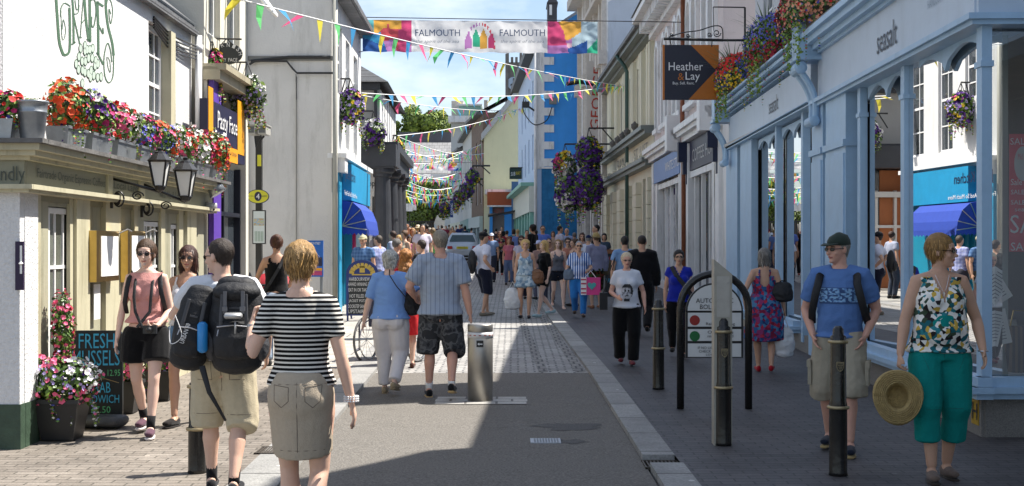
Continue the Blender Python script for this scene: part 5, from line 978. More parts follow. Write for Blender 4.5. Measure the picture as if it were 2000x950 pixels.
        if lod and st not in ('crop',):      # strands laid over the mass
            ms = MB(); ns = {2: 2400, 1: 260}[lod]; wd = (.0021 if lod == 2 else .005) * k
            me2 = mm; nv = len(me2.vertices); lnth = {'short': .03, 'spiky': .042, 'bobshort': .05, 'bob': .09, 'long': .13, 'pony': .05, 'bun': .04, 'curlyshort': .045, 'longcurly': .07, 'thin': .03}[st]
            for _ in range(ns):
                v = me2.vertices[rnd.randrange(nv)]; nn = v.normal.copy(); q = Rh.inverted() @ (v.co / k - hc)
                if q.y > .04 and q.z < .03 and st not in ('long', 'longcurly'): continue
                crown = B(hd((0, -.03, .14))); fl = (v.co - crown); fl = fl - nn * fl.dot(nn); 
                if fl.length < 1e-4: continue
                fl.normalize(); fl = (fl + V((0, 0, -.35)) + V((rnd.uniform(-.35, .35), rnd.uniform(-.35, .35), rnd.uniform(-.2, .2)))).normalized(); lift = {'spiky': .55, 'curlyshort': .8, 'longcurly': .5, 'bobshort': .32, 'bob': .22}.get(st, .15); pts = []; c = v.co - nn * .004 * k; L_ = lnth * rnd.uniform(.6, 1.3) * k; dirv = (fl + nn * lift * rnd.uniform(0, 1)).normalized(); sdv = nn.cross(dirv).normalized(); amp_ = .4 if st in ('curlyshort', 'longcurly') else 0; ph = rnd.uniform(0, 6)
                for j in range(5): pts.append(c.copy()); dirv = (dirv + V((0, 0, -.10)) - nn * lift * .30 + sdv * amp_ * sin(ph + j * 2.2)).normalized(); c = c + dirv * L_ / 4
                ws_ = [wd * q for q in (.7, 1, 1, .7, .15)]; vs = []
                for q, w_ in zip(pts, ws_): vs += [q - sdv * w_ + nn * .001, q + sdv * w_ + nn * .001]
                ms.add(vs, [(2 * j, 2 * j + 1, 2 * j + 3, 2 * j + 2) for j in range(4)], rnd.choices((0, 1, 2), (4, 3.5, 2))[0] if st != 'short' or lod < 2 else rnd.choices((0, 1, 2), (6, 1.5, 3))[0])
            lpart('hair_strand', ms, hm, ho, True)['kind'] = 'stuff'
    if glasses:
        gm = M('sunglass', (.012, .012, .015), .08) if glasses == 'sun' else M('spectacle_rim', (.04, .03, .03), .3); mg = MB()
        for s in (-1, 1):
            ring = [hd((.032 * s + .0195 * cos(a), .099 - abs(.032 * s + .0195 * cos(a)) * .18, .001 + .0145 * sin(a))) for a in [q * pi / 7 for q in range(14)]]
            if glasses == 'sun': mg.poly([B(q) for q in ring], Rh @ V((0, -1, 0)), .004 * k)
            mg.tube([B(q) for q in ring + ring[:1]], .0022 * k, 5); mg.tube([B(hd((.054 * s, .088, .004))), B(hd((.076 * s, .04, .006))), B(hd((.080 * s, -.01, .004)))], .003 * k, 5)
        mg.tube([B(hd((-.012, .102, .005))), B(hd((.012, .102, .005)))], .003 * k, 5); lpart('sunglasses' if glasses == 'sun' else 'glasses', mg, gm, t)
    if hat:
        mt = MB(); hk, hm = hat
        if hk == 'cap':
            pts = [B(hd(q)) for q in ((0, -.016, .035), (0, -.016, .07), (0, -.014, .105), (0, -.01, .13))]; mt.loft(pts, [(.088 * k, .106 * k), (.084 * k, .102 * k), (.066 * k, .082 * k), (.02 * k, .03 * k)], 18, Rh @ V((0, 1, 0)), cap=.3)
            br = []; 
            for q in range(9): a = pi * q / 8; br.append((.078 * cos(a), .07 + .085 * sin(a), .052 - .020 * sin(a) - .010 * abs(cos(a))))
            top_ = [B(hd(q)) for q in br]; mt.poly(top_, Rh @ V((0, 0, 1)), .008 * k)
        else:
            mt.loft([B(hd(q)) for q in ((0, -.016, .04), (0, -.016, .08), (0, -.014, .135))], [(.092 * k, .108 * k), (.088 * k, .10 * k), (.07 * k, .08 * k)], 18, Rh @ V((0, 1, 0)), cap=.3)
            rg = []; 
            for rr_, zz_ in ((.09, .05), (.155 if hk == 'brim' else .13, .035)): rg.append([B(hd((rr_ * cos(a), -.016 + rr_ * 1.08 * sin(a), zz_ + .012 * abs(cos(a)) * (rr_ > .1)))) for a in [q * pi / 10 for q in range(20)]])
            mt.add(rg[0] + rg[1], [(q, (q + 1) % 20, 20 + (q + 1) % 20, 20 + q) for q in range(20)]); mt.add([v - Rh @ V((0, 0, .004)) for v in rg[0] + rg[1]], [(q, 20 + q, 20 + (q + 1) % 20, (q + 1) % 20) for q in range(20)])
        lpart('hat' if hk != 'cap' else 'cap', mt, hm, t, True)
    return p
C = cloth
walk = dict(ll=(-.09, .20, .085), rl=(.09, -.28, .17)); walk2 = dict(ll=(-.09, -.26, .15), rl=(.09, .20, .085)); swing = dict(la=(-.26, -.10, .90), ra=(.26, .16, .92))
vcut = lambda w, z: (lambda q: q.y > .02 and abs(q.x) < w * (q.z - z) / (1.5 - z) and q.z > z)
def tank(strap=.075, neckz=1.33, backz=1.36):      # cut away cloth beyond the straps
    def c(q):
        if q.z > 1.37 and abs(q.x) > strap + .028: return True
        if q.z > 1.455: return True
        if q.y > 0 and q.z > neckz + (abs(q.x) / strap) ** 2 * .06 and abs(q.x) < strap: return True
        if q.y <= 0 and q.z > backz + (abs(q.x) / strap) ** 2 * .04 and abs(q.x) < strap: return True
        return q.z > 1.31 and abs(q.x) > .128
    return c
# ---------------------------------------------------------------- people near the camera
stripe = pattern('black_white_stripes', 'h', ['d9d5cd', '0c0c0e'], 42, .8, 0, .42)
skirtm = M('stone_denim', (.43, .36, .275), .9, 0, .07, 60, .3, 200, .1)
P1 = person('blonde woman seen from behind in a black and white striped top and stone skirt', 588, 7.15, 1.745, 0, 'f', .12, 'fair', ('spiky', '9a7848'), ('short', stripe, dict(z0=.975, e=.014, flare=.012, sleeve=.62, amp=.004)), ('skirt', skirtm, .60, -.012), 'b8a890', la=(-.29, .13, 1.31), ra=(.285, -.02, .86), lpole=(-.1, -.7, -1), rpole=(.25, -1, 0), ll=(-.06, .16, .085), rl=(.07, -.16, .12), head=(-4, -2), lod=2, lhand=(.25, .2, 1.1), hipshift=.0)
khaki = M('khaki_cotton', srgb('bfb399'), .9, 0, .08, 30, .3, 150, .1)
P2 = person('man with dark hair and khaki shorts carrying two black backpacks', 436, 8.75, 1.71, 4, 'm', .28, 'fair', ('short', '30241c'), ('short', M('white_tee', (.66, .67, .70), .85, 0, .06, 9, .2, 80, .1), dict(z0=.93, e=.026, flare=.02, sleeve=.6)), ('shorts', khaki, .56, .026, .028), '1c1c20', la=(-.22, .34, 1.20), ra=(.28, .12, .95), head=(62, -4), lod=2, glasses='sun', ll=(-.10, .15, .085), rl=(.10, -.20, .12), lpole=(-1, -.5, -.4), sock='131316')
blush = M('blush_blouse', srgb('c98f88'), .75, 0, .06, 12, .25, 90, .2)
P3 = person('young woman in a sleeveless pink blouse and black shorts holding a camera', 286, 11.3, 1.68, 184, 'f', -.08, 'pale', ('pony', '4a3524'), ('none', blush, dict(z0=1.02, e=.022, flare=.018, cut=lambda q: (abs(q.x) > .145 and q.z > 1.30) or q.z > 1.465, amp=.007)), ('shorts', C('0c0c0f'), .30, .024, .03), '5b3f4c', la=(-.14, .20, 1.0), ra=(.25, .06, .86), lhand=(.6, .5, 0), head=(-3, -3), lod=2, glasses='sun', ll=(-.07, .17, .085), rl=(.07, -.24, .13), sock='151518', kids=dict(sole='cfc6c0'))
P4 = person('woman with brown bobbed hair, sunglasses, a white vest and denim shorts, smiling', 366, 11.9, 1.62, 170, 'f', .0, 'tan', ('bob', '3a1c14'), ('none', C('e4e4ea'), dict(z0=.98, e=.012, cut=tank())), ('shorts', M('pale_denim', srgb('6f93b8'), .9, 0, .12, 25, .3, 150, .1), .34, .016, .02), '191414', ra=(.27, .05, .85), la=(-.26, .14, .88), head=(14, 3), lod=2, glasses='sun', rl=(.07, .15, .085), ll=(-.08, -.26, .17), kids=dict(sole='26201e'))
P5 = person('elderly woman with white curly hair, sky blue top and white trousers walking away', 762, 14.45, 1.585, -6, 'f', .5, 'pale', ('curlyshort', 'b4b4ae'), ('short', M('sky_blue_top', srgb('7ba0d8'), .8, 0, .05, 8, .15, 80, .15), dict(z0=.93, e=.03, flare=.03, sleeve=.85)), ('trousers', M('white_trousers', srgb('d8d4d6'), .85, 0, .05, 9, .2, 60, .15), .97, .034, -.004), '9a8a70', la=(-.33, .0, .88), ra=(.34, .16, 1.14), rpole=(.8, -1, -.3), lod=2, ll=(-.09, .12, .085), rl=(.09, -.20, .17), head=(-8, -6), kids=dict(sole='8a7a60'))
shirtm = pattern('pinstripe_shirt', 'v', ['98a4b6', '5f6a80'], 21, .85, 0, .90)
camom = pattern('camo_shorts', 'camo', ['2c2e33', '44464b', '5c5e62', '35373b'], 9, .9)
P6 = person('tall grey haired man in a pinstriped blue shirt and dark camouflage shorts', 860, 14.15, 1.815, 2, 'm', .3, 'red', ('short', '8a8276'), ('short', shirtm, dict(z0=.88, e=.040, flare=.04, sleeve=.78, amp=.007)), ('shorts', camom, .56, .024, .03), '17181b', la=(-.27, .16, 1.05), ra=(.31, -.03, .88), head=(22, 0), lod=2, glasses='sun', ll=(-.12, .10, .085), rl=(.12, -.22, .17), kids=dict(sole='b89a6a'), sock='e6e6e6')
P7 = person('woman with long curly ginger hair in a red dress behind the elderly woman in blue', 792, 17.2, 1.56, 5, 'f', .1, 'fair', ('longcurly', 'a8703a'), ('short', C('c8242a'), dict(z0=.95, e=.02, sleeve=.4, dress=(.52, .05))), None, '4a2c22', lod=1)
P34 = person('woman with hair in a bun, black vest and pale jeans pushing a pushchair', 540, 17.1, 1.70, 14, 'f', .12, 'tan', ('bun', '4c2e1e'), ('none', C('0e0e11'), dict(z0=.98, e=.014, cut=tank(.08, 1.33, 1.38))), ('trousers', M('faded_jeans', srgb('9aa8ba'), .9, 0, .15, 18, .3, 120, .1), 1, .014), '333333', la=(-.22, .34, 1.02), ra=(.2, .34, 1.02), lod=1, lpole=(-1, -.6, -.2))
# ---------------------------------------------------------------- people at the right
tealp = M('teal_trousers', srgb('0f7f78'), .85, 0, .06, 12, .3, 90, .15)
floral = pattern('floral_top', 'flor', ['e8e6e0', '1f5f68', 'e6e2da', 'c9a64a', '2a2426', 'dcd8d0', '2f7f88', 'e8e4dc', '3a4a3a'], 34, .8, 9)
P33 = person('woman with blonde bobbed hair in a floral vest and teal cropped trousers', 1835, 9.3, 1.735, 176, 'f', .5, 'tan', ('bobshort', '8f6c3c'), ('none', floral, dict(z0=.92, e=.018, flare=.03, cut=lambda q: vcut(.085, 1.28)(q) or (abs(q.x) > .15 and q.z > 1.38) or (abs(q.x) > .175 and q.z > 1.31) or q.z > 1.455)), ('trousers', tealp, .76, .018, .022), '6a5a50', ra=(.30, .10, .90), la=(-.28, .10, .93), head=(60, 0), lod=2, glasses='sun', ll=(-.075, -.1, .085), rl=(.075, .08, .085), rhand=1, kids=dict(sole='3a322c'))
bluetee = M('denim_blue_tee', srgb('5878ac'), .85, 0, .06, 8, .2, 80, .1)
P32 = person('man in a dark green cap and blue T-shirt with hands in his pockets', 1640, 10.45, 1.735, 160, 'm', .10, 'red', ('short', '8a857c'), ('short', bluetee, dict(z0=.93, e=.026, flare=.025, sleeve=.72)), ('shorts', M('stone_cargo', srgb('a39a88'), .9, 0, .06, 20, .3, 120, .1), .56, .024, .028), '1c2230', la=(-.205, .06, .94), ra=(.205, .06, .94), lpole=(-.7, -.8, 0), rpole=(.7, -.8, 0), head=(-38, -2), lod=2, glasses='sun', hat=('cap', C('2f3a33')), ll=(-.10, .16, .085), rl=(.11, -.20, .11), kids=dict(sole='a08a60'))
P31 = person('woman with grey wavy hair in a red and blue floral sundress', 1493, 16.3, 1.54, -8, 'f', .3, 'tan', ('bob', '77726c'), ('none', pattern('red_blue_floral', 'flor', ['7a2440', '2f5a8a', '8a3a6a', '4a7aa0', 'a83048', '2a3a6a'], 28, .85, 8), dict(z0=1.0, e=.018, cut=tank(.06, 1.32, 1.22), dress=(.47, .07))), None, 'a01828', ra=(.28, .02, .88), la=(-.27, .04, .95), lod=1, ll=(-.08, .1, .085), rl=(.09, -.1, .11))
P29 = person('older woman with cropped white hair in a white T-shirt with a portrait print', 1224, 17.2, 1.47, 178, 'f', .3, 'red', ('bobshort', 'c9b89a'), ('short', M('white_jersey', (.62, .64, .70), .85, 0, .05, 9, .2, 80, .1), dict(z0=.90, e=.024, flare=.03, sleeve=.6)), ('trousers', C('0b0b0d'), 1, .026, .02), '6a2a34', ra=(.16, .24, 1.07), la=(-.28, .10, .92), lod=1, glasses='clear', ll=(-.07, .15, .085), rl=(.08, -.15, .11), head=(4, 0))
P30 = person('short dark haired woman in a royal blue top and black trousers', 1326, 18.1, 1.49, 176, 'f', .25, 'tan', ('bobshort', '1c1412'), ('cap', C('1a2a9a'), dict(z0=.92, e=.022, flare=.02, cut=vcut(.07, 1.35))), ('trousers', C('0c0c10'), 1, .018), '151515', lod=1, glasses='clear', **walk)
P28 = person('balding man in a dark suit walking away beside the cream bank', 1254, 22, 1.68, -6, 'm', .3, 'tan', ('thin', '2a201a'), ('long', C('0d0d12'), dict(z0=.80, e=.045, flare=.02)), ('trousers', C('0e0e12'), 1, .03), '0c0c0c', lod=1, **walk)
P27 = person('man in a light blue shirt just behind the man in the dark suit', 1220, 24.5, 1.66, 4, 'm', .2, 'tan', ('short', '1c1612'), ('short', C('6f8fb8'), {}), ('trousers', C('1c2233'), 1), '202020', lod=1)
P15 = person('person in a straw brimmed hat and grey lilac shirt with a brown bag', 1164, 29.5, 1.68, 20, 'm', .35, 'tan', ('thin', '6a5238'), ('long', C('7d7f98'), dict(z0=.88, e=.03)), ('skirt', pattern('autumn_skirt', 'flor', ['2a1a10', '6a2a1a', '3a4a2a', '1a1410'], 20), .45, .04), '8a5a40', lod=1, hat=('brim', C('9a8658')))
P14 = person('grey haired woman in sunglasses, a blue striped top and bright blue trousers', 1131, 26.4, 1.55, 178, 'f', .4, 'tan', ('short', '8c8c90'), ('short', pattern('blue_stripe_v', 'v', ['c8d2e4', '2c5a9c'], 22, .8, 0, .45), dict(z0=.90, e=.028, sleeve=.8, flare=.03, cut=vcut(.07, 1.34))), ('trousers', C('2a72b8'), 1, .026), '3a2a20', la=(-.20, .26, 1.08), ra=(.34, .05, .90), lod=1, glasses='sun', **walk)
P12 = person('fair haired girl in a grey vest and dark denim shorts looking up left', 1090, 28.9, 1.56, 190, 'f', 0, 'pale', ('long', '8a6c44'), ('none', C('5a5c64'), dict(z0=.98, e=.012, cut=tank())), ('shorts', C('131824'), .22, .014, .01), None, lod=1, head=(-20, 8), **walk)
P10 = person('blonde woman in a pale blue patterned playsuit carrying a white carrier bag', 1026, 26.9, 1.62, 176, 'f', .25, 'tan', ('curlyshort', 'c4a468'), ('none', pattern('pale_blue_print', 'flor', ['8fa6b8', 'b4c4ce', '6f8aa0', 'a8b8c2'], 18), dict(z0=.96, e=.02, cut=tank(.09, 1.34, 1.38))), ('shorts', MATS['pale_blue_print'], .27, .02, .03), '2a2426', lod=1, ll=(-.08, .06, .085), rl=(.1, -.04, .085))
P11 = person('girl with long blonde hair in a black top and black shorts turned to the left', 1062, 27.2, 1.60, 120, 'f', -.05, 'pale', ('long', 'b89860'), ('short', C('0b0b0e'), dict(z0=.95, e=.018, sleeve=.9)), ('shorts', C('0c0c0f'), .24, .02, .02), 'a8c4c8', lod=1, **walk)
P8 = person('man in a dark cap, white T-shirt and navy shorts, hand on hip', 945, 27.7, 1.78, -62, 'm', .05, 'tan', ('short', '241c18'), ('short', C('c9ccdc'), dict(z0=.88, e=.026, sleeve=.65)), ('shorts', C('14182a'), .54, .03), '7a7468', la=(-.22, -.02, 1.06), ra=(.24, .05, 1.0), lpole=(-1, -.9, 0), lod=1, hat=('cap', C('14161c')), ll=(-.08, .12, .085), rl=(.08, -.06, .085))
P9 = person('auburn haired woman in a colourful top and black trousers in mid street', 976, 50, 1.68, 180, 'f', .1, 'tan', ('bob', '4a2418'), ('cap', pattern('dark_floral', 'flor', ['8a2a4a', '2a2a2a', 'a88a6a', '3a4a3a', '6a6a7a'], 14), {}), ('trousers', C('0d0f16'), 1, .02), '8a3030', lod=1, glasses='sun', ra=(.25, .2, 1.1), **walk)
# ---------------------------------------------------------------- the crowd
def crowd(label, px, d, H, rz, sex, hair, topc, botc, **k):
    H = min(1.9, H - gz(d) + .0115 * d - .03); bt = k.pop('bt', ('trousers', C(botc), 1)); sl = k.pop('sl', 'short')
    return person(label, px, d, H, rz, sex, k.pop('fat', .1), k.pop('skin', 'tan'), hair, (sl, C(topc) if isinstance(topc, str) else topc, k.pop('to', {})), bt, k.pop('shoes', '222222'), lod=k.pop('lod', 0), **k)
SH = lambda c, f=.5: ('shorts', C(c), f)
crowd('man in a pale sun hat and blue checked shirt beside the arched chalkboard', 709, 27.4, 1.69, 165, 'm', ('short', '5a5048'), pattern('blue_check', 'plaid', ['5f7fa8', '3f5f8a'], 14, .85), '4a4a44', hat=('cap', C('c0b894')), fat=.3, lod=1)
crowd('grey haired man in a lilac checked shirt facing the man in the sun hat', 738, 27.8, 1.69, 60, 'm', ('short', '4a4038'), pattern('lilac_check', 'plaid', ['a8aed0', '7f86b4'], 14, .85), '3a3a44', fat=.3, lod=1)
crowd('bald man in sunglasses and a grey T-shirt with dark straps by the dark column', 739, 38, 1.80, 180, 'm', ('bald', '000000'), '8d8a96', '3a3c40', glasses='sun', fat=.3)
crowd('older man whose grey head shows above the white haired woman', 776, 21.5, 1.66, -40, 'm', ('thin', '5e5a56'), '8a4a40', '333333', fat=.2, lod=1)
crowd('man in a black T-shirt looking left, ahead of the grey haired man', 822, 23.6, 1.67, 62, 'm', ('short', '2c1e16'), '121316', '26262a', fat=.2, lod=1)
crowd('young man with brown hair and a grey and white top in profile to the left', 766, 33, 1.78, 75, 'm', ('short', '3c2418'), '9aa0b4', '333a48')
crowd('young woman in a cream top next to the young man in profile', 789, 34, 1.79, 140, 'f', ('bun', '5a3c24'), 'c8b8a0', '2a3a5a', sl='none', to=dict(cut=tank()))
crowd('blonde child half hidden between the two young people', 779, 36, 1.66, 160, 'f', ('bob', 'b8945c'), 'c4b49a', '6a3040')
crowd('tall young man in a white T-shirt and open navy jacket looking down', 825, 38, 1.98, 190, 'm', ('short', '221812'), 'd0c8d8', '141624', fat=.2)
crowd('fair haired woman in a dark purple top behind the cream patterned top', 806, 42, 1.86, 180, 'f', ('bob', '9a7448'), '3a2848', '241c30', sl='none')
crowd('person in a bright green shirt with their back to the camera', 846, 40, 1.87, -20, 'm', ('short', '7c6a50'), '6fb46a', '3a3a3a')
crowd('grey haired person next to the bright green shirt', 839, 44, 1.88, 10, 'm', ('thin', 'a09a90'), '5a2a2a', '2a2a30')
crowd('man in a black jacket at the back left of the crowd by the dark building', 777, 58, 2.12, 170, 'm', ('short', '1c1612'), '14161e', '14161e', skin='tan')
crowd('person in a pale orange top at the back of the left crowd', 795, 60, 2.08, 180, 'f', ('bob', '8a5430'), 'b88a6a', '3a3a3a')
crowd('man in a slate grey T-shirt at the back of the left crowd', 800, 50, 1.93, 175, 'm', ('short', '3a3434'), '5c6478', '2c2c34')
crowd('person in a white sun hat just left of the tall young man', 816, 52, 1.98, 0, 'f', ('short', '8a7a50'), '9a8f70', '404040', hat=('brim', C('d4ccb0')))
crowd('man in a dark navy top behind the tall young man', 834, 54, 2.05, 0, 'm', ('short', '16120e'), '161c2c', '1a1c28')
crowd('woman with ginger hair at the back left of the crowd', 789, 66, 2.06, 170, 'f', ('bob', '9a5a2a'), 'a8a29a', '2c2c2c')
crowd('person with tousled fair hair between the column and the young man', 772, 46, 1.72, 180, 'f', ('curlyshort', '6a4428'), '3c5a78', '2c3444')
for i, (px, d, h, c, hc_, lb) in enumerate(((863, 92, 2.15, '5a1424', '1c1410', 'person in a dark red top farthest left behind the silver car'), (871, 90, 2.1, '7a2a3a', '241812', 'person in a wine coloured top behind the silver car'), (877, 96, 2.2, '8a8278', '3a2418', 'person in a pale grey top behind the silver car roof'), (884, 88, 2.05, 'a87a5a', '6a4a2c', 'fair haired person in a tan top behind the silver car'), (891, 94, 2.15, 'b0a8a4', '2c1a14', 'person in an off white top behind the middle of the silver car'), (898, 84, 2.15, '1a2450', '141010', 'man in a royal navy top behind the silver car'), (908, 80, 2.1, '1c3044', '100e0c', 'man in a dark teal jacket behind the silver car'), (856, 98, 2.15, '3a2030', '5a3a24', 'person in a plum top at the far left of the car'), (902, 99, 2.25, '44485a', '2a1c14', 'person in a grey blue top farthest behind the car'))):
    crowd(lb, px, d, h, 180 if i % 2 else 0, 'm' if i % 3 else 'f', ('short' if i % 3 else 'bob', hc_), c, '22242c')
crowd('man in black walking away just right of the silver car', 921, 74, 1.98, -10, 'm', ('short', '14100e'), '101218', '15171d')
crowd('person in a bright red top between the car and the man in the cap', 948, 60, 1.90, 20, 'f', ('short', '1c1410'), 'c02848', '2a2a30')
crowd('person in a pale blue shirt and white cap behind the man in the cap', 960, 44, 1.74, 170, 'm', ('short', '3a2c24'), '7a94bc', '2a3040', hat=('cap', C('c8d0e0')))
crowd('heavy man in a dark red T-shirt behind the woman in the colourful top', 990, 55, 1.83, -10, 'm', ('short', '1c1410'), '6a1626', '14141a', fat=.4)
crowd('person in a teal top walking away beside the dark red T-shirt', 1003, 58, 1.90, 10, 'f', ('bob', '2a201c'), '1f6a7c', '1c2434')
crowd('fair haired person in a light blue top by the green shopfront', 1011, 52, 1.88, 0, 'f', ('short', 'a08a5c'), '5f7ab4', '30384a')
crowd('dark haired person in a brown top left of the dark red T-shirt', 969, 70, 1.95, 0, 'm', ('short', '16100e'), '3c3034', '1c1c20')
crowd('person in a black top in the shade of the green shopfront', 980, 78, 2.05, 180, 'm', ('short', '100c0c'), '181a20', '15151a')
crowd('woman in sunglasses and a white sleeveless top behind the blonde in the playsuit', 1018, 34, 1.70, 180, 'f', ('bob', '3a261a'), 'b4acb8', '2a2430', sl='cap', glasses='sun', lod=1)
crowd('man with dark hair in a black suit and white collar, side on', 1040, 42, 1.98, 60, 'm', ('curlyshort', '120d0c'), '0e0e12', '0e0e12', sl='long', lod=1)
crowd('man with glasses in a bright blue shirt with dark rucksack straps', 1060, 43, 1.95, 180, 'm', ('short', '3a2a20'), '5c78c8', '22263a', glasses='clear', lod=1)
crowd('woman in a white and black banded sun hat', 1052, 33, 1.52, 30, 'f', ('bob', '8a6a4a'), 'a08078', '5a5a6a', hat=('brim', C('b8bcd8')))
crowd('man in wraparound sunglasses behind the blonde girl in black', 1072, 31.5, 1.60, 178, 'm', ('short', '3a2c24'), '8a6a60', '44485a', glasses='sun', lod=1)
crowd('dark haired man in a white T-shirt before the blue wall', 1094, 45, 1.95, -70, 'm', ('short', '15100d'), 'b4b8cc', '2a3040', lod=1)
crowd('bald man in a pale blue shirt in front of the blue wall', 1107, 46, 1.87, 170, 'm', ('bald', '000000'), '8a9cc4', '2c3448', lod=1)
crowd('woman in sunglasses with dark straps between the grey vest and the striped top', 1109, 31, 1.62, 180, 'f', ('bun', '1c1210'), 'a06a5a', '20202a', sl='none', glasses='sun', lod=1, bt=('shorts', C('101018'), .3))
crowd('girl with tied back hair in a dark vest in profile to the left', 1121, 30.2, 1.60, 120, 'f', ('bun', '4a3424'), '1a2030', '14161e', sl='none', lod=1, to=dict(cut=tank()), bt=('shorts', C('14161e'), .28))
crowd('woman with long brown hair eating a white ice cream', 1137, 38, 1.72, 182, 'f', ('long', '4a2e20'), 'a88a80', '3a3440', lod=1)
crowd('person in a navy cap and white shirt left of the straw hat', 1150, 36, 1.66, -30, 'm', ('short', '8a8480'), 'c0c4d4', '3a4050', hat=('cap', C('16264a')), lod=1)
crowd('tall man in a black T-shirt behind the straw hat', 1164, 38.5, 1.96, 100, 'm', ('short', '1a1310'), '101218', '1c1e26', lod=1)
for i, (px, d, h, rz, sx, hc_, hs__, c, b, lb) in enumerate(((752, 44, 1.72, 180, 'f', '6a4a2c', 'bob', 'c06a5a', '3a4a6a', 'woman in a coral top at the left edge of the far crowd'), (760, 52, 1.75, 170, 'm', '2a2018', 'short', 'b8b4a8', '4a4438', 'man in an off white shirt by the dark columns'), (783, 47, 1.6, 185, 'f', 'a07840', 'long', '7a8a5a', '3a3a3a', 'long haired woman in an olive top in the far left crowd'), (800, 40, 1.62, 175, 'f', '3a2a1c', 'bob', '8a4a6a', '2a2a3a', 'woman in a mauve top left of the tall young man'), (812, 46, 1.78, 0, 'm', '3a3028', 'short', '4a6a8a', '2a2a30', 'man in a steel blue shirt walking away in the left crowd'), (830, 47, 1.7, 180, 'f', '8a6a48', 'bob', 'd0c4b8', '4a4a58', 'woman in a cream top right of the tall young man'), (852, 52, 1.75, 0, 'm', '241a14', 'short', '6a3a3a', '2a2a2a', 'man in a rust coloured top left of the silver car'), (857, 60, 1.7, 180, 'f', '5a4030', 'bob', '9aa0b0', '333340', 'woman in a pale grey top beside the silver car'), (1029, 46, 1.8, 180, 'm', '2a1e16', 'short', '7a3a3a', '25252c', 'man in a brick red top behind the blonde playsuit woman'), (1047, 52, 1.8, 0, 'm', '1a1410', 'short', '4a5a7a', '20242c', 'man in a slate blue top walking away before the blue wall'), (1080, 52, 1.75, 180, 'f', '4a3020', 'bob', 'a89080', '2c2c34', 'woman in a sand coloured top before the blue wall'), (1122, 44, 1.72, 0, 'm', '6a6460', 'short', '5a5a6a', '2a2a30', 'grey haired man in a dull violet top right of the bald man'), (1180, 40, 1.7, 170, 'f', '1c1410', 'bob', '3a4a5a', '1c1c24', 'woman in a dark slate top by the bank pilasters'), (994, 42, 1.6, 180, 'f', '7a5a3a', 'bob', 'b86a7a', '5a6a8a', 'woman in a rose top left of the white sleeveless top'))):
    crowd(lb, px, d, h, rz, sx, (hs__, hc_), c, b)
P16b = crowd('young person in a blue denim skirt behind the playsuit, seen from behind', 1000, 44, 1.46, 10, 'f', ('bob', '2a1e18'), '3f6a8c', '7f9ab8', bt=('skirt', C('6f8cab'), .5))
# ================================================================ FLOWERS
LEAF = [leafA, leafB, leafC]
def flora(t, c, r, nl, nf, pal, ls=.035, fs=.022, seed=1, trail=0, low=.0, clump=3.0, fname='flowers', bias=None):
    rd = random.Random(seed); c = V(c); ml = MB(); mf = MB(); pk = sorted(pal); pm = [PET[k] for k in pk]; pw = [pal[k] for k in pk]
    # colours come in drifts, as plants do
    cen = [(V((rd.uniform(-1, 1), rd.uniform(-1, 1), rd.uniform(-1, 1))), rd.choices(range(len(pk)), pw)[0]) for _ in range(14)]
    def samp(q):
        while True:
            d = V((rd.gauss(0, 1), rd.gauss(0, 1), rd.gauss(0, 1))).normalized(); 
            rr = (1 + .28 * noise.noise(d * clump + V((seed, 0, 0)))) * rd.uniform(q, 1) ** .5
            if d.z > low - 1.0001: return d, rr
    for i in range(nl):
        d, rr = samp(.1); p = c + V((d.x * r[0], d.y * r[1], d.z * r[2])) * rr; n = (d + V((rd.gauss(0, .6), rd.gauss(0, .6), rd.gauss(0, .6)))).normalized(); a = n.cross(V((rd.gauss(0, 1), rd.gauss(0, 1), rd.gauss(0, 1)))).normalized(); b = n.cross(a); s = ls * rd.uniform(.6, 1.4)
        ml.add([p - a * s, p - b * s * .5, p + a * s, p + b * s * .5], [(0, 1, 2, 3)], rd.choices((0, 1, 2), (5, 3, 2.4))[0])
    for i in range(nf):
        d, rr = samp(.78); p = c + V((d.x * r[0], d.y * r[1], d.z * r[2])) * (rr * 1.04); n = (d + V((rd.gauss(0, .35), rd.gauss(0, .35) - .2, rd.gauss(0, .35)))).normalized(); a = n.cross(V((rd.gauss(0, 1), rd.gauss(0, 1), rd.gauss(0, 1)))).normalized(); b = n.cross(a); s = fs * rd.uniform(.45, 1.5)
        k = min(cen, key=lambda q: (q[0] - V((d.x, d.y, d.z))).length + rd.uniform(0, .55))[1]
        if pk[k] in ('blue', 'lilac') and fs > .014: s *= .62
        vs = [p + (a * cos(q * 2 * pi / 5) + b * sin(q * 2 * pi / 5)) * s for q in range(5)] + [p - n * s * .35]
        mf.add(vs, [(q, (q + 1) % 5, 5) for q in range(5)], k)
    for i in range(trail):
        a = rd.uniform(0, 2 * pi); p = c + V((cos(a) * r[0] * .8, sin(a) * r[1] * .8, -r[2] * .5)); L_ = rd.uniform(.5, 1.2) * r[2]
        for j in range(14):
            p = p + V((rd.gauss(0, .008), rd.gauss(0, .008), -L_ / 12)); n = V((rd.gauss(0, 1), rd.gauss(0, 1), rd.gauss(0, 1))).normalized(); u = n.cross(V((0, 0, 1))).normalized(); w_ = n.cross(u)
            (ml if j % 3 or not pm else mf).add([p - u * ls * .6, p - w_ * ls * .4, p + u * ls * .6, p + w_ * ls * .4], [(0, 1, 2, 3)], rd.choice((0, 2)) if j % 3 or not pm else rd.randrange(len(pk)))
    part('foliage', ml, LEAF, t)['kind'] = 'stuff'
    if nf: part(fname, mf, pm, t)['kind'] = 'stuff'
MIX = dict(red=3, orange=1.2, magenta=3, white=2, pink=2.5, purple=1, blue=1.6, yellow=.5); galv = M('galvanised_zinc', (.33, .35, .37), .38, .7, .3, 5, .1, 30)
GP = 'flower troughs along the pub ledge'
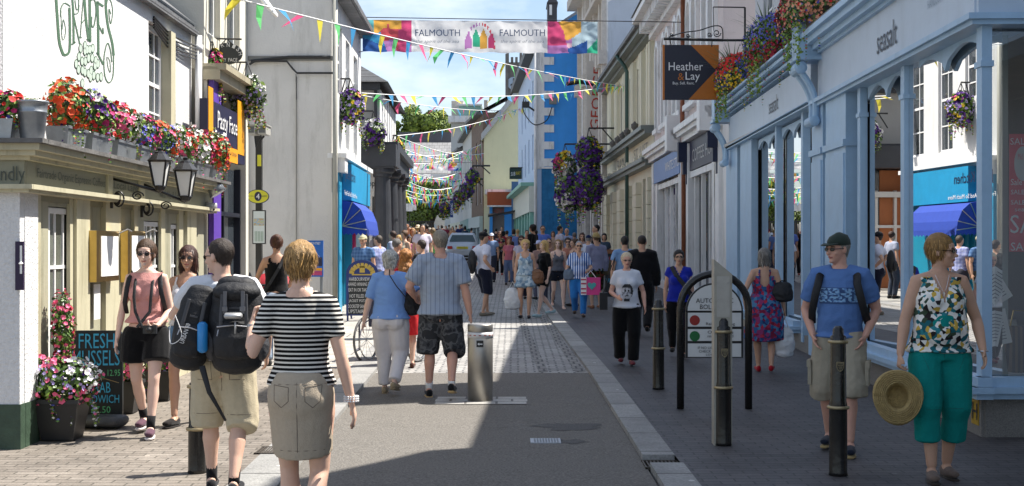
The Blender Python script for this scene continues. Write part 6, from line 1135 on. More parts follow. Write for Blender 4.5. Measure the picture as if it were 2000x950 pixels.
def trough(u, ln, hgt, rr, pal, lab, seed, off=.14, nf=260, z=2.612):
    t = thing('flower_trough', lab, 'planter', L1.P(u, off, z), 0, GP); mb = MB(); a, b = u - ln / 2, u + ln / 2
    p = [L1.P(x, o, zz) for zz, e in ((z, .02), (z + .17, 0)) for x, o in ((a + e, off - .09 + e), (b - e, off - .09 + e), (b - e, off + .11 - e), (a + e, off + .11 - e))]; mb.hexa(p); L1.box(mb, a - .01, b + .01, off + .105, off + .12, z + .15, z + .175); part('trough', mb, galv, t)
    flora(t, L1.P(u, off + .02, z + .22 + hgt * .5), rr, 1500, nf, pal, .026, .024, seed, 10, low=.35)
trough(.62, .5, .24, (.17, .33, .25), dict(orange=5, red=2.5, purple=.7, white=.4), 'zinc trough of orange and red geraniums and nasturtiums above the pub corner', 11, nf=240)
trough(1.35, .62, .22, (.17, .38, .24), dict(purple=2, pink=2, magenta=2, white=1, blue=2, red=1), 'zinc trough of purple and striped pink petunias beside the orange one', 12)
trough(2.15, .66, .20, (.17, .40, .22), dict(red=3, pink=2, white=2, magenta=1, yellow=.6, orange=.6), 'zinc trough of mixed red, white and pink flowers in the middle of the ledge', 13, nf=300)
trough(2.95, .66, .18, (.17, .40, .22), dict(magenta=4, red=2, blue=2, white=.6, pink=1), 'zinc trough of magenta and blue flowers behind the nearer lantern', 14)
trough(3.75, .66, .16, (.16, .40, .20), dict(pink=2, orange=1.5, white=2, blue=2, magenta=1), 'zinc trough of pale pink and orange flowers between the two lanterns', 15, nf=240)
trough(4.6, .7, .2, (.16, .42, .22), dict(white=2, red=2, pink=2, magenta=1), 'zinc trough of red and white flowers just past the farther lantern', 16)
trough(5.45, .7, .22, (.19, .42, .26), dict(red=2, white=3, pink=3, magenta=2, yellow=.5, orange=1), 'zinc trough of dense pink and white flowers toward the far end of the ledge', 17, nf=340)
trough(6.25, .6, .24, (.23, .36, .30), dict(white=5, orange=1.5, pink=2, red=1, magenta=1), 'zinc trough of white and pink flowers spilling over the far end of the ledge', 18, nf=320)
t = thing('bucket', 'tall galvanised bucket standing on the pub corner ledge', 'bucket', P(62, 293, 10.62), 0); q = V((X(63, 10.62), 10.62, 2.612)); mb = MB(); mb.lathe(q, [(0, .085), (.01, .09), (.22, .112), (.225, .117), (.235, .117), (.24, .113), (.30, .12), (.305, .128), (.32, .128), (.322, .118), (.29, .112)], 24); part('bucket', mb, galv, t, True); flora(t, q + V((0, 0, .31)), (.09, .09, .03), 160, 5, dict(red=1), .02, .02, 3)
q = V((X(-8, 10.6), 10.6, 2.612)); t = thing('flower_trough', 'zinc trough of red and magenta geraniums left of the tall bucket at the picture edge', 'planter', q, 0, GP); mb = MB(); mb.hexa([V((q.x + a, q.y + b, q.z)) for a, b in ((-.2, -.1), (.15, -.1), (.15, .1), (-.2, .1))] + [V((q.x + a, q.y + b, q.z + .17)) for a, b in ((-.23, -.12), (.18, -.12), (.18, .12), (-.23, .12))]); part('trough', mb, galv, t); flora(t, q + V((.02, 0, .27)), (.24, .16, .13), 900, 130, dict(red=4, magenta=2, orange=.8, blue=.8), .026, .024, 4, 6)
t = thing('bucket', 'small zinc bucket tipping off the far end of the pub ledge', 'bucket', P(418, 365, 16.9)); q = P(410, 352, 16.9); mb = MB(); dr = V((.5, 0, -.8)).normalized(); mb.loft([q, q + dr * .1, q + dr * .2], [.085, .1, .115], 18, (0, 1, 0), cap=.05); part('bucket', mb, galv, t, True)
# floor pots
def pot(px, py, w, h, pal, r, lab, seed, nf=300, ex=None, nl=1800):
    g = G(px, py); g.z += .05; t = thing('flower_pot', lab, 'flower pot', g, 0, 'black flower pots on the pavement by the pub'); mb = MB(); p = []
    for z, s in ((0, .36), (h * .9, .5), (h * .9, .53), (h, .53)): p.append([g + V((a * w * s, b * w * s, z)) for a, b in ((-1, -1), (1, -1), (1, 1), (-1, 1))])
    for i in range(3): mb.hexa(p[i] + p[i + 1])
    part('pot', mb, M('black_plastic', (.016, .016, .017), .45, 0, .2, 6), t); flora(t, g + V((0, 0, h + r[2] * .55)), r, nl, nf, pal, .028, .02, seed, 16, low=.25)
    if ex: 
        for q in ex: flora(t, g + V(q[0]), q[1], q[2], q[3], q[4], .022, .017, seed + 5, 3)
pot(122, 868, .36, .34, dict(pink=3, white=2.5, blue=1.5, lilac=1), (.30, .24, .22), 'largest black pot of pink, white and blue flowers at the pub corner', 21, 420, [((-.08, .25, .88), (.10, .12, .34), 900, 160, dict(crimson=2, pink=4)), ((-.18, -.02, .62), (.09, .08, .07), 120, 90, dict(pink=1)), ((.20, 0, .50), (.07, .08, .12), 200, 40, dict(purple=2, magenta=1))])
pot(243, 815, .30, .30, dict(lilac=4, pink=2, white=1), (.17, .17, .17), 'black pot of lilac flowers just behind the chalkboard', 22, 220)
pot(313, 790, .30, .30, dict(pink=3, purple=2, lilac=2, magenta=1), (.17, .17, .17), 'black pot of pink and purple flowers between the two facing women', 23, 220)
g = G(207, 785); t = thing('rose_bush', 'pink and yellow flowered shrub in a pot behind the chalkboard', 'shrub', g); flora(t, g + V((0, .3, .95)), (.15, .15, .38), 1400, 130, dict(pink=3, peach=3, yellow=1), .03, .024, 24); mb = MB(); mb.tube([g + V((0, .3, 0)), g + V((0, .3, .9))], .02, 6); part('stem', mb, M('bark', (.09, .06, .04), .9, 0, .3, 20), t); mb = MB(); mb.lathe(g + V((0, .3, 0)), [(0, .1), (.25, .14)], 14); part('pot', mb, MATS['black_plastic'], t)
# hanging baskets
def basket(px, py, d, rpx, hpx, pal, lab, seed, nl, nf, wallx=None, trail=10, ls=.04, fs=.03, grp='hanging baskets along the left side', br=True):
    c = P(px, py, d); r = rpx * d / F; h = hpx * d / F; t = thing('hanging_basket', lab, 'hanging basket', c, 0, grp); flora(t, c, (r, r, h), nl, nf, pal, ls, fs, seed, trail)
    mb = MB(); mb.lathe(c - V((0, 0, h * .5)), [(-r * .3, r * .15), (-r * .15, r * .5), (r * .2, r * .7)], 14); part('basket', mb, M('coir', (.07, .05, .03), .9), t)
    mb = MB(); top = c + V((0, 0, h + r * .7))
    for a in (0, 2.1, 4.2): mb.tube([top, c + V((cos(a) * r * .6, sin(a) * r * .6, h * .3))], .006 * d / 20, 4)
    part('chain', mb, black, t)
    if wallx is not None: mb = MB(); mb.tube([V((wallx, d, top.z)), top], .014 * d / 20, 5); mb.tube([V((wallx, d, top.z - r * 1.2)), V(((wallx + top.x) / 2, d, top.z))], .010 * d / 20, 5); part('bracket', mb, black, t)
basket(416, 140, 17.8, 19, 44, dict(purple=6, magenta=3, pink=1, yellow=.4), 'narrow hanging basket of purple petunias beside the white drainpipe', 31, 1300, 330, -4.05)
basket(482, 186, 19.4, 37, 38, dict(white=4, lilac=5, purple=1.5, yellow=1, pink=.7), 'round hanging basket of white and lilac petunias over the pasty sign', 32, 2400, 330, -4.05, 26)
basket(684, 208, 29.5, 28, 34, dict(purple=5, yellow=1.6, lilac=2, magenta=1), 'hanging basket of purple and yellow flowers on the white side wall', 33, 2200, 420, -3.8, 14, .05, .04)
basket(729, 258, 37, 24, 24, dict(purple=4, white=3, yellow=1.5, lilac=1), 'hanging basket with yellow top and trailing white flowers before the dark portico', 34, 1600, 300, -4.4, 22, .06, .05)
basket(776, 292, 44, 14, 17, dict(blue=2, yellow=1, purple=2, pink=1), 'small dark hanging basket at the right edge of the portico', 35, 900, 160, -4.0, 8, .08, .06)
basket(786, 322, 47, 10, 14, dict(pink=5, red=1), 'small hanging basket of bright pink flowers beyond the portico', 36, 600, 130, -4.0, 5, .08, .07)
PD = dict(lilac=7, purple=4, white=3, yellow=1.2, magenta=1)
for i, (px, py, rx, ry, lab, pal) in enumerate(((1103, 325, 22, 28, 'upper left of four lilac flower clusters in front of the blue wall', PD), (1112, 380, 27, 34, 'lower left of four lilac flower clusters in front of the blue wall', dict(lilac=5, purple=2, white=2)), (1150, 300, 25, 32, 'yellow topped upper right flower cluster in front of the pilasters', dict(purple=6, yellow=3, lilac=2)), (1150, 368, 28, 40, 'dark purple lower right flower cluster in front of the pilasters', dict(purple=6, lilac=3, yellow=1.5, magenta=1)))):
    basket(px, py, 55 - .4 * i, rx, ry, pal, 'hanging basket, ' + lab, 40 + i, 2200, 620, 4.2 if i % 2 == 0 else None, 12, .10, .065, 'hanging baskets in front of the blue gable')
for i, (px, py, r, d, lab) in enumerate(((923, 348, 13, 76, 'nearest and highest purple'), (912, 372, 12, 82, 'second purple'), (898, 385, 12, 88, 'third purple'), (889, 400, 10, 94, 'fourth purple'), (869, 408, 10, 100, 'farthest, brownish'))):
    basket(px, py, d, r, r * 1.15, dict(purple=8, crimson=1, lilac=1, yellow=.4), 'hanging basket of the far right row, %s one' % lab, 50 + i, 700, 170, (px - 1000) * d / F + 1, 4, .13, .09, 'purple hanging baskets down the far right side')
# flower troughs on the blue shop cornice
grass = M('spiky_leaf', (.07, .13, .05), .5, 0, .3, 9)
for i, (px, pyc, rx, ry, rz_, pal, lab, sp) in enumerate(((1432, 155, .95, .26, .40, dict(blue=6, yellow=2, red=1.5, pink=.8), 'cornice trough of blue, yellow and red flowers at the far end of the blue shop', 1), (1498, 95, 1.0, .26, .46, dict(crimson=5, blue=4, yellow=1, red=1), 'cornice trough of dark red and blue flowers in the middle of the blue shop ledge', 1), (1575, 40, 1.05, .26, .42, dict(blue=6, red=2, crimson=2, peach=1), 'cornice trough of blue and red flowers at the near end of the blue shop ledge', 0))):
    u = U(px, .25); c = R1.P(u, .25, R1.z(px, pyc, .25)); zb = 4.61; t = thing('flower_trough', lab, 'planter', R1.P(u, .2, zb), 0, 'flower troughs on the blue shop cornice'); c.z = zb + .3
    mb = MB(); R1.box(mb, u - rx * .85, u + rx * .85, .02, .3, zb, zb + .2); part('trough', mb, M('trough_brown', (.08, .065, .05), .8, 0, .3, 5), t); flora(t, c, (ry + .06, rx * 1.1, rz_), 4200, 1700, pal, .032, .021, 60 + i, 20, .3)
    mb = MB(); rd = random.Random(i)
    for k in range(46 if sp else 10):
        a = rd.uniform(0, 2 * pi); el = rd.uniform(.45, 1.3); L_ = rd.uniform(.5, .95); p0 = c + V((0, rd.uniform(-.15, .15), .1)); dv = V((cos(a) * cos(el) - .15, sin(a) * cos(el) + .2, sin(el))); pts = [p0 + dv * L_ * s_ - V((0, 0, .25 * L_ * s_ * s_)) for s_ in (0, .35, .7, 1)]; sd_ = dv.cross(V((0, 0, 1))).normalized() * .012; vs = []
        for q, w_ in zip(pts, (1, .9, .6, .05)): vs += [q - sd_ * w_, q + sd_ * w_]
        mb.add(vs, [(2 * j, 2 * j + 1, 2 * j + 3, 2 * j + 2) for j in range(3)])
    part('spiky_leaves', mb, grass, t)['kind'] = 'stuff'
    mb = MB()
    for dx in (-.5, .1, .55)[:3 if i == 0 else 2]:
        p0 = c + V((-.22, dx * rx, -.25))
        for k in range(90): f_ = rd.uniform(0, 1); p = p0 + V((rd.gauss(0, .035 * (1 - f_ * .6)), rd.gauss(0, .035 * (1 - f_ * .6)), -.55 * f_)); n = V((rd.gauss(0, 1), rd.gauss(0, 1), rd.gauss(0, 1))).normalized(); a = n.orthogonal().normalized() * .02; b = n.cross(a); mb.add([p - a, p - b, p + a, p + b], [(0, 1, 2, 3)])
    part('trailing_leaves', mb, leafC, t)['kind'] = 'stuff'
# distant trees
def tree(c, r, n, lab, ls, seed, trunkz):
    t = thing('tree', lab, 'tree', (c[0], c[1], trunkz)); rd = random.Random(seed); mb = MB(); c = V(c)
    bl = [(c + V((rd.uniform(-1, 1) * r[0] * .75, rd.uniform(-1, 1) * r[1] * .6, rd.uniform(-.6, .75) * r[2])), rd.uniform(.22, .42)) for _ in range(26)]
    for i in range(n):
        b, s = rd.choice(bl); d = V((rd.gauss(0, 1), rd.gauss(0, 1), rd.gauss(0, 1))).normalized(); p = b + d * s * r[2] * rd.uniform(.6, 1.05); nn = (d + V((rd.gauss(0, .5), rd.gauss(0, .5), rd.gauss(0, .5)))).normalized(); a = nn.orthogonal().normalized() * ls * rd.uniform(.5, 1.2); e = nn.cross(a)
        mb.add([p - a, p - e, p + a, p + e], [(0, 1, 2, 3)], rd.choices((0, 1, 2), (5, 3, 3))[0])
    part('crown', mb, [M('tree_leaf', (.15, .22, .03), .6, 0, .3, .5), M('tree_leaf_dark', (.06, .10, .02), .6, 0, .3, .5), M('tree_leaf_light', (.24, .31, .05), .6, 0, .3, .5)], t)
    mb = MB(); mb.loft([(c.x, c.y, trunkz), (c.x, c.y, c.z)], [.5, .2], 8); 
    for k in range(5): a = k * 1.3; mb.loft([(c.x, c.y, (trunkz + c.z) / 2), (c.x + cos(a) * r[0] * .5, c.y + sin(a) * r[1] * .4, c.z + .2 * r[2])], [.2, .06], 6)
    part('trunk', mb, MATS['bark'], t)
d = 215
tree(P(826, 262, d), (4.6, 4, 4.3), 15000, 'broad bright green tree on the hill behind the slate roof', .26, 3, 6)
tree(P(775, 275, d), (3, 3, 3.2), 5000, 'smaller green tree at the left foot of the hill tree', .26, 4, 6)
tree(P(868, 262, d + 5), (2.6, 3, 3), 4000, 'green tree at the right of the hill tree beside the chimney', .26, 5, 6)
tree(P(840, 402, 112), (1.8, 1.5, 1.7), 5000, 'dark tree behind the railings at the street end', .12, 6, 1.5)
tree(P(812, 390, 120), (2.6, 1.5, 2.0), 5000, 'dark green tree under the far banners', .14, 7, 1.5)
tree(P(786, 426, 104), (.6, .6, .6), 1500, 'small yellow green bush at the left end of the railings', .08, 8, 1.4)
tree(P(818, 430, 104), (.8, .6, .6), 1800, 'small flowering bush behind the railings', .08, 9, 1.4)

# ================================================================ BANNER AND BUNTING
def banner_color(u, v, mirror=False):
    # 0 cream 1 blue 2 orange 3 red 4 pink 5 teal 6 navy 7 lightblue 8 green 9 mauve
    if u < .21:
        a = u / .21
        if v > .55 + .0 * a and a < .55 and a < .28 + (v - .55) * .7 and v > 1 - a * 3: return 2 if a > .22 else 5
        if a > .92 and v < .2: return 9
        if a < .28 + .22 * (1 - v): return 1 if v + a * .6 > .45 else 6
        if a < .5 and v > .75: return 2
        if a < .5 + .2 * (1 - v): return 3 if v > .25 + .2 * a else 9
        return 2 if (v > .72 and a < .78) else (3 if a < .72 else 4)
    if u > .785:
        a = (u - .785) / .215
        if a < .28 + .15 * (1 - v) and a < .22 + .35 * (1 - v): return 4 if v > .25 else 9
        if v < .42 and a < .8 and v < .06 + (a - .3) * .7: return 6
        if a > .75 and v < (a - .75) * 1.9: return 8
        if a < .68 and v > .42 - (a - .25) * .1 and v > 1.2 - (1.15 - a) * 1.1: return 2
        return 7 if a > .5 else 9 if v > .3 else 10
    a = (u - .5) / .068
    if abs(a) < 1 and .08 < v < .95:
        for k, (c0, ccx) in enumerate(((9, -.72), (8, -.25), (2, .22), (4, .7))):
            if abs(a - ccx) < .22 and v < .70 - abs(a - ccx) * 1.2 + (.06 if abs(ccx) < .5 else -.05) and v > .12 + (.0 if k != 1 else .08): return c0
        rr_ = math.hypot(a, (v - .1) * 1.15)
        if .86 < rr_ < .98 and int((atan2(v - .1, a) * 9)) % 2 == 0: return 3 if a > 0 else 9
    return 0
BC = [M('banner_' + n_, c_, .8, 0, .08, 3, .15, 15) for n_, c_ in (('cream', (.84, .83, .82)), ('blue', (.06, .34, .62)), ('orange', (.75, .40, .08)), ('red', (.65, .10, .12)), ('pink', (.62, .08, .20)), ('teal', (.12, .42, .45)), ('navy', (.04, .12, .38)), ('pale_blue', (.45, .58, .64)), ('green', (.05, .42, .25)), ('mauve', (.50, .22, .50)), ('blush', (.70, .45, .52)))]
def banner(px0, px1, py0, py1, py0r, py1r, d, nx, nz, lab, txt=True, ropes=None):
    t = thing('street_banner', lab, 'banner', P((px0 + px1) / 2, py0, d), 0, 'banners hung across the street'); mb = MB(); vs = []; x0, x1 = X(px0, d), X(px1, d)
    for j in range(nz + 1):
        for i in range(nx + 1):
            u, v = i / nx, j / nz; zt, zb = Z(py0 + (py0r - py0) * u, d), Z(py1 + (py1r - py1) * u, d)
            w_ = .018 * sin(u * 31 + v * 2.4) * (1 - v * .6) + .03 * noise.noise(V((u * 14, v * 3, d))) + (.035 * noise.noise(V((u * 30, v * 5, 3))) if u < .23 or u > .78 else .008 * noise.noise(V((u * 40, v * 4, 9)))); vs.append(V((x0 + (x1 - x0) * u, d + w_, zb + (zt - zb) * v + .012 * sin(u * 60) * (1 - v))))
    mb.v = [tuple(q) for q in vs]
    for j in range(nz):
        for i in range(nx): mb.f.append((j * (nx + 1) + i, j * (nx + 1) + i + 1, (j + 1) * (nx + 1) + i + 1, (j + 1) * (nx + 1) + i)); mb.m.append(banner_color((i + .5) / nx, (j + .5) / nz))
    cl = part('cloth', mb, BC, t, True)
    ix = M('banner_ink', (.06, .10, .20), .8); 
    if txt:
        for a, b in ((811, 898), (976, 1064)): text('lettering', 'FALMOUTH', P(a, 71, d - .13), (1, 0, 0), (0, 0, 1), (b - a) * d / F, 13 * d / F, ix, cl)
        for a, b in ((812, 896), (978, 1062)): text('lettering', 'the spirit of the sea', P(a, 86, d - .13), (1, 0, 0), (0, 0, 1), (b - a) * d / F, 8 * d / F, M('banner_ink_pale', (.36, .37, .40), .8), cl, shear=.3)
    mb = MB()
    for (xa, za), (xb, zb_) in ropes or (): mb.tube([V((xa, d, za)), V((xb, d, zb_))], .012, 4)
    part('rope', mb, black, t)
d = 33.5
banner(708, 1167, 39, 101, 43, 105, d, 230, 32, 'large FALMOUTH street banner nearest the camera with rainbow panels at both ends', True, (((-5.5, Z(32, d)), (4.5, Z(44, d))), ((X(708, d), Z(101, d)), (-3.85, Z(102, d)))))
banner(775, 901, 318, 332, 319, 334, 88, 90, 10, 'far FALMOUTH banner, the upper of the two at the end of the street', False, (((-9.5, Z(317, 88)), (-2.5, Z(318, 88))),))
banner(793, 896, 340, 355, 341, 356, 96, 90, 10, 'far banner just below the other distant one at the end of the street', False, (((-9.5, Z(339, 96)), (-3, Z(340, 96))),))
FL = [M('flag_' + k, c, .7, 0, .06, 5) for k, c in dict(yellow=(.85, .72, .08), green=(.16, .65, .22), blue=(.06, .34, .66), pink=(.80, .12, .28)).items()]
for m in FL: translucent(m, .5)
for m in BC: translucent(m, .6)
def bunting(p0, p1, n, sag, fw, fh, lab, seed, merged=False, nflag=None, skip=(0, 0)):
    rd = random.Random(seed); t = thing('bunting', lab, 'bunting', p0, 0, 'strings of coloured bunting across the street'); mb = MB(); pt = lambda s: p0.lerp(p1, s) - V((0, 0, 4 * sag * s * (1 - s))); mb.tube([pt(i / 20) for i in range(21)], .010 * max(1, p0.y / 30), 4); part('cord', mb, whitepaint, t); mg = MB(); dv = (p1 - p0).normalized(); meshes = {}
    for i in range(n):
        s = skip[0] + (1 - skip[0] - skip[1]) * (i + .5) / n; c = pt(s); a = rd.gauss(0, .55); tw = rd.gauss(0, .7); side = V((-dv.y, dv.x, 0)).normalized(); w2 = fw / 2; dn = V((0, 0, -1)) * cos(a) + (side * .8 + dv * rd.uniform(-1, .6)).normalized() * sin(a)
        tip = c + dn * fh; mid = c + dn * fh * .5 + side * .12 * fh * tw; l, r = c - dv * w2, c + dv * w2; ml_ = l.lerp(tip, .5) + side * .14 * fh * tw; mr_ = r.lerp(tip, .5) + side * .05 * fh * tw; m1 = mg if merged else MB()
        m1.add([l, r, mr_, ml_, tip], [(0, 1, 2, 3), (3, 2, 4)], i % 4 if merged else 0)
        if not merged: part('flag', m1, FL[i % 4], t)
    if merged: part('flags', mg, FL, t)
bunting(P(440, -8, 17.5), P(1222, 169, 50), 46, .12, .26, .36, 'nearest bunting string running down from upper left behind the banner to the cream bank', 1)
bunting(P(706, 182, 36), P(1216, 166, 50), 30, .25, .24, .34, 'almost level bunting string below the big banner', 2)
bunting(P(703, 186, 36), P(1030, 212, 74), 26, .25, .28, .4, 'bunting string sloping from the portico roof to the light blue building', 3)
bunting(P(770, 266, 47), P(1030, 205, 80), 26, .3, .34, .44, 'bunting string rising to the right from the portico corner', 4)
for i, (a, b, da, db_, n) in enumerate((((770, 264), (945, 300), 50, 85, 24), ((778, 300), (940, 282), 56, 90, 22), ((782, 318), (905, 296), 60, 92, 20), ((788, 330), (915, 348), 68, 92, 26), ((792, 362), (900, 360), 78, 98, 26), ((792, 372), (898, 372), 84, 100, 26), ((794, 384), (890, 380), 90, 104, 24), ((796, 342), (900, 336), 86, 96, 24), ((786, 290), (915, 305), 64, 84, 22), ((792, 352), (885, 366), 72, 94, 24), ((795, 378), (880, 392), 96, 108, 22))):
    bunting(P(a[0], a[1], da), P(b[0], b[1], db_), n, .35, .42, .56, 'far bunting string over the street, %s of the distant ones' % ('first and highest', 'second', 'third', 'fourth', 'sixth', 'seventh', 'eighth', 'fifth', 'just above the upper far banner', 'sloping down right below the banners', 'the very lowest')[i], 10 + i)

# ================================================================ SIGNS AND STREET FURNITURE
t = thing('hanging_sign', 'square navy and orange Heather & Lay sign hanging from a scrolled bracket', 'sign', P(1345, 140, 25.3)); d = 25.3
mb = MB(); mb.bx(X(1296, d), X(1404, d), d, d + .08, Z(195, d), Z(88, d)); pn = part('panel', mb, M('sign_navy', (.012, .014, .03), .4), t)
org = M('sign_orange', (.42, .13, .01), .45, 0, .1, 4); mb = MB()
for q in ([(1349, 88), (1404, 88), (1404, 140)], [(1404, 143), (1404, 195), (1345, 195)]):
    if q[0][0] == 1349: q = [(1349, 88), (1404, 88), (1404, 128), (1396, 135)]
    else: q = [(1396, 140), (1404, 147), (1404, 195), (1345, 195)]
    mb.add([V(P(x, y, d - .004)) for x, y in q], [tuple(range(len(q)))])
mb.bx(X(1294.5, d), X(1298, d), d - .003, d + .082, Z(195.2, d), Z(87.8, d)); part('orange_panel', mb, org, pn)
wt = M('sign_white', (.75, .75, .76), .5); T = lambda s_, a, b, y1, y0, m_, **k: text('lettering', s_, P(a, y1, d - .006), (1, 0, 0), (0, 0, 1), (b - a) * d / F, (y1 - y0) * d / F, m_, pn, **k)
T('Heather', 1306, 1373, 138, 122, wt); T('&', 1324, 1336, 157, 143, org); T('Lay', 1339, 1367, 161, 141, wt); T('Buy. Sell. Rent.', 1314, 1356, 167, 160, wt)
mb = MB(); mb.tube([P(1296, 76, d), P(1412, 79, d)], .028, 6); mb.tube([P(1308, 76, d), P(1311, 89, d)], .012, 5); mb.tube([P(1391, 78, d), P(1390, 92, d)], .012, 5); mb.tube(spl([tuple(P(x, y, d)) for x, y in ((1306, 73), (1335, 64), (1365, 60), (1395, 51), (1410, 55), (1412, 76))]), .012, 5)
for cx, cy, r in ((1400, 65, 8), (1386, 68, 5), (1344, 70, 4), (1312, 68, 4)): mb.tube([P(cx + r * (1 - a / 12) * cos(a), cy + r * (1 - a / 12) * sin(a), d) for a in [.6 * k for k in range(16)]], .010, 5)
mb.tube([P(1393, 14, d), P(1455, 15, d)], .014, 5); mb.tube([P(1393, 14, d), P(1394, 60, d)], .008, 5); part('bracket', mb, black, t)
mb = MB(); mb.tube([P(1412, 79, d), V((4.9, d, Z(79, d)))], .024, 6); mb.tube([P(1455, 15, d), P(1455, 90, d)], .02, 5); part('wall_fixing', mb, black, t)
mb = MB(); q = [P(1404, 245, 27.6), P(1404, 20, 27.6)]; mb.bx(X(1395, 27.7), X(1419, 27.7), 27.6, 27.88, Z(256, 27.6), Z(175, 27.6)); part('corner_box', mb, whitegrey, t) if 0 else None
# retractable steel bollard
g = G(938, 786); g.y = 13.9; g.x = X(938, 13.9); g.z = gz(13.9) + .004; t = thing('rising_bollard', 'wide brushed steel automatic bollard in the middle of the road', 'bollard', g); r = .132; mb = MB(); mb.lathe(g, [(0, r), (.70, r), (.705, r * .97), (.715, r * .97), (.72, r), (.785, r), (.80, r * .96), (.803, r * .5)], 40); part('tube', mb, steel, t, True)
for p in t.children[0].data.polygons:
    if abs(p.normal.z) > .5: p.use_smooth = False
mb = MB(); mb.lathe(g, [(.655, r + .0015), (.715, r + .0015)], 40); part('reflective_band', mb, M('band_white', (.6, .6, .6), .4), t, True); mb = MB()
for k in range(-3, 4): a = -pi / 2 + k * .42; mb.box(g + V(((r + .002) * cos(a), (r + .002) * sin(a), .685)), (.013, .002, .005), 0, Matrix.Rotation(a + pi / 2, 3, 'Z'))
part('band_lettering', mb, M('faded_red', (.35, .08, .06), .5), t); mb = MB(); a = -pi / 2; mb.box(g + V((0, -r - .002, .60)), (.036, .003, .034)); lb = part('arrow_label', mb, black, t); mb = MB(); mb.box(g + V((.008, -r - .006, .597)), (.018, .001, .005)); mb.poly([g + V((x, -r - .007, z)) for x, z in ((-.026, .597), (-.008, .612), (-.008, .582))], (0, 1, 0), .001); part('arrow', mb, wt, lb)
# cast iron bollards
def bollard(px, pyb, pyt, lab, shield=True, dd=None):
    g = G(px, pyb) if dd is None else V((X(px, dd), dd, gz(dd))); g.z += .045; H = Z(pyt, g.y) - g.z; t = thing('bollard', lab, 'bollard', g, 0, 'black cast iron bollards with gold bands'); r = .064
    mb = MB(); mb.lathe(g, [(0, r * 1.06), (.02, r), (H * .445, r * .98), (H * .46, r * 1.02), (H * .50, r * .9), (H * .90, r * .86), (H * .93, r * .86), (H * .94, r * .62), (H * .975, r * .6), (H, r * .35)], 28); part('post', mb, M('bollard_black', (.014, .013, .012), .22, 0, .3, 5, .08, 20), t, True)
    for z, k in ((H * .455, 1.22), (H * .895, 1.12)): mb = MB(); mb.lathe(g + V((0, 0, z)), [(-.012, r), (-.010, r * k), (.008, r * k), (.012, r)], 28); part('gold_band', mb, gold, t, True)
    if shield:
        c = g + V((0, -r * .9 - .004, H * .73)); mb = MB(); sh_ = [(-.026, .034), (.026, .034), (.026, 0), (.017, -.022), (0, -.036), (-.017, -.022), (-.026, 0)]; mb.poly([c + V((a, 0, b)) for a, b in sh_], (0, 1, 0), .004); s_ = part('shield', mb, gold, t); mb = MB(); mb.poly([c + V((a * .85, -.002, b * .85)) for a, b in sh_], (0, 1, 0), .003); part('shield_field', mb, black, s_); mb = MB()
        for i, row in enumerate((5, 4, 3, 2, 1)):
            for j in range(row): mb.box(c + V(((j - (row - 1) / 2) * .0095, -.004, .022 - i * .0115)), (.003, .0015, .003))
        part('shield_bezant', mb, gold, s_)
bollard(1637, 940, 637, 'black bollard nearest the camera, in front of the man in the green cap')
bollard(1413, 880, 622, 'black bollard directly in front of the steel post and the round topped sign')
bollard(1286, 768, 585, 'black bollard between the white T-shirt woman and the round topped sign', False)
bollard(385, 935, 735, 'black bollard behind the man with the backpacks', False)
bollard(627, 725, 575, 'black bollard top just right of the blonde woman in stripes', False)
# arch sign
g0, g1 = G(1330, 810), G(1462, 805); d = (g0.y + g1.y) / 2; z0 = gz(d) + .045; t = thing('warning_sign', 'round topped automatic bollards warning sign in a black hooped frame', 'sign', (X(1396, d), d, z0)); xa, xb = X(1329, d), X(1462, d); r = (xb - xa) / 2; cx = (xa + xb) / 2; zc = Z(535, d) - r
mb = MB(); mb.tube([(xa, d, z0), (xa, d, zc)] + [(cx - r * cos(a), d, zc + r * sin(a)) for a in [pi * k / 16 for k in range(1, 16)]] + [(xb, d, zc), (xb, d, z0)], .036, 14); part('hoop', mb, MATS['bollard_black'], t, True)
pa, pb_ = X(1339, d), X(1451, d); pr = (pb_ - pa) / 2; pcx = (pa + pb_) / 2; zb_ = Z(699, d); zp = Z(553, d) - pr; arch = lambda e, y: [V((pa + e, y, zb_ + e)), V((pb_ - e, y, zb_ + e))] + [V((pcx + (pr - e) * cos(a), y, zp + (pr - e) * sin(a))) for a in [pi * k / 18 for k in range(19)]]
mb = MB(); mb.poly(arch(0, d - .015), (0, 1, 0), .03); pl = part('panel', mb, M('sign_frame_black', (.012, .012, .013), .4), t); rows = [(699, 671, 0), (668, 643, 0), (640, 611, 0)]; wp_ = M('sign_face', (.62, .62, .60), .4, 0, .05, 6); mb = MB()
for b_, a_, _ in rows: mb.bx(X(1343, d), X(1447, d), d - .019, d - .016, Z(b_ - 2, d), Z(a_, d))
e = .016; mb.add([V((pa + e, d - .019, Z(607, d))), V((pb_ - e, d - .019, Z(607, d)))] + [V((pcx + (pr - e) * cos(a), d - .019, zp + (pr - e) * sin(a))) for a in [pi * k / 18 for k in range(19)]], [tuple(range(21))]); part('face', mb, wp_, pl)
T2 = lambda s_, a, b, y1, y0: text('lettering', s_, P(a, y1, d - .022), (1, 0, 0), (0, 0, 1), (b - a) * d / F, (y1 - y0) * d / F, black, pl)
T2('AUTOMATIC', 1359, 1432, 592, 583); T2('BOLLARDS', 1367, 1425, 604, 595); T2('STOP', 1390, 1425, 625, 616); T2('Raised or rising', 1379, 1435, 637, 630); T2('ONLY one', 1382, 1432, 652, 646); T2('may proceed', 1382, 1432, 661, 654); T2('IF NO LIGHTS SHOW', 1363, 1428, 682, 677); T2('CHECK BOLLARDS', 1365, 1426, 689, 684); T2('LOWERED', 1379, 1412, 695, 691)
